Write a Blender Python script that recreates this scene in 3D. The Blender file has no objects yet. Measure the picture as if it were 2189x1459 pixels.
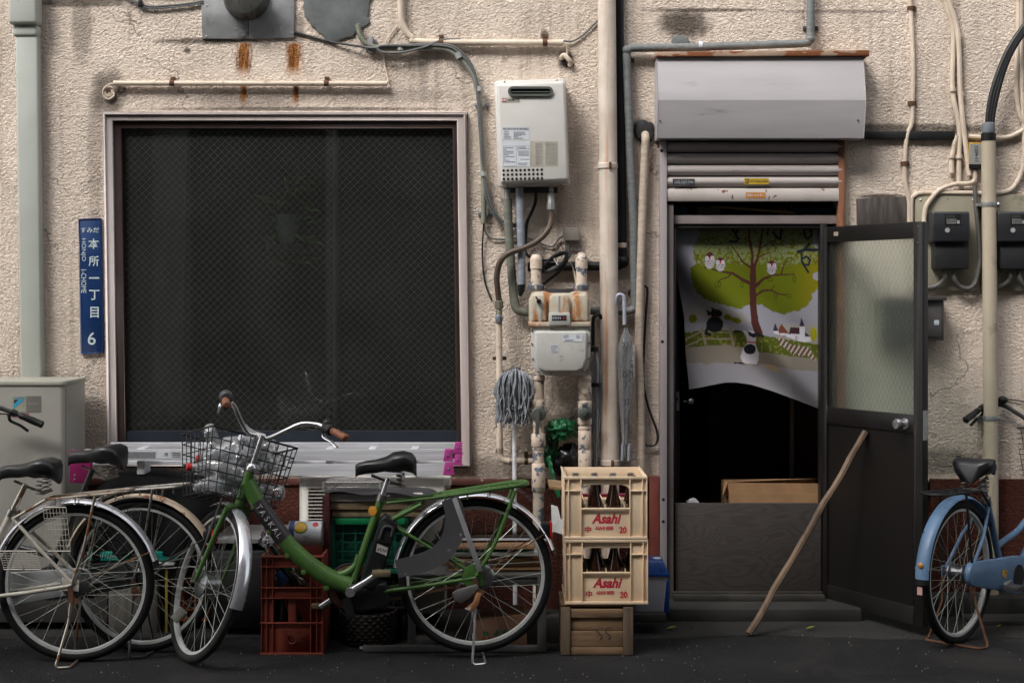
import bpy, bmesh, math, random
import numpy as np
from mathutils import Vector, Matrix, noise
random.seed(7)
scene = bpy.context.scene
COL = scene.collection
R_ = math.radians
# ---------------------------------------------------------------- camera
F, D, H, CX, HY = 3336.0, 8.0, 1.6, 1094.5, 637.0     # focal length (px of a 2189 px frame), distance, eye height
cam = bpy.data.cameras.new('camera'); cam_o = bpy.data.objects.new('camera', cam); COL.objects.link(cam_o)
cam_o.location = (0, -D, H); cam_o.rotation_euler = (R_(90), 0, 0)
cam.sensor_width = 36; cam.lens = F/2189*36; cam.shift_y = -(729.5-HY)/2189
cam.clip_start = .1; cam.clip_end = 2000
scene.camera = cam_o
# ---------------------------------------------------------------- sky, sun, exposure (overcast)
SUN_EL, SUN_AZ = 45, -38            # degrees; azimuth from the street side (-Y), negative = towards the left
sd = Vector((math.cos(R_(SUN_EL))*math.sin(R_(SUN_AZ)), -math.cos(R_(SUN_EL))*math.cos(R_(SUN_AZ)), math.sin(R_(SUN_EL))))
world = bpy.data.worlds.new('World'); scene.world = world; world.use_nodes = True
nt = world.node_tree; nt.nodes.clear()
sky = nt.nodes.new('ShaderNodeTexSky'); sky.sky_type = 'NISHITA'; sky.sun_disc = False
sky.sun_elevation = R_(SUN_EL); sky.sun_rotation = math.atan2(sd.x, sd.y)
sky.dust_density = 4.0; sky.air_density = 1.2
hsv = nt.nodes.new('ShaderNodeHueSaturation'); hsv.inputs['Saturation'].default_value = .16
bg = nt.nodes.new('ShaderNodeBackground'); bg.inputs['Strength'].default_value = .15
wo = nt.nodes.new('ShaderNodeOutputWorld')
nt.links.new(sky.outputs[0], hsv.inputs['Color']); nt.links.new(hsv.outputs[0], bg.inputs[0]); nt.links.new(bg.outputs[0], wo.inputs[0])
sun = bpy.data.lights.new('sun', 'SUN'); sun.energy = 1.35; sun.angle = R_(22); sun.color = (1, .955, .9)
sun_o = bpy.data.objects.new('sun', sun); COL.objects.link(sun_o); sun_o.location = (-3, -6, 9)
sun_o.rotation_euler = sd.to_track_quat('Z', 'Y').to_euler()
vs = scene.view_settings; vs.view_transform = 'Standard'; vs.look = 'None'; vs.exposure = 1.2; vs.gamma = 1; vs.use_curve_mapping = False
scene.cycles.max_bounces = 10; scene.cycles.transparent_max_bounces = 24
# ---------------------------------------------------------------- helpers
def X(px, d=0): return (px-CX)/F*(D-d)
def Z(py, d=0): return H-(py-HY)/F*(D-d)
def P(px, py, d=0): return Vector((X(px, d), -d, Z(py, d)))
def S(n, d=0): return n/F*(D-d)
def C(r, g, b):
    f = lambda c: (c/255/12.92 if c/255 <= .04045 else ((c/255+.055)/1.055)**2.4)
    return (f(r), f(g), f(b))
MATS = {}
class NT:
    """small wrapper that makes node graphs short to write"""
    def __init__(s, m): s.t = m.node_tree; s.n = s.t.nodes; s.l = s.t.links
    def new(s, kind, **kw):
        n = s.n.new(kind)
        for k, v in kw.items(): setattr(n, k, v)
        return n
    def set(s, sock, v):
        if hasattr(v, 'is_linked') or hasattr(v, 'links'): s.l.new(v, sock)
        else: sock.default_value = v
    def math(s, op, a, b=0.0, c=None, clamp=False):
        n = s.new('ShaderNodeMath', operation=op); n.use_clamp = clamp
        s.set(n.inputs[0], a); s.set(n.inputs[1], b)
        if c is not None: s.set(n.inputs[2], c)
        return n.outputs[0]
    def noise(s, co, scale, detail=4, rough=.55, dist=0):
        n = s.new('ShaderNodeTexNoise'); s.l.new(co, n.inputs['Vector']); n.inputs['Scale'].default_value = scale
        n.inputs['Detail'].default_value = detail; n.inputs['Roughness'].default_value = rough; n.inputs['Distortion'].default_value = dist
        return n.outputs['Fac']
    def ramp(s, v, a, b, lo=0.0, hi=1.0, smooth=True):
        n = s.new('ShaderNodeMapRange'); n.interpolation_type = 'SMOOTHSTEP' if smooth else 'LINEAR'; n.clamp = True
        s.set(n.inputs['Value'], v); n.inputs['From Min'].default_value = a; n.inputs['From Max'].default_value = b
        n.inputs['To Min'].default_value = lo; n.inputs['To Max'].default_value = hi
        return n.outputs['Result']
    def mix(s, f, a, b):
        n = s.new('ShaderNodeMix', data_type='RGBA')
        s.set(n.inputs[0], f)
        for k, v in ((6, a), (7, b)):
            if isinstance(v, tuple): n.inputs[k].default_value = (*v[:3], 1)
            else: s.l.new(v, n.inputs[k])
        return n.outputs[2]
    def scaled(s, co, sx, sy, sz):
        n = s.new('ShaderNodeVectorMath', operation='MULTIPLY'); s.l.new(co, n.inputs[0]); n.inputs[1].default_value = (sx, sy, sz)
        return n.outputs[0]
    def bump(s, h, strength, dist=.002):
        n = s.new('ShaderNodeBump'); n.inputs['Strength'].default_value = strength; n.inputs['Distance'].default_value = dist
        s.l.new(h, n.inputs['Height']); return n.outputs[0]
def newmat(name):
    m = bpy.data.materials.new(name); m.use_nodes = True; g = NT(m)
    b = m.node_tree.nodes['Principled BSDF']; return m, g, b
def coords(g, rand=True):
    tc = g.new('ShaderNodeTexCoord')
    if not rand: return tc.outputs['Object']
    oi = g.new('ShaderNodeObjectInfo'); v = g.new('ShaderNodeVectorMath', operation='ADD'); m = g.math('MULTIPLY', oi.outputs['Random'], 17.0)
    g.l.new(tc.outputs['Object'], v.inputs[0]); g.l.new(m, v.inputs[1]); return v.outputs[0]
def M(name, col, rough=.55, metal=0.0, var=.14, vs=9, bump=0.0, bs=90, dirt=None, chip=None, stretch=None, spec=.5, coat=0, ramp=None):
    """plain worn material: base colour with noise, optional dirt (col, amount, scale) and chips/rust (col, amount, scale)"""
    if name in MATS: return MATS[name]
    m, g, b = newmat(name); co = coords(g)
    if stretch: co = g.scaled(co, *stretch)
    n1 = g.noise(co, vs, 5)
    lo = tuple(c*(1-var) for c in col); hi = tuple(min(1, c*(1+var)) for c in col)
    out = g.mix(g.ramp(n1, .3, .7), lo, hi)
    rg = g.math('ADD', g.math('MULTIPLY', n1, .25), rough-.125)
    if dirt:
        d = g.ramp(g.noise(co, dirt[2], 6, .65), .75-dirt[1]*.5, .85-dirt[1]*.3)
        out = g.mix(g.math('MULTIPLY', d, .8), out, dirt[0])
    if chip:
        k = g.ramp(g.noise(co, chip[2], 7, .6), .72-chip[1]*.4, .745-chip[1]*.4)
        out = g.mix(k, out, chip[0]); rg = g.math('ADD', rg, g.math('MULTIPLY', k, .2))
        if metal: b.inputs['Metallic'].default_value = metal; g.l.new(g.math('MULTIPLY', g.math('SUBTRACT', 1.0, k), metal), b.inputs['Metallic'])
    elif metal: b.inputs['Metallic'].default_value = metal
    g.l.new(out, b.inputs['Base Color']); g.l.new(rg, b.inputs['Roughness']); b.inputs['Specular IOR Level'].default_value = spec
    if coat: b.inputs['Coat Weight'].default_value = coat; b.inputs['Coat Roughness'].default_value = .15
    if bump: g.l.new(g.bump(g.noise(co, bs, 4), bump), b.inputs['Normal'])
    MATS[name] = m; return m
def clearmat(name, tint=(1, 1, 1), gloss=.25, rough=.12, bump=0.0, bs=30, pale_film=0.0, dcol=None):
    """thin clear plastic or glass: transparent film with a reflecting skin"""
    if name in MATS: return MATS[name]
    m, g, b = newmat(name); g.n.remove(b); out = g.n['Material Output']
    t = g.new('ShaderNodeBsdfTransparent'); t.inputs[0].default_value = (*tint, 1)
    r = g.new('ShaderNodeBsdfGlossy'); r.inputs['Roughness'].default_value = rough
    f = g.new('ShaderNodeFresnel'); f.inputs['IOR'].default_value = 1.45
    mx = g.new('ShaderNodeMixShader'); g.l.new(g.math('ADD', f.outputs[0], gloss-.04, clamp=True), mx.inputs[0])
    g.l.new(t.outputs[0], mx.inputs[1]); g.l.new(r.outputs[0], mx.inputs[2]); g.l.new(mx.outputs[0], out.inputs[0])
    if pale_film:  # mixes an uneven pale diffuse film over the clear skin
        df = g.new('ShaderNodeBsdfDiffuse'); df.inputs[0].default_value = (*(dcol or (.5, .49, .46)), 1); m2 = g.new('ShaderNodeMixShader')
        g.l.new(g.math('MULTIPLY', g.ramp(g.noise(coords(g), 2.5, 5), .2, .8, .5, 1.4), pale_film), m2.inputs[0]); g.l.new(mx.outputs[0], m2.inputs[1]); g.l.new(df.outputs[0], m2.inputs[2]); g.l.new(m2.outputs[0], out.inputs[0])
    if bump:
        nb = g.bump(g.noise(coords(g), bs, 3), bump, .01); g.l.new(nb, r.inputs['Normal']); g.l.new(nb, f.inputs['Normal'])
    MATS[name] = m; return m
WO = {}                       # world origin of every parent whose children are given in world coordinates
def tag(o, label, cat, group=None, kind=None):
    if label: o['label'] = label
    if cat: o['category'] = cat
    if group: o['group'] = group
    if kind: o['kind'] = kind
    return o
def thing(name, label, cat, loc=(0, 0, 0), rotz=0.0, group=None, local=False, rot=None):
    o = bpy.data.objects.new(name, None); COL.objects.link(o); o.empty_display_size = .05
    o.location = loc; o.rotation_euler = rot or (0, 0, rotz)
    WO[o] = Vector((0, 0, 0)) if local else Vector(loc)
    return tag(o, label, cat, group)
def sub(name, parent):
    o = bpy.data.objects.new(name, None); COL.objects.link(o); o.parent = parent; WO[o] = WO[parent]; o.empty_display_size = .03; return o
def catmull(pts, k=6, closed=False):
    pts = [Vector(p) for p in pts]; n = len(pts); out = []
    if n < 3: return pts
    for i in range(n if closed else n-1):
        p0 = pts[(i-1) % n] if closed or i > 0 else pts[0]*2-pts[1]
        p1, p2 = pts[i], pts[(i+1) % n]
        p3 = pts[(i+2) % n] if closed or i+2 < n else pts[-1]*2-pts[-2]
        for j in range(k):
            t = j/k
            out.append(.5*((2*p1)+(p2-p0)*t+(2*p0-5*p1+4*p2-p3)*t*t+(3*p1-p0-3*p2+p3)*t**3))
    if not closed: out.append(pts[-1])
    return out
def rounded(pts, r, k=4):
    """polyline with its corners rounded off"""
    pts = [Vector(p) for p in pts]; out = [pts[0]]
    for i in range(1, len(pts)-1):
        a, b, c = pts[i-1], pts[i], pts[i+1]
        r1 = min(r, (a-b).length*.48, (c-b).length*.48)
        s, e = b+(a-b).normalized()*r1, b+(c-b).normalized()*r1
        for j in range(k+1):
            t = j/k; out.append(s*(1-t)**2+b*2*t*(1-t)+e*t*t)
    out.append(pts[-1]); return out
_font = {}
def glyphs(body, bold=0.0):
    key = (body, bold)
    if key not in _font:
        c = bpy.data.curves.new('lettering', 'FONT'); c.body = body; c.size = 1; c.offset = bold; c.resolution_u = 3
        o = bpy.data.objects.new('lettering', c); COL.objects.link(o); bpy.context.view_layer.update()
        me = bpy.data.meshes.new_from_object(o)
        _font[key] = ([tuple(v.co) for v in me.vertices], [tuple(p.vertices) for p in me.polygons])
        bpy.data.objects.remove(o); bpy.data.curves.remove(c); bpy.data.meshes.remove(me)
    return _font[key]
class MB:
    def __init__(s, m=None): s.v = []; s.f = []; s.m = m
    def add(s, vs, fs):
        b = len(s.v); s.v += [(s.m @ Vector(p)) if s.m else Vector(p) for p in vs]; s.f += [tuple(i+b for i in f) for f in fs]; return s
    def box(s, x0, x1, y0, y1, z0, z1):
        if x0 > x1: x0, x1 = x1, x0
        if y0 > y1: y0, y1 = y1, y0
        if z0 > z1: z0, z1 = z1, z0
        return s.add([(x, y, z) for z in (z0, z1) for y in (y0, y1) for x in (x0, x1)], [(0, 2, 3, 1), (4, 5, 7, 6), (0, 1, 5, 4), (2, 6, 7, 3), (0, 4, 6, 2), (1, 3, 7, 5)])
    def pbox(s, px0, px1, py0, py1, d0, d1):
        """box whose front face (nearest the street, at d1) spans the given rectangle"""
        return s.box(X(px0, d1), X(px1, d1), -d1, -d0, Z(py1, d1), Z(py0, d1))
    def bar(s, a, b, w, t, up=(0, 0, 1)):
        """square bar from a to b: w across, t in the direction of up"""
        a, b = Vector(a), Vector(b); x = (b-a).normalized(); u = Vector(up); y = u.cross(x)
        if y.length < 1e-6: y = Vector((0, 1, 0)).cross(x)
        y.normalize(); u = x.cross(y)
        q = [e+y*(i*w/2)+u*(j*t/2) for e in (a, b) for j in (-1, 1) for i in (-1, 1)]
        return s.add(q, [(0, 1, 3, 2), (4, 6, 7, 5), (0, 4, 5, 1), (2, 3, 7, 6), (0, 2, 6, 4), (1, 5, 7, 3)])
    def tube(s, pts, r, n=8, closed=False, rf=None, cap=True, flat=1.0):
        pts = [Vector(p) for p in pts]; k = len(pts); vs = []; fs = []
        t0 = (pts[1]-pts[0]).normalized(); nrm = t0.orthogonal().normalized()
        if abs(t0.z) < .95:
            nrm = (Vector((0, 0, 1))-t0*t0.z).normalized()
        for i, p in enumerate(pts):
            a = pts[(i-1) % k] if closed or i > 0 else p; b = pts[(i+1) % k] if closed or i < k-1 else p
            t = (b-a).normalized() if (b-a).length > 1e-9 else t0
            nrm = nrm-t*nrm.dot(t); nrm = nrm.normalized() if nrm.length > 1e-6 else t.orthogonal().normalized()
            bi = t.cross(nrm); rr = (rf(i, k) if rf else 1)*(r[i] if isinstance(r, (list, tuple)) else r)
            vs += [p+nrm*(rr*math.cos(2*math.pi*j/n))+bi*(flat*rr*math.sin(2*math.pi*j/n)) for j in range(n)]
        for i in range(k if closed else k-1):
            for j in range(n):
                a, b = i*n+j, i*n+(j+1) % n; c, d = ((i+1) % k)*n+(j+1) % n, ((i+1) % k)*n+j
                fs.append((a, b, c, d))
        if cap and not closed: fs.append(tuple(range(n-1, -1, -1))); fs.append(tuple((k-1)*n+j for j in range(n)))
        return s.add(vs, fs)
    def lathe(s, prof, o=(0, 0, 0), ax=(0, 0, 1), n=20, a0=0, a1=360, cap=True):
        """profile [(radius, height)] turned about the axis ax through o"""
        o = Vector(o); w = Vector(ax).normalized(); u = w.orthogonal().normalized(); v = w.cross(u); full = abs(a1-a0) >= 359.9
        m = n if full else n+1; k = len(prof); vs = []; fs = []
        for (r, h) in prof:
            for j in range(m):
                t = R_(a0+(a1-a0)*j/n); vs.append(o+w*h+u*(r*math.cos(t))+v*(r*math.sin(t)))
        for i in range(k-1):
            for j in range(n):
                j2 = (j+1) % m; fs.append((i*m+j, i*m+j2, (i+1)*m+j2, (i+1)*m+j))
        if cap and full:
            if prof[0][0] > 1e-5: fs.append(tuple(range(m-1, -1, -1)))
            if prof[-1][0] > 1e-5: fs.append(tuple((k-1)*m+j for j in range(m)))
        return s.add(vs, fs)
    def cyl(s, a, b, r, n=12): a = Vector(a); b = Vector(b); return s.lathe([(r, 0), (r, (b-a).length)], a, b-a, n)
    def ball(s, c, r, n=10, sx=1, sy=1, sz=1):
        vs, fs = [], []; k = max(4, n//2)
        for i in range(k+1):
            t = math.pi*i/k
            for j in range(n): p = 2*math.pi*j/n; vs.append((c[0]+sx*r*math.sin(t)*math.cos(p), c[1]+sy*r*math.sin(t)*math.sin(p), c[2]+sz*r*math.cos(t)))
        for i in range(k):
            for j in range(n): fs.append((i*n+j, (i+1)*n+j, (i+1)*n+(j+1) % n, i*n+(j+1) % n))
        return s.add(vs, fs)
    def prism(s, poly, y0, y1):
        """polygon [(x, z)] given thickness from y0 (front) to y1 (back)"""
        n = len(poly); ar = sum(poly[i][0]*poly[(i+1) % n][1]-poly[(i+1) % n][0]*poly[i][1] for i in range(n))
        if ar < 0: poly = poly[::-1]
        vs = [(x, y0, z) for x, z in poly]+[(x, y1, z) for x, z in poly]
        fs = [tuple(range(n)), tuple(range(2*n-1, n-1, -1))]+[(i, i+n, (i+1) % n+n, (i+1) % n) for i in range(n)]
        return s.add(vs, fs)
    def ring(s, outer, inner, y0, y1):
        """mitred frame between two quads [(x, z)] (same order), from y0 (front) to y1 (back)"""
        n = len(outer)
        for i in range(n):
            j = (i+1) % n; q = [outer[i], outer[j], inner[j], inner[i]]; s.prism(q, y0, y1)
        return s
    def text(s, body, x, z, y, w=None, h=None, bold=0.0, rot=0, shear=0.0, M=None):
        """flat lettering that faces the street, its bounding box centred on (x, z)"""
        vs, fs = glyphs(body, bold)
        if not vs: return s
        x0, x1 = min(v[0] for v in vs), max(v[0] for v in vs); y0, y1 = min(v[1] for v in vs), max(v[1] for v in vs)
        kx = w/(x1-x0) if w else None; ky = h/(y1-y0) if h else None
        kx = kx or ky; ky = ky or kx; ca, sa = math.cos(R_(rot)), math.sin(R_(rot)); q = []
        for v in vs:
            a, b = (v[0]-(x0+x1)/2)*kx, (v[1]-(y0+y1)/2)*ky; a += shear*b
            q.append((x+a*ca-b*sa, y, z+a*sa+b*ca))
        return s.add([M @ Vector(p) for p in q] if M else q, fs)
    def micro(s, x0, x1, z0, z1, y, rows, seed=1, fill=.8):
        """rows of print too small to read"""
        rn = random.Random(seed); dz = (z1-z0)/rows
        for i in range(rows):
            z = z1-dz*(i+.5); x = x0; end = x1-(x1-x0)*rn.random()*(1-fill)*2
            while x < end:
                w = (x1-x0)*rn.uniform(.04, .16); w = min(w, end-x)
                s.add([(x, y, z-dz*.2), (x+w, y, z-dz*.2), (x+w, y, z+dz*.2), (x, y, z+dz*.2)], [(0, 1, 2, 3)]); x += w+(x1-x0)*.025
        return s
    def quad(s, x0, x1, z0, z1, y): return s.add([(x0, y, z0), (x1, y, z0), (x1, y, z1), (x0, y, z1)], [(0, 1, 2, 3)])
    def build(s, name, mat, parent=None, bevel=0.0, seg=2, smooth=True, ang=38, kind=None, label=None, cat=None, group=None, loc=None):
        me = bpy.data.meshes.new(name)
        off = WO.get(parent, Vector((0, 0, 0))) if parent else Vector(loc or (0, 0, 0))
        me.from_pydata([tuple(v-off) for v in s.v], [], s.f); me.update()
        if bevel:
            bm = bmesh.new(); bm.from_mesh(me); bmesh.ops.remove_doubles(bm, verts=bm.verts, dist=1e-6)
            ed = [e for e in bm.edges if len(e.link_faces) == 2 and e.calc_face_angle(0) > .5]
            bmesh.ops.bevel(bm, geom=ed, offset=bevel, segments=seg, profile=.5, affect='EDGES', clamp_overlap=True)
            bm.to_mesh(me); bm.free()
        if smooth:
            me.polygons.foreach_set('use_smooth', [True]*len(me.polygons)); me.set_sharp_from_angle(angle=R_(ang))
        me.materials.append(mat)
        o = bpy.data.objects.new(name, me); COL.objects.link(o)
        if parent: o.parent = parent; WO[o] = WO[parent]
        else: o.location = off; WO[o] = off
        tag(o, label, cat, group, kind); return o
def copy_tree(o, parent=None, **kw):
    c = o.copy(); COL.objects.link(c); c.parent = parent
    for k, v in kw.items(): c[k] = v
    for ch in list(o.children): copy_tree(ch, c)
    return c
def pp(l): return [P(*q) for q in l]
# ---------------------------------------------------------------- shared materials
RUST = C(92, 60, 40)
m_cream = M('cream_paint', C(206, 190, 172), .5, var=.1, dirt=(C(120, 105, 90), .35, 14), bump=.25)
m_chipped = M('chipped_cream_paint', C(208, 190, 172), .5, var=.08, chip=(C(96, 104, 118), .44, 20), bump=.2)
m_grey_tape = M('grey_tape', C(112, 116, 116), .6, var=.18, vs=20, stretch=(1, 1, 3), dirt=(C(70, 70, 66), .3, 10), bump=.3)
m_gtape2 = M('pale_blue_tape', C(132, 136, 146), .5, var=.15, vs=18, stretch=(1, 1, 3), bump=.3)
m_olive_tape = M('olive_grey_tape', C(112, 114, 104), .6, var=.15, vs=18, stretch=(1, 1, 3), bump=.3)
m_ctape = M('cream_tape', C(184, 168, 152), .6, var=.14, vs=20, stretch=(1, 1, 3), dirt=(C(110, 96, 84), .3, 12), bump=.3)
m_black = M('black_plastic', C(20, 20, 21), .5, var=.2, bump=.1, spec=.35)
m_blackr = M('black_rubber', C(20, 20, 21), .65, var=.25, vs=25, bump=.15, dirt=(C(60, 58, 55), .2, 20))
m_dkgrey = M('dark_grey_plastic', C(58, 58, 60), .5, var=.2, bump=.1)
m_rust = M('rusty_steel', RUST, .8, var=.4, vs=30, bump=.4, dirt=(C(60, 40, 28), .5, 30))
m_galv = M('galvanised_steel', C(150, 152, 152), .42, .5, var=.2, vs=14, dirt=(C(80, 78, 74), .35, 9))
m_steel = M('dull_steel', C(150, 148, 144), .35, .9, var=.2, vs=25, chip=(RUST, .3, 28))
m_chrome = M('chrome', C(214, 214, 216), .16, .85, var=.08, vs=20)
m_alu = M('aluminium', C(218, 218, 222), .42, .25, var=.1, vs=12, stretch=(.2, 1, 6))
m_white_pl = M('white_plastic', C(196, 196, 192), .45, var=.08, dirt=(C(130, 124, 112), .25, 10))
m_ink = M('print_black', C(40, 40, 46), .6, var=.05)
m_paper = M('white_sticker', C(205, 210, 216), .5, var=.05)
m_card = M('cardboard', C(150, 116, 82), .85, var=.12, vs=12, bump=.15)
m_cable = M('grey_cable', C(96, 98, 98), .55, var=.12)
m_bcable = M('black_cable', C(24, 24, 26), .5, var=.12)
m_hole = M('dark_hole', C(14, 13, 14), .9, var=.1)
# ================================================================ ground
def asphalt():
    m, g, b = newmat('asphalt'); co = coords(g, False)
    n1 = g.noise(co, 2.2, 6, .6); n2 = g.noise(co, 190, 5, .7); v = g.new('ShaderNodeTexVoronoi'); g.l.new(co, v.inputs['Vector']); v.inputs['Scale'].default_value = 60
    base = g.mix(g.ramp(n1, .35, .7), C(14, 14, 15), C(30, 30, 31))
    base = g.mix(g.ramp(g.noise(co, 90, 5, .7), .48, .66, 0, .8), base, C(46, 45, 44))
    sp = g.math('MULTIPLY', g.ramp(v.outputs['Distance'], .10, .04), g.ramp(g.noise(co, 23, 2), .64, .7))
    nn = g.new('ShaderNodeTexNoise'); nn.inputs['Scale'].default_value = 2.2; nn.inputs['Detail'].default_value = 6; g.l.new(co, nn.inputs['Vector'])
    wv = g.new('ShaderNodeVectorMath', operation='ADD'); g.l.new(co, wv.inputs[0]); g.l.new(g.scaled(nn.outputs['Color'], .5, .5, .5), wv.inputs[1])
    vc = g.new('ShaderNodeTexVoronoi', feature='DISTANCE_TO_EDGE'); vc.inputs['Scale'].default_value = .75; g.l.new(wv.outputs[0], vc.inputs['Vector'])
    base = g.mix(g.math('MULTIPLY', g.ramp(vc.outputs['Distance'], .012, .003), .7), base, C(8, 8, 8))
    base = g.mix(g.ramp(g.noise(co, 1.1, 4, .6, .6), .5, .62, 0, .55), base, C(46, 44, 42))
    base = g.mix(g.math('MULTIPLY', sp, .8), base, C(140, 138, 128))
    g.l.new(base, b.inputs['Base Color']); b.inputs['Roughness'].default_value = .85; b.inputs['Specular IOR Level'].default_value = .3
    g.l.new(g.bump(g.math('ADD', n2, g.math('MULTIPLY', v.outputs['Distance'], .8)), .8, .006), b.inputs['Normal']); return m
m_asph = asphalt()
g0 = MB(); g0.add([(-400, -400, 0), (400, -400, 0), (400, 400, 0), (-400, 400, 0)], [(0, 1, 2, 3)])
g0.build('road', m_asph, kind='structure', smooth=False)
m_conc = M('old_concrete', C(46, 44, 41), .9, var=.3, vs=5, bump=.6, bs=60, dirt=(C(40, 38, 35), .55, 4))
m_strip = M('dirty_concrete_strip', C(38, 36, 33), .95, var=.35, vs=4, bump=.8, bs=70, dirt=(C(30, 29, 27), .55, 3))
# concrete apron along the wall with an uneven front edge
rn = random.Random(3); ap = MB(); xs = [i*.06-7 for i in range(170)]
fr = [-(.60+.16*noise.noise(Vector((x*1.3, 4, 0)))+.05*noise.noise(Vector((x*6, 1, 0)))) for x in xs]
vs_, fs_ = [], []
for x, y in zip(xs, fr): vs_ += [(x, y-.05, .001), (x, y, .006), (x, .0, .012)]
for i in range(len(xs)-1): a = i*3; fs_ += [(a, a+3, a+4, a+1), (a+1, a+4, a+5, a+2)]
ap.add(vs_, fs_); ap.build('pavement', m_strip, kind='structure')
# ================================================================ house
house = thing('house', 'old pinkish stucco house front with dark window and open doorway', 'building')
RUSTS = [(X(521), Z(92), Z(172), .036), (X(628), Z(92), Z(172), .042), (X(521), Z(172), Z(236), .018), (X(632), Z(172), Z(236), .016)]
GRIME_SHADE = [  # dark grime patches, plus the heater's shadow painted at its right: centre, radii, strength
    (X(1462), Z(52), .15, .09, .9), (X(232), Z(200), .10, .14, .75), (X(175), Z(60), .06, .2, .5), (X(205), Z(330), .05, .45, .35), (X(1210), Z(130), .05, .06, .9),
    (X(1165), Z(75), .025, .03, .8), (X(530), Z(215), .3, .06, .45), (X(800), Z(205), .5, .05, .3), (X(400), Z(108), .02, .02, .8), (X(905), Z(140), .03, .2, .35),
    (X(1035), Z(1008), .35, .09, .55), (X(1250), Z(960), .3, .2, .55), (X(1245), Z(330), .07, .25, .25), (X(1940), Z(275), .5, .03, .8), (X(1885), Z(420), .15, .015, .9),
    (X(2045), Z(140), .03, .5, .45), (X(440), Z(88), .3, .02, .8), (X(640), Z(60), .03, .1, .5), (X(1500), Z(22), .35, .012, .8), (X(1800), Z(25), .4, .012, .5),
    (X(2010), Z(985), .2, .08, .6), (X(195), Z(900), .1, .3, .3), (X(640), Z(233), .9, .012, .7), (X(1372), Z(275), .07, .06, .7), (X(790), Z(95), .04, .05, .6),
    (X(1110), Z(505), .1, .12, .3), (X(180), Z(6), .3, .03, .8), (X(520), Z(-4), 1.2, .02, .6), (X(2100), Z(300), .25, .1, .4)]
def stucco(name, base, disp=True, stains_and_shade=True):
    m, g, b = newmat(name); co = coords(g, False)
    sx = g.new('ShaderNodeSeparateXYZ'); g.l.new(co, sx.inputs[0]); x, z = sx.outputs[0], sx.outputs[2]
    big = g.noise(co, 1.3, 5, .6); mid = g.noise(co, 9, 5, .6); streak = g.noise(g.scaled(co, 14, 14, .9), 1.0, 5, .6)
    col = g.mix(g.ramp(big, .3, .72), tuple(c*.84 for c in base), tuple(min(1, c*1.08) for c in base))
    col = g.mix(g.ramp(mid, .52, .8, 0, .4), col, tuple(c*.62 for c in base))
    col = g.mix(g.ramp(streak, .5, .75, 0, .6), col, tuple(c*f for c, f in zip(base, (.5, .47, .43))))
    if stains_and_shade:
        nz = g.noise(co, 16, 6, .7)
        for (cx, cz, rx, rz, k) in GRIME_SHADE:
            dx = g.math('DIVIDE', g.math('SUBTRACT', x, cx), rx); dz = g.math('DIVIDE', g.math('SUBTRACT', z, cz), rz)
            q = g.math('ADD', g.math('MULTIPLY', dx, dx), g.math('MULTIPLY', dz, dz))
            f = g.math('MULTIPLY', g.ramp(g.math('ADD', q, g.math('MULTIPLY', g.math('SUBTRACT', nz, .5), 1.6)), 1.25, .1), k)
            col = g.mix(f, col, C(70, 62, 54))
        sn = g.noise(g.scaled(co, 44, 44, 8), 1.0, 6, .75)
        for (cx, z1, z0, w) in RUSTS:
            dx = g.math('DIVIDE', g.math('ABSOLUTE', g.math('SUBTRACT', x, cx)), w)
            q = g.math('ADD', dx, g.math('MULTIPLY', g.math('SUBTRACT', sn, .5), 3.2))
            inz = g.math('MULTIPLY', g.ramp(z, z0, z0+.08), g.ramp(z, z1+.01, z1-.01))
            f = g.math('MULTIPLY', g.math('MULTIPLY', g.ramp(q, 1.5, .3), inz), 1.0)
            col = g.mix(f, col, g.mix(g.ramp(sn, .35, .6), C(84, 50, 26), C(172, 112, 54)))
        # hairline cracks
        vr = g.new('ShaderNodeTexVoronoi', feature='DISTANCE_TO_EDGE'); vr.inputs['Scale'].default_value = .9
        wv = g.new('ShaderNodeVectorMath', operation='ADD'); nn = g.new('ShaderNodeTexNoise'); nn.inputs['Scale'].default_value = 5; nn.inputs['Detail'].default_value = 6; g.l.new(co, nn.inputs['Vector'])
        g.l.new(g.scaled(co, 1, 0, 1), wv.inputs[0]); g.l.new(g.scaled(nn.outputs['Color'], .35, .35, .35), wv.inputs[1]); g.l.new(wv.outputs[0], vr.inputs['Vector'])
        cr = g.math('MULTIPLY', g.ramp(vr.outputs['Distance'], .0045, .0015), g.ramp(g.noise(co, 1.9, 3), .47, .54))
        col = g.mix(g.math('MULTIPLY', cr, .55), col, C(60, 50, 44))
    g.l.new(col, b.inputs['Base Color']); b.inputs['Roughness'].default_value = .88; b.inputs['Specular IOR Level'].default_value = .25
    # relief: flattened lumps with worm-like gaps, finer grit on top
    st = g.scaled(co, 1, 1, 1.35)
    l1 = g.ramp(g.noise(st, 66, 3, .55, .8), .38, .60); l2 = g.noise(st, 150, 4, .65); l3 = g.noise(co, 7, 2)
    h = g.math('ADD', g.math('MULTIPLY', l1, g.ramp(l3, .3, .62, .7, 1.0)), g.math('MULTIPLY', l2, .55))
    if disp:
        dp = g.new('ShaderNodeDisplacement'); dp.inputs['Scale'].default_value = .0047; dp.inputs['Midlevel'].default_value = .55
        g.l.new(h, dp.inputs['Height']); g.l.new(dp.outputs[0], g.n['Material Output'].inputs['Displacement'])
        m.displacement_method = 'BOTH'
    else: g.l.new(g.bump(h, 1.0, .006), b.inputs['Normal'])
    return m
WALLC = C(221, 206, 192)
m_wall = stucco('pink_stucco', WALLC); m_plain = stucco('pink_stucco_plain', WALLC, False, False)
m_dado = stucco('red_brown_stucco', C(92, 50, 40), False, False)
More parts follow.
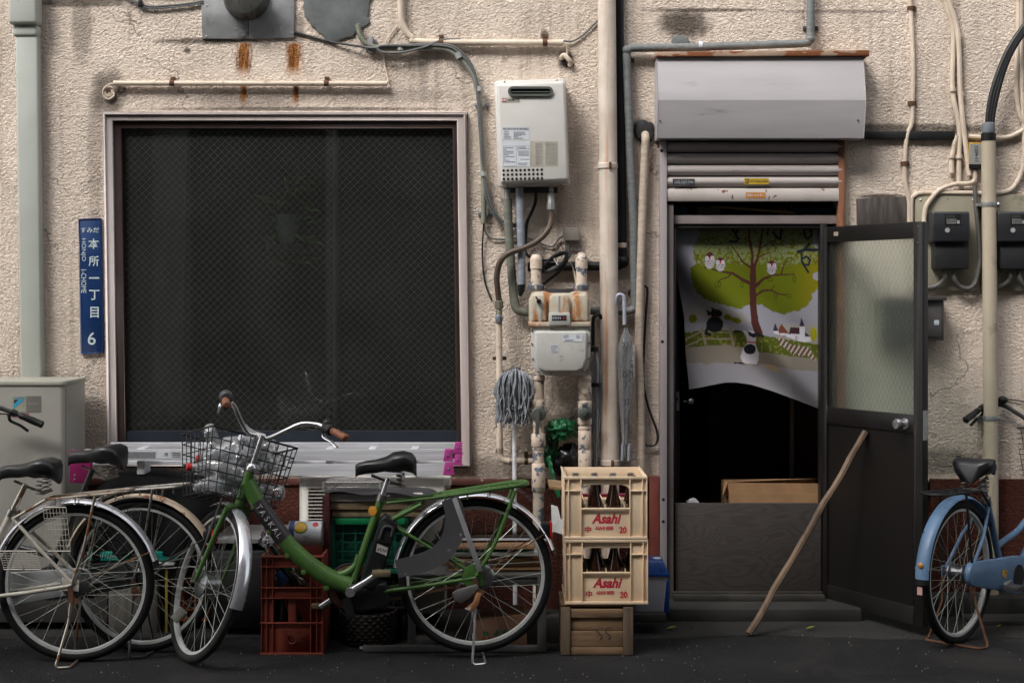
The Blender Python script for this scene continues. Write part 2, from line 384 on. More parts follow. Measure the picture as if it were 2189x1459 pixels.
XL, XR = -2.78, 2.72            # finely modelled stretch of wall; the house ends at XR beside a narrow alley
def wall_grid(x0, x1, z0, z1, step, holes, y=0.0):
    nx, nz = int(round((x1-x0)/step)), int(round((z1-z0)/step))
    xs = np.linspace(x0, x1, nx+1); zs = np.linspace(z0, z1, nz+1)
    xc, zc = (xs[:-1]+xs[1:])/2, (zs[:-1]+zs[1:])/2
    keep = np.ones((nz, nx), bool)
    for (a, b, c, d) in holes: keep &= ~(((xc > a) & (xc < b))[None, :] & ((zc > c) & (zc < d))[:, None])
    idx = np.arange((nx+1)*(nz+1)).reshape(nz+1, nx+1)
    q = np.stack([idx[:-1, :-1], idx[:-1, 1:], idx[1:, 1:], idx[1:, :-1]], -1)[keep]
    used = np.unique(q); remap = np.zeros(idx.size, np.int64); remap[used] = np.arange(len(used))
    gx, gz = np.meshgrid(xs, zs); co = np.stack([gx.ravel(), np.full(gx.size, y), gz.ravel()], -1)[used]
    me = bpy.data.meshes.new('stucco_wall'); me.vertices.add(len(co)); me.vertices.foreach_set('co', co.astype(np.float32).ravel())
    f = remap[q]; me.loops.add(f.size); me.loops.foreach_set('vertex_index', f.ravel().astype(np.int32)); me.polygons.add(len(f))
    me.polygons.foreach_set('loop_start', np.arange(0, f.size, 4, dtype=np.int32)); me.polygons.foreach_set('loop_total', np.full(len(f), 4, np.int32))
    me.polygons.foreach_set('use_smooth', [True]*len(f)); me.update(calc_edges=True); me.validate(); return me
WIN = (X(228), X(1000), Z(998), Z(244)); DOOR = (X(1410), X(1800), .0, Z(296))
ZD = Z(1022)                     # top of the red dado
me = wall_grid(XL, XR, ZD-.02, 3.22, .0062, [(WIN[0], WIN[1], WIN[2], WIN[3]), (DOOR[0], DOOR[1], -1, DOOR[3])])
me.materials.append(m_wall); o = bpy.data.objects.new('stucco_wall', me); COL.objects.link(o); o.parent = house; WO[o] = WO[house]
w2 = MB(); w2.box(-7.0, XL, .004, .2, 0, 6.2); w2.box(XL, XR, .004, .2, 3.22, 6.2); w2.box(XR-.2, XR+.002, .012, 5.0, 0, 6.2)
w2.build('upper_wall', m_plain, house, smooth=False)
# reveals round the two openings and the dark room behind them
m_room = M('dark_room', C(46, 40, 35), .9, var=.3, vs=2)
rv = MB(); rv.box(WIN[0]-.03, WIN[0]+.004, .01, .2, WIN[2], WIN[3]); rv.box(WIN[1]-.004, WIN[1]+.03, .01, .2, WIN[2], WIN[3]); rv.box(WIN[0], WIN[1], .012, .2, WIN[3]-.004, WIN[3]+.03)
rv.box(DOOR[0]-.03, DOOR[0]+.004, .01, .2, 0, DOOR[3]); rv.box(DOOR[1]-.004, DOOR[1]+.03, .01, .2, 0, DOOR[3]); rv.box(DOOR[0], DOOR[1], .012, .2, DOOR[3]-.004, DOOR[3]+.03)
rv.build('reveal', m_plain, house, smooth=False)
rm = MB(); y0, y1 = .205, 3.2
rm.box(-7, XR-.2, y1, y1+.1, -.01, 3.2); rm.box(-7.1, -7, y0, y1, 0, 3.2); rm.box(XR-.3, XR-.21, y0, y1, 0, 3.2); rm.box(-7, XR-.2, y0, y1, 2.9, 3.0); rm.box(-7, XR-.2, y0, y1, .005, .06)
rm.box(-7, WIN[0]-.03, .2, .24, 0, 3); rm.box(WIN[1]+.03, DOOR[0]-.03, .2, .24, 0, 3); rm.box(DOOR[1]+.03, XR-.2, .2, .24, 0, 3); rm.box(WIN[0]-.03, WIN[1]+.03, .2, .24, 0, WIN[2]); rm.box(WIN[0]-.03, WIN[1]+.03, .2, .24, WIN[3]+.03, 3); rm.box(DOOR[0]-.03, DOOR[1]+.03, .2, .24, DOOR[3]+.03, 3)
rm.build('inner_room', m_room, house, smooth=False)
# red-brown dado with a ledge on top
da = MB(); da.box(-7, DOOR[0]-.005, -.028, .02, 0, ZD-.03); da.box(X(1990, .03), XR+.02, -.028, .02, 0, ZD-.002); da.box(XR-.1, XR+.022, .02, 5, 0, ZD-.002)
da.build('red_dado', m_dado, house, smooth=False)
m_trim = M('peeling_red_trim', C(80, 42, 34), .75, var=.25, vs=8, bump=.4, chip=(C(150, 140, 128), .26, 20))
le = MB(); le.box(-7, DOOR[0]-.006, -.04, .02, ZD-.03, ZD); le.build('dado_ledge', m_trim, house, bevel=.004)
pb = MB(); pb.box(X(1388, .06), X(1409, .06), -.06, -.029, .03, Z(1018, .06)); pb.build('red_corner_post', M('red_brown_paint', C(104, 52, 42), .5, var=.2, vs=7, chip=(C(150, 130, 118), .22, 16)), house, bevel=.003)
pb = MB(); pb.box(X(1290, .05), X(1409, .05), -.052, -.041, Z(1030, .05), Z(1017, .05)); pb.build('red_corner_rail', MATS['red_brown_paint'], house, bevel=.003)
# kerb stones at the foot of the wall on the right, concrete doorstep
kb = MB(); kb.box(X(1990, .2), XR, -.2, -.03, 0, .105); kb.build('kerb', m_conc, kind='structure', bevel=.012)
gc = MB()
gc.box(X(2070, .36), XR+.3, -.40, -.22, 0, .03); gc.build('gutter_cover', m_conc, label='flat concrete gutter cover below the kerb near the blue bicycle', cat='gutter cover', loc=(2.4, -.3, 0), bevel=.006)
ds = MB(); ds.box(X(1425, .3), X(1842, .3), -.31, .1, 0, .07); ds.build('doorstep', m_conc, house, bevel=.01)
ds = MB(); ds.box(X(1440, .1), X(1762, .1), -.12, .1, .068, .1); ds.box(X(1440, .1), X(1762, .1), -.07, -.04, .1, .108); ds.build('door_sill', M('dark_sill', C(60, 57, 53), .6, .3, var=.3, bump=.4), house, bevel=.003)
# mortar patches, tar patches
m_mortar = M('grey_mortar', C(98, 102, 102), .8, var=.25, vs=7, bump=.7, bs=40, dirt=(C(60, 60, 58), .35, 6))
m_tar = M('black_sealant', C(36, 36, 37), .7, var=.3, vs=20, bump=.8, bs=60)
def blob(name, pts, mat, th=.012, d=.0, seed=0):
    q = catmull([Vector((X(a), 0, Z(b))) for a, b in pts], 8, True); rn = random.Random(seed); c = sum(q, Vector())/len(q); mb = MB()
    out = [p+(p-c).normalized()*(.012*noise.noise(p*30)+.006*noise.noise(p*90)) for p in q]
    n = len(out); vs = []; 
    for k, (s_, y) in enumerate(((1.0, -.0), (.985, -th), (.9, -th*1.25), (.5, -th*1.4))): vs += [(c.x+(p.x-c.x)*s_, y, c.z+(p.z-c.z)*s_) for p in out]
    fs = [(r*n+i, r*n+(i+1) % n, (r+1)*n+(i+1) % n, (r+1)*n+i) for r in range(3) for i in range(n)]
    vs.append((c.x, -th*1.5, c.z)); fs += [(3*n+i, 3*n+(i+1) % n, len(vs)-1) for i in range(n)]
    fs = [f[::-1] for f in fs] if (out[1]-out[0]).cross(out[2]-out[1]).y > 0 else fs
    mb.add(vs, fs); return mb.build(name, mat, house)
blob('mortar_patch', [(655, -30), (650, 20), (665, 55), (685, 72), (700, 86), (735, 88), (760, 70), (785, 55), (790, 15), (795, -30), (720, -40)], m_mortar)
blob('mortar_patch', [(1436, 96), (1440, 82), (1455, 76), (1468, 82), (1472, 96), (1455, 100)], m_mortar, .02)
blob('sealant_patch', [(1356, 275), (1360, 262), (1376, 258), (1392, 264), (1398, 282), (1392, 300), (1378, 306), (1362, 298)], m_tar, .02)
blob('sealant_patch', [(1225, 135), (1208, 126), (1200, 132), (1210, 142), (1226, 142)], m_tar, .008)
# ---------------------------------------------------------------- window
def lx(px, py): return px+(py-240)*.0135           # the old frame leans a little
def wq(l, r, t, b, d=0): return [(X(lx(l, t), d), Z(t, d)), (X(lx(r, t), d), Z(t, d)), (X(lx(r, b), d), Z(b, d)), (X(lx(l, b), d), Z(b, d))]
m_wframe = M('weathered_window_frame', C(190, 178, 174), .5, var=.1, vs=6, stretch=(1, 1, .3), dirt=(C(110, 100, 94), .3, 11), bump=.1)
m_brown = M('brown_aluminium', C(60, 46, 42), .4, .2, var=.15, vs=5, dirt=(C(80, 74, 70), .2, 8))
win = sub('window', house)
b = MB(); b.ring(wq(222, 998, 240, 996), wq(243, 977, 259, 980), -.03, .03); b.build('outer_frame', m_wframe, win, bevel=.004)
b = MB(); b.ring(wq(224.5, 995.5, 242.5, 994), wq(229, 991, 247, 990), -.042, -.029); b.build('frame_bead', m_wframe, win, bevel=.002)
b = MB(); b.ring(wq(243, 977, 259, 980), wq(260, 967, 275, 962), -.012, .05); b.build('inner_frame', m_brown, win, bevel=.003)
b = MB(); b.prism(wq(259, 968, 921, 963), .0, .045); b.build('bottom_panel', M('dark_blue_panel', C(36, 44, 54), .45, var=.12, vs=4), win)
m_glass = clearmat('window_glass', (.86, .88, .86), .035, .02, pale_film=.028)
b = MB(); b.prism(wq(258, 969, 273, 923), .020, .026); b.build('pane', m_glass, win, smooth=False)
m_wire = M('glass_wire', C(104, 112, 104), .5, .0, var=.1)
b = MB(); q = wq(260, 967, 275, 921); zt, zb = Z(275), Z(921); xa, xb = X(262), X(974); pitch = S(16.2); hgt = zt-zb
n = int((xb-xa+hgt)/pitch)+2
for sgn in (1, -1):
    for i in range(n):
        x0 = xa-hgt+i*pitch
        a, e = Vector((x0, .0198, zb)), Vector((x0+hgt, .0198, zt))
        lo, hi = max(0, (xa-x0)/hgt), min(1, (xb-x0)/hgt)
        if lo >= hi: continue
        p1, p2 = a.lerp(e, lo), a.lerp(e, hi)
        if sgn < 0: p1.x, p2.x = xa+xb-p1.x, xa+xb-p2.x
        b.bar(p1, p2, .0008 if sgn > 0 else .00065, .0006, (0, 1, 0))
b.build('wire_mesh', m_wire, win, smooth=False, kind='stuff')
# plant, shelf and grey sheet added in place of reflections in the glass; a post
pl = thing('reflection_plant', 'added blue and white potted plant standing in for a reflection in the wired window', 'plant', (X(615, -.17), .17, Z(520, -.17)))
b = MB(); b.lathe([(.04, 0), (.062, .08), (.066, .15), (.06, .15), (.05, .13)], pl.location, n=18); b.build('pot', M('white_blue_pot', C(205, 222, 220), .3, var=.2, vs=6), pl)
b = MB(); rn = random.Random(5)
for i in range(30):
    a = rn.uniform(0, 6.28); up = rn.uniform(-.28, .16); c = Vector(pl.location)+Vector((math.cos(a)*rn.uniform(.04, .16), math.sin(a)*.05, .18+up)); w = rn.uniform(.02, .04)
    dv = Vector((math.cos(a), math.sin(a)*.3, rn.uniform(-.8, .6))).normalized()*w*2; s_ = dv.orthogonal().normalized()*w*.6
    b.add([c-dv, c+s_, c+dv, c-s_+Vector((0, .004, 0))], [(0, 1, 2, 3)])
b.build('leaves', M('reflection_leaf', C(120, 170, 60), .5, var=.3), pl, smooth=False, kind='stuff')
b = MB(); b.box(X(575, -.17), X(655, -.17), .09, .26, Z(522, -.17)-.03, Z(522, -.17)-.001); b.box(X(712, -.6), X(722, -.6), .6, .64, .06, 2.9)
b.build('room_shelf', M('grey_shelf', C(84, 84, 84), .6), house, smooth=False)
b = MB(); b.prism([(X(262, -.3), Z(275, -.3)), (X(400, -.3), Z(275, -.3)), (X(385, -.3), Z(930, -.3)), (X(262, -.3), Z(930, -.3))], .3, .31); b.build('reflected_band_sheet', M('grey_band_sheet', C(62, 62, 60), .8, var=.25, vs=3, stretch=(2, 1, .6)), house)  # sheet added to give the paler reflected band at the left
# ---------------------------------------------------------------- building across the street (seen as reflections, shades the lower street)
opp = thing('opposite_building', 'grey building across the street, seen only mirrored in the window glass', 'building', (0, -9.2, 0))
b = MB(); b.box(-16, 16, -15.5, -9.2, 0, 12.5); b.build('wall', M('opposite_wall', C(78, 75, 72), .8, var=.2, vs=.6), opp, smooth=False)
m_og = M('opposite_glass', C(40, 46, 52), .12, var=.1)
for i in range(9):
    for z0 in (.9, 3.9, 6.9, 9.6):
        x0 = -11+i*2.6
        f = MB(); f.box(x0, x0+1.4, -9.2, -9.16, z0, z0+1.5); f = f.build('window', m_dkgrey, opp, smooth=False)
        q = MB(); q.box(x0+.06, x0+1.34, -9.159, -9.15, z0+.06, z0+1.44); q.build('pane', m_og, f, smooth=False)
b = MB(); b.box(-3.95, -3.55, -9.2, -9.12, .3, 3.6); b.build('pale_panel', M('opposite_panel', C(150, 150, 146), .6), opp); b = MB(); b.box(-2.03, -1.93, -9.2, -9.0, 0, 6); b.build('pale_pillar', m_white_pl, opp)
# the neighbour on the far side of the narrow alley
nb = thing('neighbour_building', 'dark grey metal-clad neighbour house beyond the narrow alley', 'building', (4.2, 0, 0))
b = MB(); b.box(3.75, 9, .0, 5, 0, 6.0); b.build('wall', M('grey_cladding', C(110, 108, 104), .6, var=.12, vs=2), nb, smooth=False)
# ================================================================ pipes and cables
def pipe(name, pts, r, mat, label=None, cat='pipe', parent=None, wrap=0.0, n=12, corner=.0, smooth_k=0, group=None, dist=None):
    q = pp(pts)
    if corner: q = rounded(q, corner, 6)
    if smooth_k: q = catmull(q, smooth_k)
    if wrap:       # resample finely so that the overlapping tape turns show as small steps
        L = [0]
        for a, b_ in zip(q, q[1:]): L.append(L[-1]+(b_-a).length)
        step = wrap/4; k = max(2, int(L[-1]/step)); out = []; j = 0
        for i in range(k+1):
            t = L[-1]*i/k
            while j < len(L)-2 and L[j+1] < t: j += 1
            out.append(q[j].lerp(q[j+1], (t-L[j])/max(1e-9, L[j+1]-L[j])))
        q = out; rn = random.Random(len(pts)); ph = [rn.uniform(.98, 1.03) for _ in range(len(q)//4+2)]
        rf = lambda i, k: (1.045, 1.03, 1.015, 1.0)[i % 4]*ph[i//4]
    else: rf = None
    b = MB(); b.tube(q, r, n, rf=rf)
    if parent: return b.build(name, mat, parent)
    return b.build(name, mat, label=label, cat=cat, loc=q[0], group=group)
def clamp(parent, px, py, d, w, h, mat=m_rust, horiz=False, name='clamp'):
    """strap round a pipe: a band plus two lugs"""
    b = MB(); c = P(px, py, d); s = S(1, d)
    if horiz:   # pipe runs sideways
        b.lathe([(h*s, -w*s), (h*s*1.02, 0), (h*s, w*s)], c, (1, 0, 0), 14); b.box(c.x-w*s, c.x+w*s, -.012, -.002, c.z+h*s*.8, c.z+h*s*2.2); b.ball((c.x, -.014, c.z+h*s*1.6), .004, 6)
    else:
        b.lathe([(w*s, -h*s), (w*s*1.02, 0), (w*s, h*s)], c, (0, 0, 1), 14)
    return b.build(name, mat, parent)
def lugs(parent, px, py, w, mat=m_galv, h=9, name='bracket'):
    b = MB(); b.box(X(px-w), X(px+w), -.012, -.003, Z(py+h*.5), Z(py-h*.5)); b.box(X(px-w*.45), X(px+w*.45), -.034, -.004, Z(py+h*.7), Z(py-h*.7))
    for s_ in (-1, 1): b.ball((X(px+s_*w*.78), -.0125, Z(py)), .004, 6)
    return b.build(name, mat, parent, bevel=.002)
# --- left grey duct of the air conditioner
t = thing('air_conditioner_duct', 'tall pale grey-green plastic duct running down into the big air conditioner', 'duct', P(75, 800, 0))
m_duct = M('grey_green_duct', C(172, 175, 168), .45, var=.06, vs=3, dirt=(C(120, 120, 110), .2, 6))
b = MB(); b.prism([(X(41), Z(80)), (X(89), Z(80)), (X(98), Z(815)), (X(52), Z(815))], -.07, -.001); b.build('trunking', m_duct, t, bevel=.012, seg=3)
b = MB(); b.prism([(X(36), Z(84)), (X(90), Z(84)), (X(91), Z(58)), (X(36), Z(58))], -.08, -.001); b.prism([(X(30), Z(59)), (X(93), Z(59)), (X(90), Z(-60)), (X(31), Z(-60))], -.105, -.001); b.build('elbow_cover', m_duct, t, bevel=.018, seg=3)
# --- conduit above the window
t = thing('upper_window_conduit', 'thin cream horizontal conduit with two rusty clips just above the dark window', 'conduit', P(243, 178, .02))
pipe('tube', [(243, 178, .028), (828, 179, .028)], S(5.6), m_cream, parent=t)
for x in (368, 698): clamp(t, x, 178, .028, 5, 6.6, horiz=True)
pipe('wire_tail', [(243, 180, .028), (235, 180, .03), (222, 190, .02), (221, 204, .016), (232, 212, .014), (244, 204, .014), (240, 190, .012)], S(2.2), m_cream, parent=t, smooth_k=5, n=6)
b = MB(); b.lathe([(S(11), 0), (S(13), .006), (S(11), .016), (S(6), .018), (S(5), .008)], P(233, 197, .0), (0, -1, 0), 14); b.build('wall_grommet', m_cream, t)
pipe('thin_wire', [(828, 178, .025), (829, 168, .014), (823, 140, .008), (820, 112, .01), (826, 88, .012), (850, 54, .012)], S(1.6), m_cream, parent=t, smooth_k=5, n=6)
# --- conduit that bends from the top edge and runs right
t = thing('bent_conduit', 'cream conduit bending from the top edge to run right above the water heater', 'conduit', P(857, 0, .02))
pipe('tube', [(857, -80, .03), (857, 20, .03), (862, 55, .03), (880, 80, .03), (915, 90, .03), (1204, 92, .03)], S(7), m_cream, parent=t, smooth_k=6)
for x in (943, 1165): clamp(t, x, 91, .03, 5, 8, horiz=True)
pipe('drop_wire', [(1204, 92, .03), (1210, 96, .03), (1213, 112, .02), (1208, 124, .014)], S(3), m_cream, parent=t, smooth_k=5, n=7)
b = MB(); b.tube(catmull(pp([(1200, 122, .02), (1206, 118, .03), (1216, 128, .034), (1222, 136, .02)]), 5), S(5), 8); b.ball(P(1201, 123, .016), S(6), 8); b.ball(P(1219, 138, .012), S(6), 8); b.build('cable_knob', m_cream, t)
pipe('thin_wire', [(1204, 88, .02), (1225, 88, .014), (1250, 72, .012), (1278, 44, .012)], S(2), m_cable, parent=t, smooth_k=5, n=6)
# --- corrugated conduit with two grey cables
t = thing('corrugated_conduit', 'grey corrugated conduit with two cables curving round the window corner', 'conduit', P(770, 58, .02))
q = catmull(pp([(764, 52, .03), (772, 80, .03), (790, 97, .03), (830, 104, .03), (940, 104, .03), (975, 118, .03), (1005, 150, .03), (1021, 190, .03), (1027, 260, .03), (1032, 340, .03), (1034, 420, .03), (1034, 478, .03)]), 26)
b = MB(); b.tube(q, S(5.4), 10, rf=lambda i, k: 1.0+.13*(i % 2)); b.build('corrugated_tube', M('corrugated_grey', C(126, 128, 116), .55, var=.1), t)
for off in (0, 6):
    pipe('cable', [(628, 68, .01), (700, 88, .012), (780, 101, .04), (812, 102, .045), (840, 100-off*.3, .045), (945, 98-off*.5, .045), (985, 116-off, .045), (1013, 155-off, .045), (1022-off*.3, 200, .045), (1028-off*.4, 280, .045), (1032, 360, .045), (1042+off, 430, .045), (1058+off, 462, .04), (1080+off, 482-off*.6, .03), (1115, 484-off, .02)], S(2.6), m_cable, parent=t, smooth_k=6, n=7)
pipe('cable_loop', [(985, 84, .03), (945, 86, .04), (910, 100, .05), (860, 112, .055), (820, 112, .055), (808, 104, .055), (820, 98, .055), (880, 98, .055)], S(2.6), m_cable, parent=t, smooth_k=6, n=7)
pipe('loose_wire', [(1034, 478, .03), (1031, 540, .014), (1036, 600, .012), (1051, 642, .012)], S(1.8), m_bcable, parent=t, smooth_k=6, n=6)
pipe('sensor_wire', [(1034, 478, .03), (1040, 500, .02), (1060, 511, .014), (1130, 510, .014), (1165, 524, .014), (1182, 526, .014), (1195, 510, .018), (1208, 502, .03)], S(2), m_cable, parent=t, smooth_k=6, n=6)
for (px, py) in ((1030, 225), (1037, 456)): lugs(t, px, py, 15, M('grey_clip', C(128, 130, 132), .5))
lugs(t, 794, 98, 11, MATS['grey_clip'], 24)
for (px, py, r_) in ((1026, 190, 0), (1034, 372, 0), (856, 103, 0), (980, 116, 35)):
    b = MB(); b.tube([P(px-math.sin(R_(r_))*5*0-4*math.sin(R_(r_)), py-5+r_*.05, .04), P(px+4*math.sin(R_(r_)), py+5+r_*.1, .04)], S(7.4), 8, flat=1.0); b.build('tape', M('dull_tape', C(150, 152, 150), .5), t)
# --- wires at the top edge
t = thing('roof_edge_wire', 'pair of thin grey wires sagging along the top edge left of the vent plate', 'wire', P(290, 5, .02))
for k in (0, 4): pipe('wire', [(255, -14, .02), (300, 8+k, .016), (330, 14+k, .016), (400, 8+k, .016), (434, 2+k, .016)], S(2), m_cable, parent=t, smooth_k=6, n=6)
b = MB(); b.box(X(298), X(306), -.03, -.004, Z(17), Z(2)); b.build('clip', m_black, t, bevel=.002)
# --- vent plate
t = thing('vent_plate', 'galvanised metal plate with a round exhaust cap at the top edge', 'vent', P(530, 85, 0))
b = MB(); b.prism([(X(433), Z(84)), (X(532), Z(84)), (X(532), Z(-40)), (X(430), Z(-40))], -.014, .0); b.prism([(X(533), Z(84)), (X(629), Z(82)), (X(631), Z(-40)), (X(533), Z(-40))], -.017, .0)
m_plate = M('dented_galvanised_plate', C(186, 188, 190), .3, .6, var=.25, vs=6, bump=.9, bs=7, dirt=(C(70, 66, 62), .4, 5)); b.build('plate', m_plate, t, bevel=.003)
b = MB(); c = P(527, -6, .02); b.lathe([(S(50), 0), (S(48), .02), (S(44), .05), (S(42), .1), (S(20), .115), (.001, .118)], c, (0, -1, 0), 28); b.build('exhaust_cap', M('dirty_galvanised', C(96, 96, 92), .5, .6, var=.35, vs=8, stretch=(4, 1, .6), dirt=(C(40, 38, 34), .5, 8)), t)
b = MB()
for (px, py) in ((441, 12), (441, 78), (503, 62), (525, 66), (540, 76), (520, 76), (623, 14), (624, 70), (570, 78)): b.ball(P(px, py, .017), .004, 6)
b.build('rivets', m_steel, t, kind='stuff')
# --- address plate
t = thing('address_plate', 'tall blue enamel street address plate with white Japanese writing', 'sign', P(196, 757, .0))
m_blue = M('blue_enamel', C(21, 52, 98), .35, var=.14, vs=9, coat=.3)
m_wht = M('white_enamel', C(190, 204, 208), .45, var=.05)
A = [(X(169), Z(468)), (X(219), Z(466)), (X(224), Z(754)), (X(174), Z(757))]
b = MB(); b.prism(A, -.016, -.001); b.build('plate', m_blue, t, bevel=.006, seg=2)
c = (sum(p[0] for p in A)/4, sum(p[1] for p in A)/4)
b = MB(); b.ring([(c[0]+(x-c[0])*.985, c[1]+(z-c[1])*.997) for x, z in A], [(c[0]+(x-c[0])*.88, c[1]+(z-c[1])*.98) for x, z in A], -.0195, -.012); b.build('rim', m_blue, t, bevel=.002)
b = MB(); y = -.0175
b.text('すみだ', X(194), Z(492), y, w=S(39), h=S(11), bold=.012)
for ch, py, w, h in (('本', 521, 23, 22), ('所', 558, 22, 22), ('一', 594, 22, 3), ('丁', 630, 22, 21), ('目', 667, 18, 23)): b.text(ch, X(202+(py-521)*.014), Z(py), y, w=S(w), h=S(h), bold=.014)
b.text('6', X(198), Z(723), y, w=S(17), h=S(27), bold=.006)
b.text('HONJO', X(180), Z(534), y, w=S(48), h=S(11), rot=-90); b.text('1-CHOME', X(181), Z(601), y, w=S(50), h=S(11), rot=-90, bold=.008)
b.build('lettering', m_wht, t, smooth=False)
# --- water heater
t = thing('water_heater', 'light grey wall-mounted gas water heater with slotted exhaust', 'water heater', P(1137, 402, 0))
m_heat = M('heater_enamel', C(206, 203, 198), .4, var=.05, vs=4, dirt=(C(150, 146, 136), .2, 7))
def hq(l, r, tp, bt, d): k = .04; return [(X(l, d), Z(tp+3, d)), (X(r, d), Z(tp-3, d)), (X(r+9, d), Z(bt-4, d)), (X(l+9, d), Z(bt+2, d))]
b = MB(); b.prism(hq(1061, 1207, 176, 392, .06), -.06, -.002); b.build('back_case', m_heat, t, bevel=.008)
b = MB(); b.prism(hq(1056, 1209, 170, 398, .12), -.12, -.05); b.build('flange', m_heat, t, bevel=.012)
b = MB(); b.prism(hq(1061, 1207, 176, 390, .185), -.185, -.10); b.build('front_cover', m_heat, t, bevel=.016, seg=3)
m_vent = M('vent_grey_green', C(78, 84, 78), .5)
def stadium(px, py, w, h, d, n=8):
    c = P(px, py, d); a, r = S(w/2-h/2, d), S(h/2, d); o_ = []
    for s_, a0 in ((1, -90), (-1, 90)):
        for i in range(n+1): o_.append((c.x+s_*a+r*math.cos(R_(a0+180*i/n)), c.z+r*math.sin(R_(a0+180*i/n))))
    return o_
b = MB(); b.ring(stadium(1134, 195, 97, 21, .2), stadium(1134, 195, 87, 11, .2), -.196, -.18); b.box(X(1092, .2), X(1176, .2), -.194, -.186, Z(197, .2), Z(195, .2)); b.build('exhaust_slot', m_vent, t)
b = MB(); b.prism(stadium(1134, 195, 90, 14, .2), -.187, -.184); b.build('slot_opening', m_hole, t)
b = MB(); y = -.1862
b.quad(X(1072.5, .19), X(1112, .19), Z(219, .19), Z(208.5, .19), y); b.build('logo_plate', M('pale_plate', C(184, 180, 166), .5), t, smooth=False)
b = MB(); b.box(X(1074, .19), X(1082.5, .19), -.1876, y, Z(217.5, .19), Z(210.5, .19)); b.build('logo_mark', M('logo_red', C(196, 44, 60), .5), t, smooth=False)
b = MB(); b.text('NORITZ', X(1098, .19), Z(214, .19), -.1872, w=S(25, .19), h=S(5.8, .19), bold=.02); b.build('lettering', m_ink, t, smooth=False)
b = MB(); b.text('N', X(1076.5, .19), Z(214, .19), -.1879, h=S(4.5, .19), bold=.03); b.text('R', X(1080.5, .19), Z(214, .19), -.1879, h=S(4.5, .19), bold=.03); b.build('lettering', m_paper, t, smooth=False)
b = MB(); b.quad(X(1073, .19), X(1131.5, .19), Z(299, .19), Z(271.5, .19), y); b.quad(X(1073.5, .19), X(1132.5, .19), Z(356, .19), Z(301, .19), y); b.build('paper_label', m_paper, t, smooth=False)
b = MB(); b.quad(X(1133.5, .19), X(1193, .19), Z(355, .19), Z(302, .19), y); b.build('warning_label', M('grey_label', C(172, 168, 156), .5), t, smooth=False)
b = MB(); y2 = -.1872
def mt(l, r, tp, bt, rows, seed, fill=.8): b.micro(X(l, .19), X(r, .19), Z(bt, .19), Z(tp, .19), y2, rows, seed, fill)
mt(1075, 1129, 273, 278, 1, 1, 1); mt(1077, 1093, 280, 297, 5, 2); mt(1098, 1128, 281, 297, 6, 3, .6); mt(1077, 1103, 314, 348, 9, 4, .5); mt(1108, 1130, 313, 319, 2, 5); mt(1108, 1131, 323, 334, 4, 6, 1); mt(1112, 1131, 339, 342, 1, 7, 1); mt(1108, 1130, 347, 354, 2, 8)
for l, r, tp, bt in ((1075, 1130, 272.3, 277.8), (1076, 1104, 312, 355), (1106, 1131, 311, 322)):
    x0, x1, z0, z1 = X(l, .19), X(r, .19), Z(bt, .19), Z(tp, .19); e = .0009
    b.quad(x0, x1, z0, z0+e, y2); b.quad(x0, x1, z1-e, z1, y2); b.quad(x0, x0+e, z0, z1, y2); b.quad(x1-e, x1, z0, z1, y2)
b.build('lettering', M('print_grey', C(110, 110, 122), .6), t, smooth=False)
b = MB(); mt(1145, 1162, 305, 352, 15, 9); mt(1166, 1192, 305, 352, 17, 10, .95); b.build('lettering', M('print_faint', C(136, 134, 128), .6), t, smooth=False)
for r in range(3):
    for i in range(10):
        c = P(1076.5+i*9.05+r*.3, 364.5+r*9.1-i*.2, .19); b = MB(); b.lathe([(S(2.9, .19), 0), (S(2.9, .19), .0016)], (c.x, -.185, c.z), (0, -1, 0), 10); b.build('air_hole', m_hole, t)
for (px, py) in ((1078, 174), (1190, 171), (1085, 399), (1198, 396)): b = MB(); b.ball(P(px, py, .12), .0055, 8); b.build('screw', m_steel, t)
b = MB(); b.pbox(1078, 1192, 400, 412, .02, .05); b.build('pipe_bracket', m_dkgrey, t)
# --- pipes under the heater
t = thing('wrapped_hot_water_pipe', 'olive taped pipe dropping from the heater and bending right behind the gas meter', 'pipe', P(1085, 640, .06))
pipe('tape_wrap', [(1085, 424, .09), (1086, 470, .08), (1091, 540, .07), (1095, 600, .06), (1099, 640, .055), (1104, 664, .055), (1140, 668, .05)], S(9.5, .07), m_olive_tape, parent=t, wrap=.03, corner=.06, smooth_k=0)
pipe('fitting', [(1084, 404, .09), (1085, 426, .09)], S(7, .08), m_galv, parent=t)
t = thing('capped_heater_pipe', 'pale blue-grey taped pipe below the heater ending in a black taped tip', 'pipe', P(1112, 620, .1))
pipe('tape_wrap', [(1110, 402, .1), (1113, 480, .11), (1115, 560, .12), (1115, 608, .12)], S(8.5, .1), m_gtape2, parent=t, wrap=.028)
b = MB(); b.tube(pp([(1115, 606, .12), (1114, 622, .12), (1112, 633, .12)]), [S(9, .1), S(7.5, .1), S(3, .1)], 10); b.build('taped_tip', m_black, t)
t = thing('gas_hose', 'brown flexible gas hose looping from the heater down to a tap', 'hose', P(1067, 700, .1))
m_hose = M('brown_hose', C(82, 68, 58), .5, var=.2, vs=16, dirt=(C(110, 100, 90), .25, 14))
pipe('hose', [(1178, 446, .12), (1179, 465, .12), (1172, 490, .13), (1150, 514, .14), (1120, 530, .15), (1090, 540, .15), (1070, 558, .14), (1062, 590, .12), (1064, 620, .1), (1067, 645, .09)], S(6.4, .12), m_hose, parent=t, smooth_k=8)
b = MB(); c0 = P(1178, 402, .12); s = S(1, .12); b.lathe([(5*s, 0), (5*s, 10*s), (8*s, 13*s), (8*s, 28*s), (9*s, 30*s), (9*s, 46*s), (7*s, 48*s)], c0, (0, 0, -1), 8); b.build('union', m_galv, t)
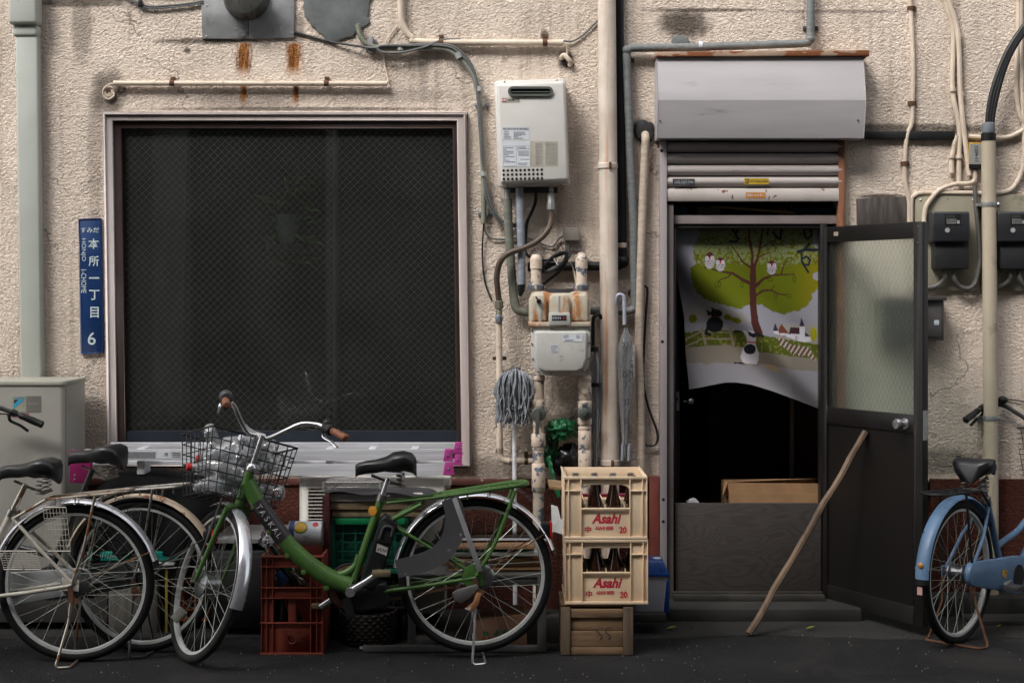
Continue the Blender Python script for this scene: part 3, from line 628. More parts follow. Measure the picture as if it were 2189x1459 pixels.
b = MB(); c0 = P(1067, 641, .09); s = S(1, .09); b.lathe([(6*s, 0), (9*s, 3*s), (9*s, 18*s), (6*s, 20*s), (7*s, 22*s), (7*s, 54*s)], c0, (0, 0, -1), 8); b.build('nut', M('olive_metal', C(120, 116, 100), .5, .5), t)
b = MB(); c0 = P(1067, 680, .10); b.lathe([(0.001, .026), (.018, .024), (.021, .01), (.021, 0)], c0, (0, -1, 0), 16); b.box(c0.x-.005, c0.x+.005, c0.y-.04, c0.y-.02, c0.z-.02, c0.z+.02); b.build('tap', M('tap_grey', C(138, 144, 156), .4, .5), t, bevel=.002)
# low gas pipe that carries on to the meter
t = thing('low_gas_pipe', 'thin cream gas pipe going down and bending right behind the mop', 'pipe', P(1067, 985, .05))
pipe('tube', [(1067, 692, .09), (1068, 830, .085), (1068, 985, .08), (1146, 985, .08), (1193, 985, .09), (1193, 940, .09), (1252, 940, .1)], S(7, .08), m_cream, parent=t, corner=.05)
for (px, py, hz) in ((1068, 766, 0), (1125, 985, 1)):
    b = MB(); c = P(px, py, .08); s = S(1, .08)
    if hz: b.lathe([(8.2*s, -4*s), (8.2*s, 4*s)], c, (1, 0, 0), 12); b.box(c.x-4*s, c.x+4*s, -.03, -.006, c.z+6*s, c.z+18*s)
    else: b.lathe([(8.2*s, -5*s), (8.2*s, 5*s)], c, (0, 0, 1), 12); b.box(c.x-15*s, c.x+15*s, -.05, -.042, c.z-4*s, c.z+4*s)
    b.build('clamp', M('brass_clamp', C(92, 80, 56), .45, .6, var=.3), t, bevel=.002)
for (px, py) in ((1068, 962), (1094, 985), (1193, 964)):
    b = MB(); c = P(px, py, .08); b.lathe([(S(8.4), -S(5)), (S(8.4), S(5))], c, (0, 0, 1) if px != 1094 else (1, 0, 0), 12); b.build('joint_collar', M('collar', C(150, 138, 124), .6, chip=(C(70, 66, 62), .5, 30)), t)
# heater power wire and small parts
t = thing('heater_power_lead', 'black power lead hanging from the heater with a bundled loop', 'lead', P(1140, 600, .08))
pipe('cord', [(1145, 402, .08), (1145, 430, .07), (1136, 455, .06), (1126, 478, .05), (1124, 510, .04), (1122, 535, .04), (1134, 550, .05), (1158, 556, .06), (1190, 556, .07)], S(3.4, .06), m_bcable, parent=t, smooth_k=6, n=8)
rn = random.Random(4)
for k in range(4):
    c = P(1186, 560, .14+.006*k); b = MB(); a0 = R_(28+k*4); q = []
    for i in range(16):
        u = 2*math.pi*i/16; x, z = S(38-k*3)*math.cos(u), S(9+k)*math.sin(u); q.append(c+Vector((x*math.cos(a0)-z*math.sin(a0), .004*math.sin(u*2+k), x*math.sin(a0)+z*math.cos(a0))))
    b.tube(q, S(2.7), 6, closed=True); b.build('bundled_loop', m_bcable, t)
b = MB(); b.bar(P(1184, 552, .175), P(1192, 566, .175), .006, .012, (0, 1, 0)); b.build('tie', m_white_pl, t)
pipe('cord_tail', [(1216, 525, .05), (1216, 545, .08), (1212, 556, .13), (1196, 580, .12), (1170, 600, .08), (1155, 612, .06)], S(3), m_bcable, parent=t, smooth_k=6, n=7)
pipe('earth_wire', [(1212, 556, .12), (1224, 570, .1), (1232, 606, .12)], S(2), m_cream, parent=t, smooth_k=6, n=6)
t = thing('outlet_box', 'small grey weatherproof outlet box between the heater and the gas meter', 'outlet', P(1222, 535, 0))
b = MB(); b.pbox(1205, 1239, 486, 514, .002, .05); b.build('cover', M('outlet_grey', C(138, 132, 124), .5), t, bevel=.006); b = MB(); b.pbox(1208, 1241, 512, 536, .002, .016); b.build('base', MATS['outlet_grey'], t, bevel=.004)
b = MB()
for (px, py, d) in ((1223, 489, .051), (1225, 533, .017), (1234, 531, .017)): b.ball(P(px, py, d), .003, 6)
b.build('screws', m_hole, t)
b = MB(); b.pbox(1127, 1134, 432, 450, .06, .08); b.pbox(1122, 1130, 438, 445, .06, .08); b.build('wire_connector', m_white_pl, loc=P(1130, 445, .07), label='tiny white wire connector dangling under the water heater', cat='connector', bevel=.003)
# --- black pipe: horizontal, elbow, vertical
t = thing('black_pipe', 'black insulated pipe down beside the downpipe and left behind the gas meter', 'pipe', P(1328, 560, .03))
pipe('insulation', [(1322, -80, .035), (1327, 300, .035), (1330, 535, .035), (1330, 562, .035), (1322, 568, .035), (1128, 570, .035)], S(10), m_black, parent=t, corner=.05)
b = MB(); b.lathe([(S(11), -S(5)), (S(11), S(5))], P(1330, 524, .035), (0, 0, 1), 14); b.build('tape_ring', m_ctape, t)
b = MB(); b.ball(P(1331, 558, .035), S(14), 12); b.build('taped_elbow', m_black, t)
# --- main downpipe
t = thing('downpipe', 'thick cream downpipe with rust streaks beside the water heater', 'downpipe', P(1304, 1300, .1))
m_dp, g, bs = newmat('rust_streaked_cream'); co = coords(g, False); n1 = g.noise(co, 7, 5); base = g.mix(g.ramp(n1, .3, .7), C(196, 182, 168), C(216, 204, 192))
sx = g.new('ShaderNodeSeparateXYZ'); g.l.new(co, sx.inputs[0]); wob = g.math('MULTIPLY', g.math('SUBTRACT', g.noise(g.scaled(co, 1, 1, .8), 5, 4), .5), .03)
k = g.math('ABSOLUTE', g.math('ADD', g.math('SUBTRACT', sx.outputs[0], -.018), wob))
stk = g.math('MULTIPLY', g.ramp(k, .013, .001), g.math('MULTIPLY', g.ramp(g.noise(g.scaled(co, 30, 30, 1.6), 1, 5), .42, .62), g.ramp(sx.outputs[1], .02, -.01)))
base = g.mix(g.math('MULTIPLY', stk, .85), base, C(190, 128, 84)); sp = g.ramp(g.noise(co, 45, 4, .7), .66, .7); base = g.mix(g.math('MULTIPLY', sp, .5), base, C(130, 110, 96))
g.l.new(base, bs.inputs['Base Color']); bs.inputs['Roughness'].default_value = .45
pipe('tube', [(1296, -80, .09), (1300, 355, .09), (1304, 990, .09), (1305, 1298, .09)], S(19.5, .09), m_dp, parent=t, n=24)
for py in (355, 988):
    b = MB(); s = S(1, .09); c = P(1299 if py < 500 else 1304, py, .09); b.lathe([(20.5*s, -6*s), (21.5*s, -5*s), (21.5*s, 5*s), (20.5*s, 6*s)], c, (0, 0, 1), 24); b.build('pipe_clamp', m_dp, t)
    b = MB(); b.box(c.x+1*s, c.x+7*s, c.y-24*s, c.y-19*s, c.z-7*s, c.z+7*s); b.build('clamp_bolt', m_rust, t, bevel=.002)
# --- grey wrapped pipe with elbows (over the shutter box)
t = thing('grey_wrapped_pipe', 'grey taped pipe running above the shutter box and down beside the downpipe', 'pipe', P(1340, 640, .04))
pipe('tape_wrap', [(1733, -80, .05), (1733, 66, .05), (1732, 90, .05), (1720, 93, .05), (1500, 101, .05), (1348, 103, .05), (1339, 110, .05), (1340, 140, .05), (1346, 300, .05), (1354, 470, .05), (1357, 640, .045), (1357, 660, .045), (1345, 664, .045), (1262, 664, .04)], S(8.6), m_grey_tape, parent=t, wrap=.034, corner=.03)
lugs(t, 1732, 62, 16, m_dkgrey, 10); lugs(t, 1344, 130, 12, m_dkgrey, 9); lugs(t, 1356, 624, 14, m_dkgrey, 10)
for (px, py) in ((1735, 80), (1340, 104)):
    b = MB(); b.ball(P(px if px < 1500 else 1732, py+4, .05), S(11), 12); b.build('elbow', m_grey_tape, t)
b = MB(); b.lathe([(S(9.6), -S(4)), (S(9.6), S(4))], P(1497, 98, .05), (1, 0, 0), 14); b.build('white_tape', m_paper, t)
# --- cream wrapped pipe by the door
t = thing('cream_wrapped_pipe', 'cream taped pipe hanging from a black sealed hole left of the doorway', 'pipe', P(1370, 1005, .05))
pipe('tape_wrap', [(1379, 288, .02), (1380, 296, .05), (1379, 330, .05), (1374, 430, .05), (1370, 540, .055), (1367, 640, .055), (1366, 760, .06), (1370, 900, .06), (1371, 1250, .06)], S(8.6), m_ctape, parent=t, wrap=.036, smooth_k=6)
t = thing('loose_black_cable', 'thin black cable hanging in a long loop beside the doorway', 'cable', P(1390, 940, .02))
pipe('cable', [(1378, 610, .03), (1384, 622, .03), (1380, 680, .03), (1376, 760, .03), (1376, 820, .03), (1386, 870, .03), (1404, 920, .03), (1404, 945, .03), (1390, 952, .03), (1377, 940, .03), (1376, 850, .03)], S(2.6), m_bcable, parent=t, smooth_k=6, n=7)
# ================================================================ gas meter
t = thing('gas_meter', 'grey gas meter with rusty orange top housing and small number display', 'gas meter', P(1196, 803, .1))
m_gm = M('meter_grey', C(184, 183, 178), .45, var=.08, vs=6, dirt=(C(120, 112, 100), .25, 8))
m_gmr, g, bs = newmat('rusty_meter_top'); co = coords(g, False); n1 = g.noise(g.scaled(co, 1.4, 1, .45), 13, 6, .6)
col = g.mix(g.ramp(n1, .46, .62), C(190, 182, 166), C(172, 116, 70)); col = g.mix(g.ramp(g.noise(co, 40, 5), .5, .75, 0, .6), col, C(204, 160, 108)); g.l.new(col, bs.inputs['Base Color']); bs.inputs['Roughness'].default_value = .5
d = .26
b = MB(); b.prism([(X(1136, d), Z(697, d)), (X(1262, d), Z(697, d)), (X(1262, d), Z(760, d)), (X(1258, d), Z(785, d)), (X(1240, d), Z(802, d)), (X(1156, d), Z(802, d)), (X(1139, d), Z(785, d)), (X(1135, d), Z(760, d))], -d, -.1); b.build('lower_case', m_gm, t, bevel=.006)
b = MB(); b.prism([(X(1143, d), Z(707, d)), (X(1255, d), Z(707, d)), (X(1254, d), Z(765, d)), (X(1246, d), Z(788, d)), (X(1232, d), Z(794, d)), (X(1164, d), Z(794, d)), (X(1152, d), Z(788, d)), (X(1143, d), Z(765, d))], -.285, -.25); b.build('lower_cover', m_gm, t, bevel=.012, seg=3)
b = MB()
for (px, py) in ((1136.5, 706), (1178, 703), (1226, 703), (1259, 705), (1136, 735), (1259, 733), (1138, 767), (1258, 766), (1150, 794), (1178, 799), (1216, 799), (1245, 793)): b.lathe([(.005, 0), (.004, .006)], P(px+1, py, d), (0, -1, 0), 8)
b.build('rim_screws', m_steel, t)
b = MB(); b.pbox(1130, 1263, 688, 697.5, .1, .275); b.build('joint_band', m_gmr, t, bevel=.004)
b = MB(); b.prism([(X(1131, d), Z(689, d)), (X(1261, d), Z(689, d)), (X(1261, d), Z(640, d)), (X(1256, d), Z(624, d)), (X(1226, d), Z(622, d)), (X(1218, d), Z(626, d)), (X(1174, d), Z(626, d)), (X(1168, d), Z(622, d)), (X(1138, d), Z(624, d)), (X(1131, d), Z(640, d))], -.235, -.1); b.build('top_housing', m_gmr, t, bevel=.008)
for (l, r) in ((1134, 1168), (1174, 1218), (1224, 1258)):
    b = MB(); b.prism([(X(l, d), Z(686, d)), (X(r, d), Z(686, d)), (X(r, d), Z(638, d)), (X(r-6, d), Z(628, d)), (X(l+6, d), Z(628, d)), (X(l, d), Z(638, d))], -.262, -.23); b.build('housing_lobe', m_gmr, t, bevel=.01, seg=3)
b = MB(); b.pbox(1151, 1158, 645, 687, .255, .267); b.pbox(1190, 1196, 632, 668, .255, .266); b.build('stripe', m_gm, t, bevel=.002)
b = MB(); b.lathe([(.0125, 0), (.0125, .02), (.009, .026)], P(1152, 644, .262), (0, -1, 0), 14); b.bar(P(1152, 643, .28), P(1145, 634, .28), .008, .006, (0, 1, 0)); b.build('black_cap', m_black, t)
b = MB(); b.pbox(1173, 1219, 668, 695, .25, .285); b.build('display_case', m_gm, t, bevel=.005)
b = MB(); b.pbox(1180, 1211, 674, 685, .28, .2865); b.build('display', m_hole, t)
b = MB(); b.text('00293', X(1190, .287), Z(679.5, .287), -.288, w=S(18, .287), h=S(4.6, .287)); b.build('digits', m_paper, t, smooth=False); b = MB(); b.text('88', X(1206, .287), Z(679.5, .287), -.288, w=S(7, .287), h=S(4.6, .287)); b.build('red_digits', M('digit_red', C(170, 70, 80), .5), t, smooth=False)
y = -.2863
b = MB(); b.quad(X(1202, .286), X(1245, .286), Z(730, .286), Z(714, .286), y); b.quad(X(1177, .286), X(1194, .286), Z(754, .286), Z(736, .286), y); b.build('sticker', m_paper, t, smooth=False)
b = MB(); b.micro(X(1205, .286), X(1216, .286), Z(723, .286), Z(715, .286), y-.001, 3, 1); b.micro(X(1232, .286), X(1243, .286), Z(723, .286), Z(715, .286), y-.001, 3, 2); b.micro(X(1207, .286), X(1226, .286), Z(730, .286), Z(724, .286), y-.001, 1, 3, 1); b.micro(X(1178, .286), X(1193, .286), Z(753, .286), Z(737, .286), y-.001, 4, 4)
b.text('0862', X(1200, .286), Z(761, .286), y-.001, h=S(3, .286)); b.text('15A', X(1200, .286), Z(770, .286), y-.001, h=S(3, .286)); b.build('lettering', MATS['print_grey'], t, smooth=False)
b = MB(); b.pbox(1165, 1227, 617, 626, .12, .22); b.build('top_bridge', m_dkgrey, t)
for px in (1146, 1243):
    dd = .17; s = S(1, dd); b = MB()
    b.tube(rounded([P(px, 612, dd), P(px, 555, dd), P(px, 549, .05), P(px, 549, .0)], .05, 6), 11.5*s, 16); b.build('riser', m_chipped, t)
    b = MB(); b.lathe([(13*s, 0), (13*s, 18*s)], P(px, 574, dd), (0, 0, 1), 16); b.lathe([(.5*s, 13*s+0), (8*s, 12*s), (13*s, 4*s), (13*s, 0)], P(px, 556, dd), (0, 0, 1), 16, cap=False); b.build('elbow_cap', m_chipped, t)
    b = MB(); b.lathe([(15*s, 0), (17*s, 3*s), (17*s, 11*s), (14*s, 13*s)], P(px, 620, dd), (0, 0, 1), 8); b.build('flange_nut', M('grey_blue_nut', C(110, 116, 126), .5, .3, chip=(C(190, 180, 160), .35, 30)), t)
# --- gas risers below the meter
def valve(px, py, d, parent, lever):
    b = MB(); b.lathe([(.001, .03), (S(13), .028), (S(15.5), .02), (S(15.5), 0)], P(px, py, d), (0, -1, 0), 22)
    if lever: b.bar(P(px-1, py-12, d+.045), P(px-3, py+44, d+.045), S(8), .008, (0, 1, 0))
    else: b.bar(P(px-5, py+6, d+.035), P(px+5, py-6, d+.035), S(10), .014, (0, 1, 0)); b.bar(P(px, py-12, d+.02), P(px, py-20, d+.02), S(10), .02, (0, 1, 0))
    b.build('valve_handle', M('valve_grey', C(98, 102, 98), .45, .4, var=.2), parent, bevel=.002)
t = thing('left_gas_riser', 'cream gas pipe with lever valve rising to the left of the meter', 'pipe', P(1151, 1300, .17))
s = S(1, .17); dd = .17
pipe('tube', [(1151, 1300, dd), (1151, 800, dd)], 12*s, m_chipped, parent=t, n=16)
for (py, h, r) in ((808, 10, 14), (862, 18, 14.5), (905, 10, 14), (940, 28, 15.5), (958, 5, 13.5), (1020, 60, 14.3)): b = MB(); b.lathe([(r*s-.002, -h*s/2), (r*s, -h*s/2+.003), (r*s, h*s/2-.003), (r*s-.002, h*s/2)], P(1151, py, dd), (0, 0, 1), 16); b.build('coupling', m_chipped, t)
valve(1151, 884, dd+.03, t, True)
t = thing('right_gas_riser', 'cream gas pipe with round capped valve rising to the right of the meter', 'pipe', P(1250, 1010, .17))
pipe('tube', [(1250, 1250, dd), (1250, 800, dd)], 12*s, m_chipped, parent=t, n=16)
for (py, h, r) in ((808, 8, 13.5), (835, 36, 13.6), (865, 18, 15), (900, 14, 15), (915, 8, 14), (940, 42, 14), (990, 60, 14)): b = MB(); b.lathe([(r*s-.002, -h*s/2), (r*s, -h*s/2+.003), (r*s, h*s/2-.003), (r*s-.002, h*s/2)], P(1250, py, dd), (0, 0, 1), 16); b.build('coupling', m_chipped, t)
valve(1250, 882, dd+.03, t, False)
b = MB(); b.lathe([(S(7), 0), (S(7), .012), (.001, .014)], P(1250, 834, dd+.03), (0, -1, 0), 14); b.build('plug', m_cream, t)
# ================================================================ mop, umbrellas, bags
t = thing('mop', 'grey string mop standing upside down against the wall', 'mop', P(1100, 1060, .12))
m_mop = M('mop_yarn', C(138, 142, 148), .95, var=.3, vs=40, bump=.4)
b = MB(); rn = random.Random(11)
for i in range(230):
    a = rn.uniform(-1, 1); dep = rn.uniform(.09, .21); L = rn.uniform(62, 116); w = 24+10*rn.random(); cu = rn.uniform(-5, 5)
    q = [P(1101+a*10, 797+abs(a)*4, dep-.03), P(1101+a*22, 789+abs(a)*9+rn.uniform(-2, 4), dep), P(1100+a*(w+4), 812+rn.uniform(-6, 8), dep+.018), P(1099+a*(w+6)+cu, 838+rn.uniform(-5, 5), dep+rn.uniform(0, .025)), P(1098+a*(w+4)-cu, 862+rn.uniform(-5, 5), dep+rn.uniform(-.01, .02)), P(1097+a*(w+2)+rn.uniform(-9, 9), min(905, 795+L), dep+rn.uniform(-.03, .02))]
    if rn.random() < .3: q.append(q[-1]+Vector((rn.uniform(-.03, .03), rn.uniform(-.02, .01), rn.uniform(-.02, .03))))
    b.tube(catmull(q, 4), S(rn.uniform(1.1, 1.9)), 4, cap=False)
b.build('mop_strings', m_mop, t, kind='stuff')
b = MB(); b.pbox(1092, 1112, 786, 800, .1, .17); b.ball(P(1100, 840, .13), .035, 10, 1, .6, 2.2); b.build('mop_head_clamp', M('mop_core', C(70, 72, 78), .9), t, bevel=.004)
pipe('handle', [(1099, 812, .12), (1100, 1035, .16), (1101, 1300, .22)], S(4.7, .14), m_alu, parent=t)
t = thing('clear_umbrella', 'folded clear plastic umbrella with white hook handle right of the downpipe', 'umbrella', P(1340, 985, .12))
m_umb = clearmat('clear_umbrella_film', (.86, .88, .92), .2, .2, .6, 45, pale_film=.12, dcol=(.75, .77, .8))
m_hook = M('white_hook', C(170, 172, 190), .35, var=.05)
pipe('hook_handle', [(1318, 648, .12), (1320, 632, .14), (1328, 630, .14), (1334, 640, .14), (1335, 694, .14)], S(4, .12), m_hook, parent=t, smooth_k=6)
def umb_body(parent, px, tp, bt, w, d, seed, mat, tilt=0):
    b = MB(); n = 26; rings = []; rn = random.Random(seed); L = 14
    for i in range(L+1):
        t_ = i/L; py = tp+(bt-tp)*t_; r = w*(.25+1.0*min(1, t_*5) if t_ < .2 else 1.25-.85*((t_-.2)/.8)**1.15)
        c = P(px+tilt*t_, py, d); ring = []
        for j in range(n):
            a = 2*math.pi*j/n+t_*.5; k = r*(1+.26*math.sin(a*6+seed)+.1*rn.uniform(-1, 1)*.6)
            ring.append(c+Vector((S(k)*math.cos(a), S(k)*.7*math.sin(a), 0)))
        rings += ring
    fs = [(i*n+j, i*n+(j+1) % n, (i+1)*n+(j+1) % n, (i+1)*n+j) for i in range(L) for j in range(n)]
    b.add(rings, fs); b.build('folded_canopy', mat, parent, ang=80)
    b = MB(); b.tube(pp([(px, tp-4, d), (px+tilt, bt+26, d)]), S(1.6), 8)
    for j in range(6): a = 2*math.pi*j/6; c0, c1 = P(px, tp+4, d), P(px+tilt, bt, d); b.tube([c0, c0.lerp(c1, .25)+Vector((S(w*.8)*math.cos(a), S(w*.5)*math.sin(a), 0)), c1+Vector((S(w*.3)*math.cos(a), S(w*.25)*math.sin(a), 0))], S(.9), 4)
    b.build('ribs', m_galv, parent)
umb_body(t, 1338, 700, 950, 12.5, .13, 1, m_umb, -2)
for px in (1331, 1345): b = MB(); b.tube(pp([(px, 948, .13), (px-1, 984, .13)]), S(3.2), 8); b.build('tip', M('umbrella_tip', C(140, 146, 158), .4), t)
b = MB(); rn = random.Random(8)
for (px, py) in ((1333, 738), (1341, 737), (1349, 735), (1332, 798), (1339, 800), (1345, 797), (1338, 822), (1336, 860), (1343, 858), (1336, 900), (1342, 898)):
    c = P(px, py, .165); b.tube(catmull([c+Vector((-S(3), 0, S(6))), c+Vector((S(2), -.003, S(3))), c+Vector((0, -.004, -S(2))), c+Vector((-S(2), 0, -S(7)))], 3), S(.8), 4)
b.build('printed_letters', m_ink, t)
t = thing('black_handled_umbrella', 'folded grey see-through umbrella with black handle left of the downpipe', 'umbrella', P(1272, 1000, .12))
pipe('hook_handle', [(1268, 740, .13), (1268, 688, .13), (1271, 676, .13), (1280, 672, .12), (1286, 680, .11)], S(4, .12), m_black, parent=t, smooth_k=6)
umb_body(t, 1273, 745, 1000, 8.5, .12, 3, clearmat('grey_umbrella_film', (.7, .73, .78), .18, .22, .6, 45, pale_film=.1, dcol=(.55, .58, .63)), 0)
b = MB(); b.lathe([(S(11), -S(4)), (S(11), S(4))], P(1273, 822, .12), (0, 0, 1), 14); b.build('strap', m_black, t); b = MB(); b.lathe([(S(9), -S(5)), (S(7), S(5))], P(1271, 746, .12), (0, 0, 1), 8); b.build('runner', m_black, t)
def crumple(name, mat, label, cat, px, py, d, rx, rz, ry, seed, f=3.0, amp=.35, n=28):
    c = P(px, py, d); b = MB(); k = n//2; vs = []
    for i in range(k+1):
        t_ = math.pi*i/k
        for j in range(n):
            p = 2*math.pi*j/n; u = Vector((math.sin(t_)*math.cos(p), math.sin(t_)*math.sin(p), math.cos(t_)))
            r = 1+amp*noise.noise(u*f+Vector((seed, 0, 0)))+amp*.7*abs(noise.noise(u*f*2.7+Vector((0, seed, 0))))
            vs.append(c+Vector((u.x*S(rx, d)*r, u.y*ry*r, u.z*S(rz, d)*r)))
    b.add(vs, [(i*n+j, (i+1)*n+j, (i+1)*n+(j+1) % n, i*n+(j+1) % n) for i in range(k) for j in range(n)])
    return b.build(name, mat, label=label, cat=cat, loc=(c.x, c.y, c.z-S(rz, d)), ang=70)
m_gbag = M('green_polythene', C(14, 84, 48), .35, var=.3, vs=14, bump=.5, bs=30)
crumple('green_plastic_bag', m_gbag, 'crumpled green plastic bag stuffed between the gas pipes', 'plastic bag', 1200, 918, .14, 28, 20, .05, 2, 3.1, .55, 44)
crumple('green_bag_tail', m_gbag, 'trailing end of green plastic behind the left gas riser', 'plastic bag', 1176, 962, .09, 20, 32, .03, 5, 3.1, .55, 36)
b = MB(); q = catmull(pp([(1172, 975, .2), (1178, 1000, .22), (1184, 1030, .24), (1196, 1062, .26)]), 6); b.tube(q, S(7), 6, flat=.3, rf=lambda i, k: 1+.3*math.sin(i*1.7)); b.build('green_plastic_strip', m_gbag, label='twisted green plastic strip hanging down beside the left gas riser', cat='plastic strip', loc=q[-1])
crumple('black_bin_bag', M('black_polythene', C(20, 20, 22), .28, var=.2, bump=.6, bs=25), 'shiny black bin bag wedged behind the right gas riser', 'bag', 1216, 982, .09, 30, 32, .06, 9, 2.2, .45)
# ================================================================ right-hand wall: board, cables, meters, pole
b = MB(); b.prism([(X(1831), Z(480)), (X(1940), Z(480)), (X(1938), Z(421)), (X(1830), Z(425))], -.02, -.001)
b.build('weathered_board', M('grey_weathered_wood', C(80, 74, 70), .9, var=.45, vs=7, stretch=(5, 1, .6), bump=.5), label='small dark weathered wooden board fixed above the open door', cat='board', loc=P(1885, 480, 0), bevel=.002)
b = MB(); b.prism([(X(1825, .03), Z(296, .03)), (X(2042, .03), Z(298, .03)), (X(2042, .03), Z(280, .03)), (X(1825, .03), Z(281, .03))], -.03, -.001); b.build('black_strip', M('black_strip', C(30, 31, 31), .5, var=.2), label='black horizontal strip running right from the shutter box', cat='strip', loc=P(1930, 296, 0), bevel=.003)
def painted_cable(name, label, paths, clips=(), r=5.4):
    t = thing(name, label, 'cable', P(paths[0][0][0], paths[0][0][1], 0))
    for q in paths: pipe('cable', q, S(r), m_cream, parent=t, smooth_k=6, n=9)
    for (px, py) in clips:
        b = MB(); b.lathe([(S(r+1.6), -S(4.5)), (S(r+1.6), S(4.5))], P(px, py, .022), (0, 0, 1), 10); b.box(X(px-9), X(px+9), -.012, -.001, Z(py+4), Z(py-4)); b.build('clip', m_rust, t)
    return t
d = .022
painted_cable('painted_cable', 'single cream painted cable with rusty clips right of the shutter box', [[(1941, -80, d), (1947, 20, d), (1952, 130, d), (1951, 215, d), (1949, 262, d), (1939, 290, d), (1934, 340, d), (1935, 390, d), (1943, 430, d), (1943, 500, d)]], ((1948, 18), (1949, 221), (1934, 350)), 4.6)
t = painted_cable('painted_cable_pair', 'two thick cream painted cables side by side dropping towards the electric meters', [[(2000, -60, d), (2025, 20, d), (2038, 70, d), (2036, 190, d), (2050, 270, d), (2050, 340, d), (2050, 390, d)], [(2010, -60, d+.01), (2032, 15, d+.01), (2048, 75, d+.01), (2053, 200, d+.01), (2063, 300, d+.01), (2072, 375, d+.01)], [(2045, 290, d), (2035, 335, d), (2034, 370, d)]], (), 5.4)
for (px, py) in ((2036, 192), (2054, 200), (2034, 334), (2050, 335), (2049, 78)):
    b = MB(); b.lathe([(S(7.5), -S(4)), (S(7.5), S(4))], P(px, py, .025), (0, 0, 1), 10); b.build('clip', m_cream, t)
t = painted_cable('meter_feed_cable', 'cream cable arching over into the left electric meter board', [[(2083, 365, .03), (2083, 385, .03), (2070, 392, .03), (2040, 394, .03), (2010, 405, .03), (1990, 425, .035), (1977, 450, .04), (1975, 500, .05)], [(1948, 500, .02), (1948, 432, .02), (1955, 418, .02), (1975, 412, .02), (2060, 412, .02), (2140, 412, .02), (2170, 395, .02), (2188, 350, .02), (2189, 280, .02), (2183, 150, .02), (2182, -60, .02)], [(2070, 292, .02), (2140, 295, .02), (2175, 285, .02), (2190, 270, .02), (2178, 240, .02), (2172, 180, .02), (2176, 80, .02), (2178, -60, .02)]], (), 5)
t = thing('black_service_cable', 'bundle of thick black cables entering the top of the cream pole', 'cable', P(2113, 280, .1))
for k in range(3): pipe('cable', [(2111+k*4, 290, .1), (2112+k*5, 250, .1), (2120+k*6, 200, .1), (2140+k*5, 140, .1), (2165+k*5, 90, .1), (2215+k*5, 20, .09), (2260, -40, .08)], S(5.5, .1), m_bcable, parent=t, smooth_k=8)
t = thing('cream_pole', 'slim cream plastic pole carrying service cables down to the pavement', 'pole', P(2116, 1310, .1))
m_pole = M('cream_pole_paint', C(178, 166, 146), .5, var=.08, vs=3, dirt=(C(120, 108, 90), .3, 5))
pipe('tube', [(2113, 298, .1), (2118, 880, .1), (2120, 1300, .1)], S(15.2, .1), m_pole, parent=t, n=20)
b = MB(); s = S(1, .1); b.lathe([(15.6*s, 0), (15.8*s, 16*s), (13*s, 18*s)], P(2113, 302, .1), (0, 0, 1), 16); b.build('black_collar', m_black, t); b = MB(); b.lathe([(13*s, 0), (14*s, 4*s), (13*s, 20*s), (10*s, 22*s)], P(2113, 284, .1), (0, 0, 1), 10); b.build('grey_cap', M('cap_grey', C(112, 118, 126), .5), t)
for py in (437, 893):
    b = MB(); b.lathe([(16.2*s, -5*s), (17*s, 0), (16.2*s, 5*s)], P(2114.3 if py < 500 else 2118, py, .1), (0, 0, 1), 18); c = P(2133, py, .1); b.ball(c, 6*s, 8); b.box(c.x-40*s, c.x, -.08, -.0, c.z-3*s, c.z+3*s); b.build('pole_clamp', m_galv, t)
t = thing('tag_box', 'small yellow-edged plastic box with a handwritten number behind the cream pole', 'box', P(2085, 358, 0))
b = MB(); b.pbox(2072, 2102, 304, 352, .002, .05); b.build('case', M('yellow_case', C(168, 132, 54), .5), t, bevel=.005); b = MB(); b.pbox(2074, 2103, 308, 351, .048, .053); b.build('label_plate', M('grey_paper', C(140, 142, 140), .6), t); b = MB(); b.pbox(2072, 2103, 351, 360, .002, .052); b.build('black_base', m_black, t)
b = MB(); b.text('T204-11', X(2087, .05), Z(328, .05), -.0545, w=S(34, .05), h=S(8, .05), rot=-88, bold=-.0); b.build('lettering', m_ink, t, smooth=False)
m_board = M('olive_board', C(150, 144, 126), .55, var=.08, vs=4, dirt=(C(96, 92, 74), .3, 6))
m_em = M('meter_black', C(42, 43, 46), .42, var=.12)
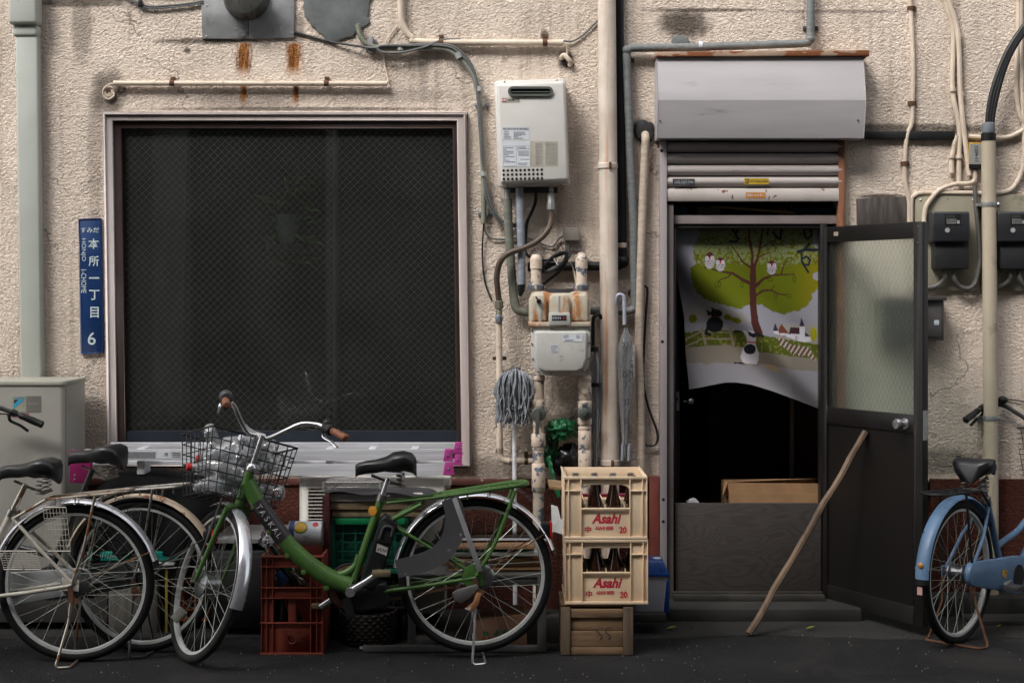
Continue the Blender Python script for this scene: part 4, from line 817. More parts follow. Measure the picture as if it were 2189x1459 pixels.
def emeter(px0, label, seed):
    t = thing('electric_meter', label, 'electric meter', P(px0+60, 622, 0), group='electric meters on their boards')
    L, Rr = px0, px0+(138 if px0 < 2000 else 126)
    b = MB(); b.prism([(X(L), Z(622)), (X(Rr), Z(622)), (X(Rr), Z(416)), (X(L), Z(416))], -.022, -.001); b.build('board', m_board, t, bevel=.006)
    s = 38
    b = MB(); b.pbox(L+s, L+s+82, 452, 518, .02, .12); b.build('upper_case', m_em, t, bevel=.012, seg=3)
    b = MB(); b.pbox(L+s+6, L+s+80, 514, 575, .02, .095); b.build('terminal_cover', M('meter_black_matt', C(34, 34, 36), .6), t, bevel=.008)
    b = MB(); b.pbox(L+s+28, L+s+62, 458, 480, .1, .1225); b.build('display_panel', m_hole, t); b = MB(); b.pbox(L+s+30, L+s+50, 459.5, 465.5, .12, .1235); b.build('lcd', M('lcd', C(58, 62, 58), .3), t)
    b = MB(); b.micro(X(L+s+31, .12), X(L+s+52, .12), Z(479, .12), Z(467, .12), -.1238, 3, seed, 1); b.quad(X(L+s+53, .12), X(L+s+59, .12), Z(478, .12), Z(471, .12), -.1238); b.build('lettering', M('print_pale', C(160, 160, 160), .5), t, smooth=False)
    b = MB(); b.lathe([(S(5), 0), (S(5), .004)], P(L+s+33, 492, .12), (0, -1, 0), 14); b.build('seal_mark', MATS['print_pale'], t)
    for q in ([(L+s+20, 572, .06), (L+s+28, 590, .06), (L+s+24, 600, .05), (L+s+8, 612, .04), (L+s-14, 616, .03)], [(L+s+46, 570, .06), (L+s+48, 595, .06), (L+s+60, 612, .05), (L+s+80, 616, .05), (L+s+94, 600, .05), (L+s+102, 560, .05), (L+s+100, 500, .04), (L+s+94, 440, .035), (L+s+92, 400, .03)]): pipe('lead', q, S(5), M('lead_grey', C(86, 84, 82), .5, dirt=(C(140, 136, 128), .2, 20)), parent=t, smooth_k=6, n=8)
    b = MB(); b.ball(P(L+14, 424+3, .022), .006, 8); b.ball(P(Rr-12, 424+3, .022), .006, 8); b.ball(P(L+72, 425, .022), .004, 6); b.build('screws', m_steel, t)
emeter(1954, 'black electric meter on a beige board just right of the open door', 2)
emeter(2094, 'black electric meter on a beige board right of the cream pole', 5)
t = thing('letter_box', 'grey metal letter box mounted behind the open door below the meters', 'letter box', P(1990, 728, 0))
m_lb = M('letterbox_grey', C(100, 96, 94), .4, .5, var=.15)
b = MB(); b.pbox(1890, 2018, 642, 728, .002, .12); b.build('case', m_lb, t, bevel=.004); b = MB(); b.pbox(1888, 2024, 633, 642, .0, .15); b.build('lid', m_lb, t, bevel=.004); b = MB(); b.pbox(1900, 2012, 650, 720, .11, .125); b.build('door_panel', M('letterbox_panel', C(120, 114, 114), .35, .5), t, bevel=.002)
b = MB(); c = P(2002, 689, .126); b.bar(c+Vector((-.012, 0, 0)), c+Vector((.012, 0, 0)), .002, .024, (0, 0, 1)); b.build('sticker', m_paper, t)
# ================================================================ roller shutter over the doorway
sh = sub('roller_shutter', house)
m_box = M('shutter_box_paint', C(176, 172, 174), .45, var=.07, vs=3, stretch=(.5, 1, 3), dirt=(C(118, 110, 108), .3, 4), bump=.35, bs=5)
dB, dF = .0, .18
xl, xr = X(1406, dF), X(1850, dF)
zt, zm, zb = Z(121, .135), Z(214, .195), Z(296, .145)
def hood(x0, x1, th=0.0):
    b = MB(); prof = [(.0, zt), (-.135, zt), (-.195, zm), (-.145, zb), (0, zb)]
    n = len(prof); vs = [(x0, y, z) for y, z in prof]+[(x1, y, z) for y, z in prof]
    b.add(vs, [tuple(range(n-1, -1, -1)), tuple(range(n, 2*n))]+[(i, i+n, (i+1) % n+n, (i+1) % n) for i in range(n)][::1]); return b
b = hood(xl, xr); o = b.build('hood', m_box, sh, bevel=.002, seg=1, ang=20)
bm = bmesh.new(); bm.from_mesh(o.data); bmesh.ops.recalc_face_normals(bm, faces=bm.faces); bm.to_mesh(o.data); bm.free()
b = MB(); b.prism([(X(1402, .16), Z(121, .16)), (X(1859, .16), Z(119, .16)), (X(1858, .16), Z(107, .16)), (X(1404, .16), Z(111, .16))], -.16, 0); b.build('rain_edge', M('rusty_edge', C(156, 132, 112), .7, var=.2, vs=5, chip=(C(120, 70, 40), .5, 6), stretch=(1, 1, 3), bump=.3), sh, bevel=.003)
b = MB()
for px, py in ((1411, 258), (1834, 257)): b.ball(P(px, py, .17), .005, 6)
b.build('hood_screw', m_rust, sh)
m_slat = M('shutter_slat_paint', C(172, 163, 160), .45, var=.08, vs=4, stretch=(.4, 1, 4), dirt=(C(100, 84, 74), .3, 8))
m_slatr = M('rust_spotted_slat', C(172, 163, 158), .5, var=.08, vs=4, chip=(C(110, 74, 52), .26, 26), dirt=(C(110, 88, 74), .35, 6))
for i, (a, e) in enumerate(((305, 327), (329.5, 351.5), (354, 376.5), (379, 401), (403.5, 431.5))):
    b = MB(); z1, z0 = Z(a), Z(e); x0, x1 = X(1424), X(1794)
    prof = [(-.045, z0), (-.062, z0+(z1-z0)*.25), (-.066, z0+(z1-z0)*.55), (-.058, z0+(z1-z0)*.85), (-.04, z1)] if i < 4 else [(-.06, z0), (-.064, z0+.01), (-.064, z1-.01), (-.05, z1)]
    n = len(prof); vs = [(x, y, z) for x in (x0, x1) for y, z in prof]+[(x, -.03, z) for x in (x0, x1) for z in (z0, z1)]
    b.add(vs, [(k, k+n, k+n+1, k+1) for k in range(n-1)]+[(2*n+1, n-1, 2*n-1, 2*n+3), (2*n, 2*n+2, n, 0)])
    b.build('slat', m_slatr if i == 4 else m_slat, sh, ang=60)
b = MB(); b.box(X(1424), X(1794), -.03, -.02, Z(431), Z(296)); b.build('slat_backing', m_dkgrey, sh)
b = MB(); b.pbox(1411, 1426, 300, 1300, .0, .07); b.build('guide_rail', M('mauve_rail', C(148, 140, 142), .5, var=.1, vs=3, stretch=(1, 1, .3), dirt=(C(110, 84, 66), .3, 7)), sh, bevel=.003)
b = MB(); b.pbox(1426, 1440, 436, 1300, -.02, .045); b.build('jamb', M('dull_jamb', C(100, 92, 90), .6, var=.15, vs=4, dirt=(C(80, 60, 46), .35, 6)), sh, bevel=.003)
b = MB(); b.pbox(1793, 1806, 300, 1300, .0, .065); b.build('rusty_guide_rail', M('rust_stained_rail', C(116, 74, 50), .7, var=.35, vs=6, stretch=(1, 1, .3), bump=.3, dirt=(C(70, 46, 34), .5, 7)), sh, bevel=.003)
b = MB(); b.pbox(1806, 1812, 300, 480, .0, .025); b.build('edge_trim', m_cream, sh)
b = MB()
for px, py in ((1414, 322), (1416, 730), (1418, 1067), (1418, 1114)): b.lathe([(S(3.4), 0), (S(3.4), .0015)], P(px, py, .07), (0, -1, 0), 10)
b.build('rail_hole', m_hole, sh)
def sticker(nm, l, r, a, e, mat, texts, tm, d=.0675):
    b = MB(); b.quad(X(l, d), X(r, d), Z(e, d), Z(a, d), -d); o = b.build(nm, mat, sh, smooth=False)
    b = MB()
    for (body, px, py, w, h, bo) in texts: b.text(body, X(px, d), Z(py, d), -d-.0012, w=S(w, d), h=S(h, d), bold=bo)
    b.build('lettering', tm, sh, smooth=False)
sticker('dark_sticker', 1438, 1485, 382, 396, M('navy_sticker', C(48, 52, 60), .5), (('ロ03-3557-7793', 1462, 389.5, 40, 5.5, .02), ('シャッター', 1462, 384.5, 24, 2, 0), ('サービス', 1462, 394.3, 20, 2, 0)), MATS['print_pale'])
sticker('yellow_sticker', 1591, 1643, 381, 394, M('yellow_sticker', C(190, 156, 40), .5), (('緊急', 1597, 384.5, 9, 5, .02), ('修理', 1597, 390.5, 9, 5, .02), ('03-3346-2260', 1623, 387.5, 38, 4.5, .01), ('シャッターサービス', 1623, 383, 32, 2.2, 0)), m_ink)
sticker('orange_sticker', 1594, 1636, 411.5, 423, M('orange_sticker', C(190, 126, 48), .5), (('文化シャッター', 1615, 417, 38, 6.5, .02),), m_paper, .066)
# ================================================================ door frame, header, shelf behind it
m_mauve = M('mauve_header', C(140, 130, 128), .5, var=.12, vs=6, dirt=(C(100, 84, 80), .3, 9))
m_dkd = M('dark_brown_door', C(23, 20, 19), .45, var=.18, vs=6, dirt=(C(64, 58, 54), .2, 14))
fr = sub('door_frame', house)
b = MB(); b.pbox(1432, 1795, 460, 478.5, -.05, .01); b.build('header', m_mauve, fr, bevel=.003)
b = MB(); b.pbox(1440, 1760, 479.5, 488, -.06, .0); b.pbox(1440, 1446, 488, 1282, -.06, .0); b.pbox(1754, 1768, 479, 1284, -.06, .012); b.build('inner_frame', m_dkd, fr, bevel=.002)
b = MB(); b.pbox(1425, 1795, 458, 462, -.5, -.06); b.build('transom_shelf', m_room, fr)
for (l, r, a, e, d, cc, nm, lb) in ((1440, 1470, 440, 458, -.12, (60, 92, 110), 'carton', 'small blue carton on the dark shelf above the door'), (1490, 1540, 442, 458, -.1, (110, 112, 100), 'paper_roll', 'pale paper roll on the dark shelf above the door'), (1690, 1790, 443, 458, -.14, (44, 74, 92), 'blue_case', 'dark blue case on the shelf above the door'), (1660, 1685, 444, 458, -.12, (120, 50, 40), 'red_carton', 'small red carton on the dark shelf above the door')):
    b = MB(); b.pbox(l, r, a, e, d-.14, d); b.build(nm, M('shelf_'+nm, C(*cc), .6), label=lb, cat='box', loc=P((l+r)/2, e, d), bevel=.004)
b = MB(); b.bar(P(1520, 441, -.05), P(1700, 455, -.05), .01, .012); b.build('shelf_stick', M('stick_wood', C(120, 92, 60), .7), label='thin wooden stick lying across the shelf above the door', cat='stick', loc=P(1610, 448, -.05))
# inner door folded back into the room, with lock plate and knob
iv = sub('inner_door', house)
b = MB(); b.box(X(1448, -.08), X(1461, -.08), .25, .95, .1, Z(488, -.08)); b.build('leaf', m_dkd, iv, bevel=.003)
b = MB(); b.box(X(1449, -.08), X(1459.5, -.08), .247, .252, Z(882, -.08), Z(841, -.08)); b.build('lock_plate', m_galv, iv); b = MB(); b.box(X(1452, -.08), X(1457, -.08), .2455, .249, Z(861, -.08), Z(853, -.08)); b.build('latch', m_dkgrey, iv)
b = MB(); c = P(1461, 857, -.3); b.lathe([(.008, 0), (.008, .02), (.016, .024), (.019, .036), (.02, .05), (.012, .056), (.001, .056)], c, (1, 0, 0), 18); b.build('knob', m_chrome, iv)
# --- dim things in the doorway
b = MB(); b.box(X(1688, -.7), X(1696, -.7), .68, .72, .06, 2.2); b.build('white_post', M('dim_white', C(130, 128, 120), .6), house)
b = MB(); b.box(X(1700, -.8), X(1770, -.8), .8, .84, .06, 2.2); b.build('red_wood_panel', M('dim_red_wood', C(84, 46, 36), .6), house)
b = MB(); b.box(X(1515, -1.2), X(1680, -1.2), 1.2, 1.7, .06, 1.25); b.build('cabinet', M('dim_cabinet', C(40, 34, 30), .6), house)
# ================================================================ open outer door
hx, hy = X(1764, .0), -.005; ox, oy = X(1978, .665), -.665
dv = Vector((ox-hx, oy-hy, 0)); DW = dv.length; dv.normalize()
ang = math.atan2(dv.y, dv.x)
dr = bpy.data.objects.new('door', None); COL.objects.link(dr); dr.parent = house; dr.location = (hx, hy, 0); dr.rotation_euler = (0, 0, ang); WO[dr] = Vector((0, 0, 0))
# local: x along the leaf from the hinge, y = thickness (street-visible face is -y), z up
zt, zb2 = Z(487), Z(1281); T = .036; zr = Z(519); zg = Z(868); zl = Z(903); zk = Z(1262)
b = MB(); b.box(0, .035, -T/2, T/2, zb2, zt); b.box(DW-.06, DW, -T/2, T/2, zb2, zt); b.box(.035, DW-.06, -T/2, T/2, zr, zt); b.box(.035, DW-.06, -T/2, T/2, zl, zg); b.box(.035, DW-.06, -T/2, T/2, zb2, zb2+.085); b.build('frame', m_dkd, dr, bevel=.003)
b = MB(); b.box(.034, DW-.059, -.008, .008, zb2+.084, zl+.001)
m_scr, g, bs = newmat('scratched_brown_panel'); co = coords(g); sc_ = g.ramp(g.noise(co, 38, 6, .7), .66, .7); fade = g.ramp(g.noise(g.scaled(co, 3, 1, 1.2), 1.3, 3), .35, .7)
g.l.new(g.mix(g.math('MULTIPLY', g.math('MULTIPLY', sc_, fade), .9), C(21, 18, 16), C(104, 96, 86)), bs.inputs['Base Color']); bs.inputs['Roughness'].default_value = .4; MATS['scr'] = m_scr
b.build('lower_panel', m_scr, dr)
m_frost, g, bs = newmat('frosted_glass'); bs.inputs['Base Color'].default_value = (.86, .96, .92, 1); bs.inputs['Roughness'].default_value = .36; bs.inputs['Transmission Weight'].default_value = 1; bs.inputs['IOR'].default_value = 1.25
g.l.new(g.bump(g.noise(coords(g), 500, 2), .12, .001), bs.inputs['Normal'])
b = MB(); b.box(.033, DW-.058, -.003, .003, zg-.004, zr+.004); b.build('glass_pane', m_frost, dr, smooth=False)
b = MB(); hgt = zr-zg; wd = DW-.095; pitch = .03
for sgn in (1, -1):
    for i in range(int((wd+hgt*.6)/pitch)+1):
        x0 = -hgt*.6+i*pitch; lo, hi = max(0, -x0/(hgt*.6)), min(1, (wd-x0)/(hgt*.6))
        if lo >= hi: continue
        p1, p2 = Vector((x0+hgt*.6*lo, -.0042, zg+hgt*lo)), Vector((x0+hgt*.6*hi, -.0042, zg+hgt*hi))
        if sgn < 0: p1.x, p2.x = wd-p1.x, wd-p2.x
        p1.x += .035; p2.x += .035; b.bar(p1, p2, .0005, .0004, (0, 1, 0))
b.build('wire_mesh', m_wire, dr, smooth=False, kind='stuff')
kz = 1.6-(905-HY)/F*(8-.56); kx = DW*.84
b = MB(); b.lathe([(.028, 0), (.028, .006), (.014, .01), (.012, .026), (.024, .034), (.027, .05), (.022, .06), (.001, .062)], (kx, -T/2, kz), (0, -1, 0), 22); b.build('knob', m_chrome, dr)
b = MB(); b.box(DW-.001, DW+.0015, -T/2+.004, T/2-.004, kz-.07, kz+.07); b.build('lock_plate', m_galv, dr)
b = MB(); b.box(.09, .125, -T/2-.001, -T/2+.001, zt-.045, zt-.025); b.build('paper_tag', M('cream_tag', C(150, 140, 120), .6), dr)
b = MB()
for zz in (zt-.02, zt-.1): b.ball((DW-.03, -T/2, zz), .004, 6)
b.build('screws', m_galv, dr)
# ================================================================ painted curtain
def painting():
    """colour of the printed cloth at photo position (px, py); returns linear rgb"""
    WHITE, GREEN, PALE, BROWN, DARK, PATH, GRASS, OCH, YG = C(142, 141, 150), C(94, 102, 22), C(118, 126, 88), C(72, 40, 37), C(30, 32, 38), C(126, 118, 108), C(80, 87, 30), C(150, 141, 120), C(118, 111, 22)
    def dseg(p, a, b):
        ax, ay = a; bx, by = b; t = max(0, min(1, ((p[0]-ax)*(bx-ax)+(p[1]-ay)*(by-ay))/((bx-ax)**2+(by-ay)**2+1e-9))); return math.hypot(p[0]-ax-t*(bx-ax), p[1]-ay-t*(by-ay)), t
    def poly(p, pl, w0, w1=None):
        w1 = w0 if w1 is None else w1; n = len(pl)-1
        for i in range(n):
            d_, t = dseg(p, pl[i], pl[i+1])
            if d_ < w0+(w1-w0)*(i+t)/n: return True
        return False
    def inside(p, pl):
        r = False; n = len(pl)
        for i in range(n):
            (x0, y0), (x1, y1) = pl[i], pl[(i+1) % n]
            if (y0 > p[1]) != (y1 > p[1]) and p[0] < (x1-x0)*(p[1]-y0)/(y1-y0)+x0: r = not r
        return r
    def ell(p, c, a, b, rot=0):
        x, y = p[0]-c[0], p[1]-c[1]; cr, sr = math.cos(R_(rot)), math.sin(R_(rot)); return ((x*cr+y*sr)/a)**2+((-x*sr+y*cr)/b)**2 < 1
    crown = [(1492, 486), (1497, 502), (1484, 520), (1482, 545), (1488, 566), (1476, 570), (1478, 600), (1490, 625), (1506, 640), (1530, 648), (1560, 654), (1578, 660), (1600, 652), (1625, 650), (1650, 664), (1672, 672), (1692, 666), (1708, 664), (1730, 650), (1737, 628), (1748, 618), (1750, 600), (1736, 596), (1738, 585), (1754, 575), (1754, 545), (1738, 520), (1737, 486)]
    branches = [([(1609, 608), (1588, 598), (1566, 584), (1540, 580), (1505, 571)], 4, 1), ([(1564, 585), (1554, 593), (1540, 597), (1535, 602)], 1.6, .8), ([(1603, 571), (1588, 560), (1575, 540), (1560, 520)], 2.2, .8), ([(1614, 612), (1632, 596), (1650, 588), (1698, 586)], 4, 1), ([(1670, 585), (1676, 565), (1682, 556)], 1.4, .8), ([(1615, 632), (1630, 621), (1648, 620), (1665, 628), (1680, 630)], 2.6, .8), ([(1648, 620), (1655, 611)], 1, .8), ([(1608, 575), (1608, 540), (1602, 510), (1602, 486)], 3.4, 1.6), ([(1610, 576), (1620, 550), (1626, 520), (1631, 486)], 3.4, 1.6), ([(1602, 516), (1590, 510), (1566, 507)], 1.2, .7), ([(1626, 532), (1645, 518), (1664, 512)], 1.2, .7), ([(1622, 550), (1640, 541), (1646, 538)], 1.2, .7)]
    leaves = [(1532, 607, 4, 7, 20), (1538, 608, 3, 7, 0), (1586, 608, 4, 7, 0), (1646, 597, 6, 4, 20), (1698, 596, 3.5, 7, 0), (1658, 632, 3.5, 7, 0), (1685, 632, 6, 4, 30), (1688, 555, 6, 4, -20), (1582, 516, 4, 7, 10), (1652, 520, 4, 7, -30), (1560, 536, 5, 4, 0)]
    owls = [(1517, 557, 11, 18), (1540, 565, 10.5, 15), (1649.5, 572, 10.5, 15)]
    def f(px, py):
        p = (px, py); c = WHITE; nz = noise.noise(Vector((px*.05, py*.05, 0))); n2 = noise.noise(Vector((px*.16, py*.16, 3)))
        hill = 672-26*math.exp(-((px-1505)/55)**2)+ (0 if px < 1600 else 60)
        if py > hill and py < 740: c = tuple(.55*a+.45*b for a, b in zip(WHITE, OCH))
        if py > 686-10*math.exp(-((px-1510)/60)**2)+(px-1440)*.03 and px < 1640: c = WHITE
        if px > 1660 and py > 693-.0011*(px-1720)**2*-1*0 and py > 690+.004*(px-1715)**2*.5: c = tuple(.5*a+.5*b for a, b in zip(WHITE, OCH))
        gr_t = 712-8*math.exp(-((px-1530)/60)**2)+max(0, px-1600)*.16; gr_b = 745-8*math.exp(-((px-1545)/70)**2)+max(0, px-1560)*.12
        if py > gr_t+2*n2: c = GRASS if n2 < .25 else C(112, 116, 60)
        if py > gr_b+2*nz: c = PATH
        edge = 775+max(0, px-1560)*.1
        if py > edge+6*nz: c = C(136, 134, 140)
        if ell(p, (1650, 786), 22, 6, 16): c = C(158, 140, 118)
        q = (px+4*n2, py+4*noise.noise(Vector((px*.16, py*.16, 9))))
        if inside(q, crown):
            yel = max(0, min(1, (px-1690)/50)); g_ = tuple(a*(1-yel)+b*yel for a, b in zip(GREEN, YG))
            k = py+10*nz+8*n2; c = g_ if k > 566 else (PALE if k < 535 or n2 > -.05 else g_)
            if k < 566 and abs(noise.noise(Vector((px*.085, py*.085, 5)))) < .06: c = tuple(.6*x for x in YG)
        if poly(p, [(1610, 570), (1609, 620), (1611, 665), (1614, 690), (1622, 712)], 6.3, 8.5): c = BROWN
        for pl, a, b in branches:
            if poly(p, pl, a, b): c = BROWN
        for (x, y, a, b, r) in leaves:
            if ell(p, (x, y), a, b, r) and not ell(p, (x, y), a-1.2, b-1.4, r): c = C(50, 58, 20)
        for (x, y, a, b) in owls:
            if ell(p, (x, y), a, b):
                c = C(160, 157, 162) if py > y-b*.25 else C(80, 36, 44)
                for s_ in (-1, 1):
                    if ell(p, (x+s_*a*.52, y-b*.36), 3.6, 3.8): c = C(196, 194, 200)
                    if ell(p, (x+s_*a*.5, y-b*.34), 1.2, 1.3): c = DARK
                if ell(p, (x, y-b*.3), 1.5, 3): c = C(190, 30, 50)
                if py > y and (int((px-x+40)/3.6)+int((py-y)/5)) % 2 == 0 and abs(((px-x+40) % 3.6)-1.8) < .8 and ((py-y) % 5) < 2.6 and py < y+b*.6: c = C(70, 40, 48)
        # brush letters running off the top edge
        for pl, w in (([(1567, 490), (1572, 500), (1578, 510), (1574, 516), (1560, 516)], 2.3), ([(1578, 488), (1573, 500)], 2.6), ([(1642, 488), (1641, 500)], 2), ([(1653, 497), (1662, 508), (1668, 510), (1671, 490)], 2.8), ([(1718, 488), (1720, 505), (1727, 511), (1735, 502), (1733, 490), (1722, 488)], 2.1), ([(1706, 538), (1720, 534), (1752, 534)], 3.4), ([(1730, 522), (1720, 532)], 3), ([(1714, 538), (1714, 560), (1722, 572), (1728, 582)], 2.2), ([(1716, 552), (1724, 548), (1732, 556), (1728, 566), (1718, 566), (1714, 556)], 2.3)):
            if poly(p, pl, w): c = C(36, 40, 48)
        # fence, sitting cat, bushes
        for pl, w in (([(1500, 702), (1508, 734)], 3), ([(1560, 704), (1568, 736)], 3), ([(1463, 726), (1500, 708), (1560, 710)], 1.6), ([(1463, 742), (1500, 724), (1565, 724)], 1.6)):
            if poly(p, pl, w): c = C(140, 124, 110)
        for (x, y, a, b, r) in ((1481, 681, 9, 9, 0), (1556, 678, 9, 6, 20), (1574, 684, 11, 6, 15)):
            if ell(p, (x, y), a, b, r): c = C(104, 104, 24)
        if ell(p, (1528, 693), 18, 17) or ell(p, (1531, 670), 13, 9) or inside(p, [(1509, 661), (1514, 676), (1522, 668)]) or inside(p, [(1521, 656), (1521, 668), (1532, 663)]) or poly(p, [(1512, 700), (1509, 712), (1517, 715)], 2.6): c = C(30, 33, 36)
        if poly(p, [(1522, 677), (1538, 677)], .8): c = C(120, 40, 34)
        # sitting dog
        if inside(p, [(1587, 705), (1612, 707), (1616, 722), (1614, 732), (1622, 755), (1621, 770), (1617, 778), (1588, 776), (1583, 762), (1588, 745), (1597, 732), (1596, 722)]): c = C(190, 186, 194)
        if ell(p, (1603, 746), 13, 11) or inside(p, [(1597, 706), (1616, 716), (1614, 722), (1602, 718)]) or poly(p, [(1572, 708), (1584, 708)], 3.4, 2) or poly(p, [(1612, 713), (1622, 714), (1630, 718)], 2, 3) or poly(p, [(1570, 775), (1590, 776)], 1.6): c = C(34, 36, 40)
        if poly(p, [(1596, 730), (1615, 732)], 1.3): c = C(180, 30, 44)
        # running striped cat
        if inside(p, [(1662, 720), (1676, 724), (1686, 734), (1705, 738), (1728, 742), (1736, 752), (1744, 770), (1736, 768), (1722, 756), (1712, 764), (1700, 754), (1696, 760), (1688, 750), (1668, 738)]): c = C(170, 160, 150) if int((px*.8+py*.5)/4.2) % 2 else C(80, 52, 46)
        # village
        if inside(p, [(1652, 707), (1660, 707), (1690, 715), (1709, 698), (1720, 698), (1721, 712), (1745, 726), (1720, 732), (1690, 722), (1655, 712)]): c = C(196, 194, 202)
        for tri, cc in (([(1652, 707), (1664, 707), (1657, 690)], (56, 50, 66)), ([(1664, 712), (1664, 703), (1671, 692), (1686, 712)], (110, 58, 50)), ([(1686, 713), (1690, 699), (1709, 700), (1710, 714)], (62, 40, 48)), ([(1709, 697), (1720, 697), (1713, 678)], (56, 48, 66)), ([(1721, 710), (1733, 719), (1721, 719)], (56, 50, 66))):
            if inside(p, tri): c = C(*cc)
        for (x, y) in ((1675, 718), (1679, 718), (1702, 719), (1706, 719), (1702, 723), (1706, 723), (1715, 702)):
            if abs(px-x) < 1.1 and abs(py-y) < 1.2: c = C(80, 44, 52)
        for (x, y) in ((1739, 714), (1755, 714)):
            if ell(p, (x, y), 7, 15): c = C(150, 146, 32)
        return c
    return f
paint = painting()
NU, NV = 230, 270
lk = [(488, 1443), (560, 1445), (600, 1448), (640, 1456), (680, 1463), (750, 1465), (826, 1473)]
bk = [(1443, 832), (1473, 827), (1500, 822), (1530, 817), (1555, 817), (1590, 822), (1640, 836), (1700, 856), (1755, 876)]
def interp(t, tab): return float(np.interp(t, [a for a, _ in tab], [b for _, b in tab]))
cv, cf, cc = [], [], []
for j in range(NV+1):
    v = j/NV
    for i in range(NU+1):
        u = i/NU; pyb = interp(1443+u*312, bk); py = 486+(pyb-486)*v; l = interp(py, lk); px = l+(1757-l)*u
        fold = ((px-1470)*.72-(py-560)*.69)/40; s_ = max(0, min(1, (py-490)/200))
        dd = -.07-.10*s_*max(0, 1-u*1.3)*v+.05*s_*math.exp(-(fold**2)*1.6)-.085*s_*math.exp(-((fold+1.2)**2)*.8)+.026*s_*math.sin(u*9-v*5)-.022*math.exp(-((fold-1.6)**2)*3)*s_
        cv.append(P(px, py, dd)); cc.append(paint(px, py))
for j in range(NV):
    for i in range(NU): a = j*(NU+1)+i; cf.append((a, a+NU+1, a+NU+2, a+1))
me = bpy.data.meshes.new('curtain'); off = P(1600, 868, -.08); me.from_pydata([tuple(p-off) for p in cv], [], cf)
at = me.color_attributes.new('print', 'FLOAT_COLOR', 'POINT'); at.data.foreach_set('color', np.array([(*c, 1) for c in cc], np.float32).ravel())
me.polygons.foreach_set('use_smooth', [True]*len(cf)); me.update()
m_cl, g, bs = newmat('printed_cloth'); an = g.new('ShaderNodeAttribute', attribute_name='print'); co = coords(g, False)
wv = g.noise(g.scaled(co, 40, 40, 520), 1, 2); g.l.new(an.outputs['Color'], bs.inputs['Base Color']); bs.inputs['Roughness'].default_value = .95; bs.inputs['Specular IOR Level'].default_value = .1
g.l.new(g.bump(wv, .35, .001), bs.inputs['Normal']); me.materials.append(m_cl)
o = bpy.data.objects.new('curtain', me); COL.objects.link(o); o.location = off; tag(o, 'short door curtain printed with a green tree, owls, cats and a dog', 'curtain')
# ================================================================ plywood board, carton, stick
m_ply, g, bs = newmat('weathered_plywood'); co = coords(g, False)
q = g.scaled(co, .62, 1, 2.3); n1 = g.noise(q, 2.1, 2, .5, .35); rings = g.math('FRACT', g.math('MULTIPLY', n1, 26)); rr = g.math('MULTIPLY', g.ramp(rings, .45, .7), g.ramp(rings, 1.0, .86))
grain = g.noise(g.scaled(co, 9, 1, 300), 1, 5, .7); base = g.mix(g.ramp(grain, .3, .7), C(50, 45, 42), C(66, 60, 56)); base = g.mix(g.math('MULTIPLY', rr, .45), base, C(40, 32, 30))
g.l.new(base, bs.inputs['Base Color']); bs.inputs['Roughness'].default_value = .75; g.l.new(g.bump(rings, .2, .001), bs.inputs['Normal'])
b = MB(); b.pbox(1443, 1755, 1075, 1276, -.005, .018); b.build('plywood_board', m_ply, label='dark weathered plywood board closing the lower doorway', cat='board', loc=P(1600, 1280, .02), bevel=.002)
t = thing('carton', 'open brown cardboard box behind the plywood board in the doorway', 'cardboard box', P(1650, 1280, -.12))
b = MB(); x0, x1 = X(1560, -.1), X(1768, -.1); zt = Z(1040, -.1); zb3 = .11
b.box(x0, x1, .06, .066, zb3, zt-.03); b.box(x0, x1, .42, .426, zb3, zt); b.box(x0-.003, x0+.003, .066, .42, zb3, zt-.02); b.box(x1-.003, x1+.003, .066, .42, zb3, zt-.02); b.box(x0, x1, .066, .42, zb3, zb3+.006); b.build('case', m_card, t)
b = MB(); b.prism([(X(1561, -.1), Z(1076, -.1)), (X(1756, -.1), Z(1076, -.1)), (X(1757, -.1), Z(1033, -.1)), (X(1555, -.1), Z(1031, -.1))], .1, .104); b.build('front_flap', m_card, t)
b = MB(); b.add([P(1545, 1060, -.1), P(1556, 1030, -.1), P(1748, 1022, -.42), P(1546, 1024, -.42), P(1545, 1062, -.105), P(1556, 1032, -.105), P(1748, 1024, -.425), P(1546, 1026, -.425)], [(0, 1, 2, 3), (7, 6, 5, 4), (0, 4, 5, 1), (1, 5, 6, 2), (2, 6, 7, 3), (3, 7, 4, 0)]); b.build('side_flap', m_card, t)
crumple('plastic_scrap', M('white_film', C(150, 150, 156), .4), 'scrap of white plastic poking above the plywood in the doorway', 'plastic scrap', 1480, 1073, -.04, 12, 8, .02, 4, 2.4, .5, 14)
m_stk = M('old_stick_wood', C(108, 90, 74), .85, var=.5, vs=6, stretch=(1, 1, .25), bump=.6, bs=30, dirt=(C(60, 46, 38), .4, 12))
a, e = P(1600, 1362, .42), P(1850, 922, .5); a.z = .0
a = Vector((X(1600, .62), -.62, .012)); e = Vector((X(1851, .315), -.315, Z(922, .315)))
b = MB(); q = [a.lerp(e, i/14)+Vector((.003*math.sin(i*1.3), 0, .003*math.cos(i*2.1))) for i in range(15)]; b.tube(q, .0165, 7, rf=lambda i, k: 1+.06*math.sin(i*2.3)); b.build('wooden_stick', m_stk, label='long rough wooden stick leaning against the open door', cat='stick', loc=a)
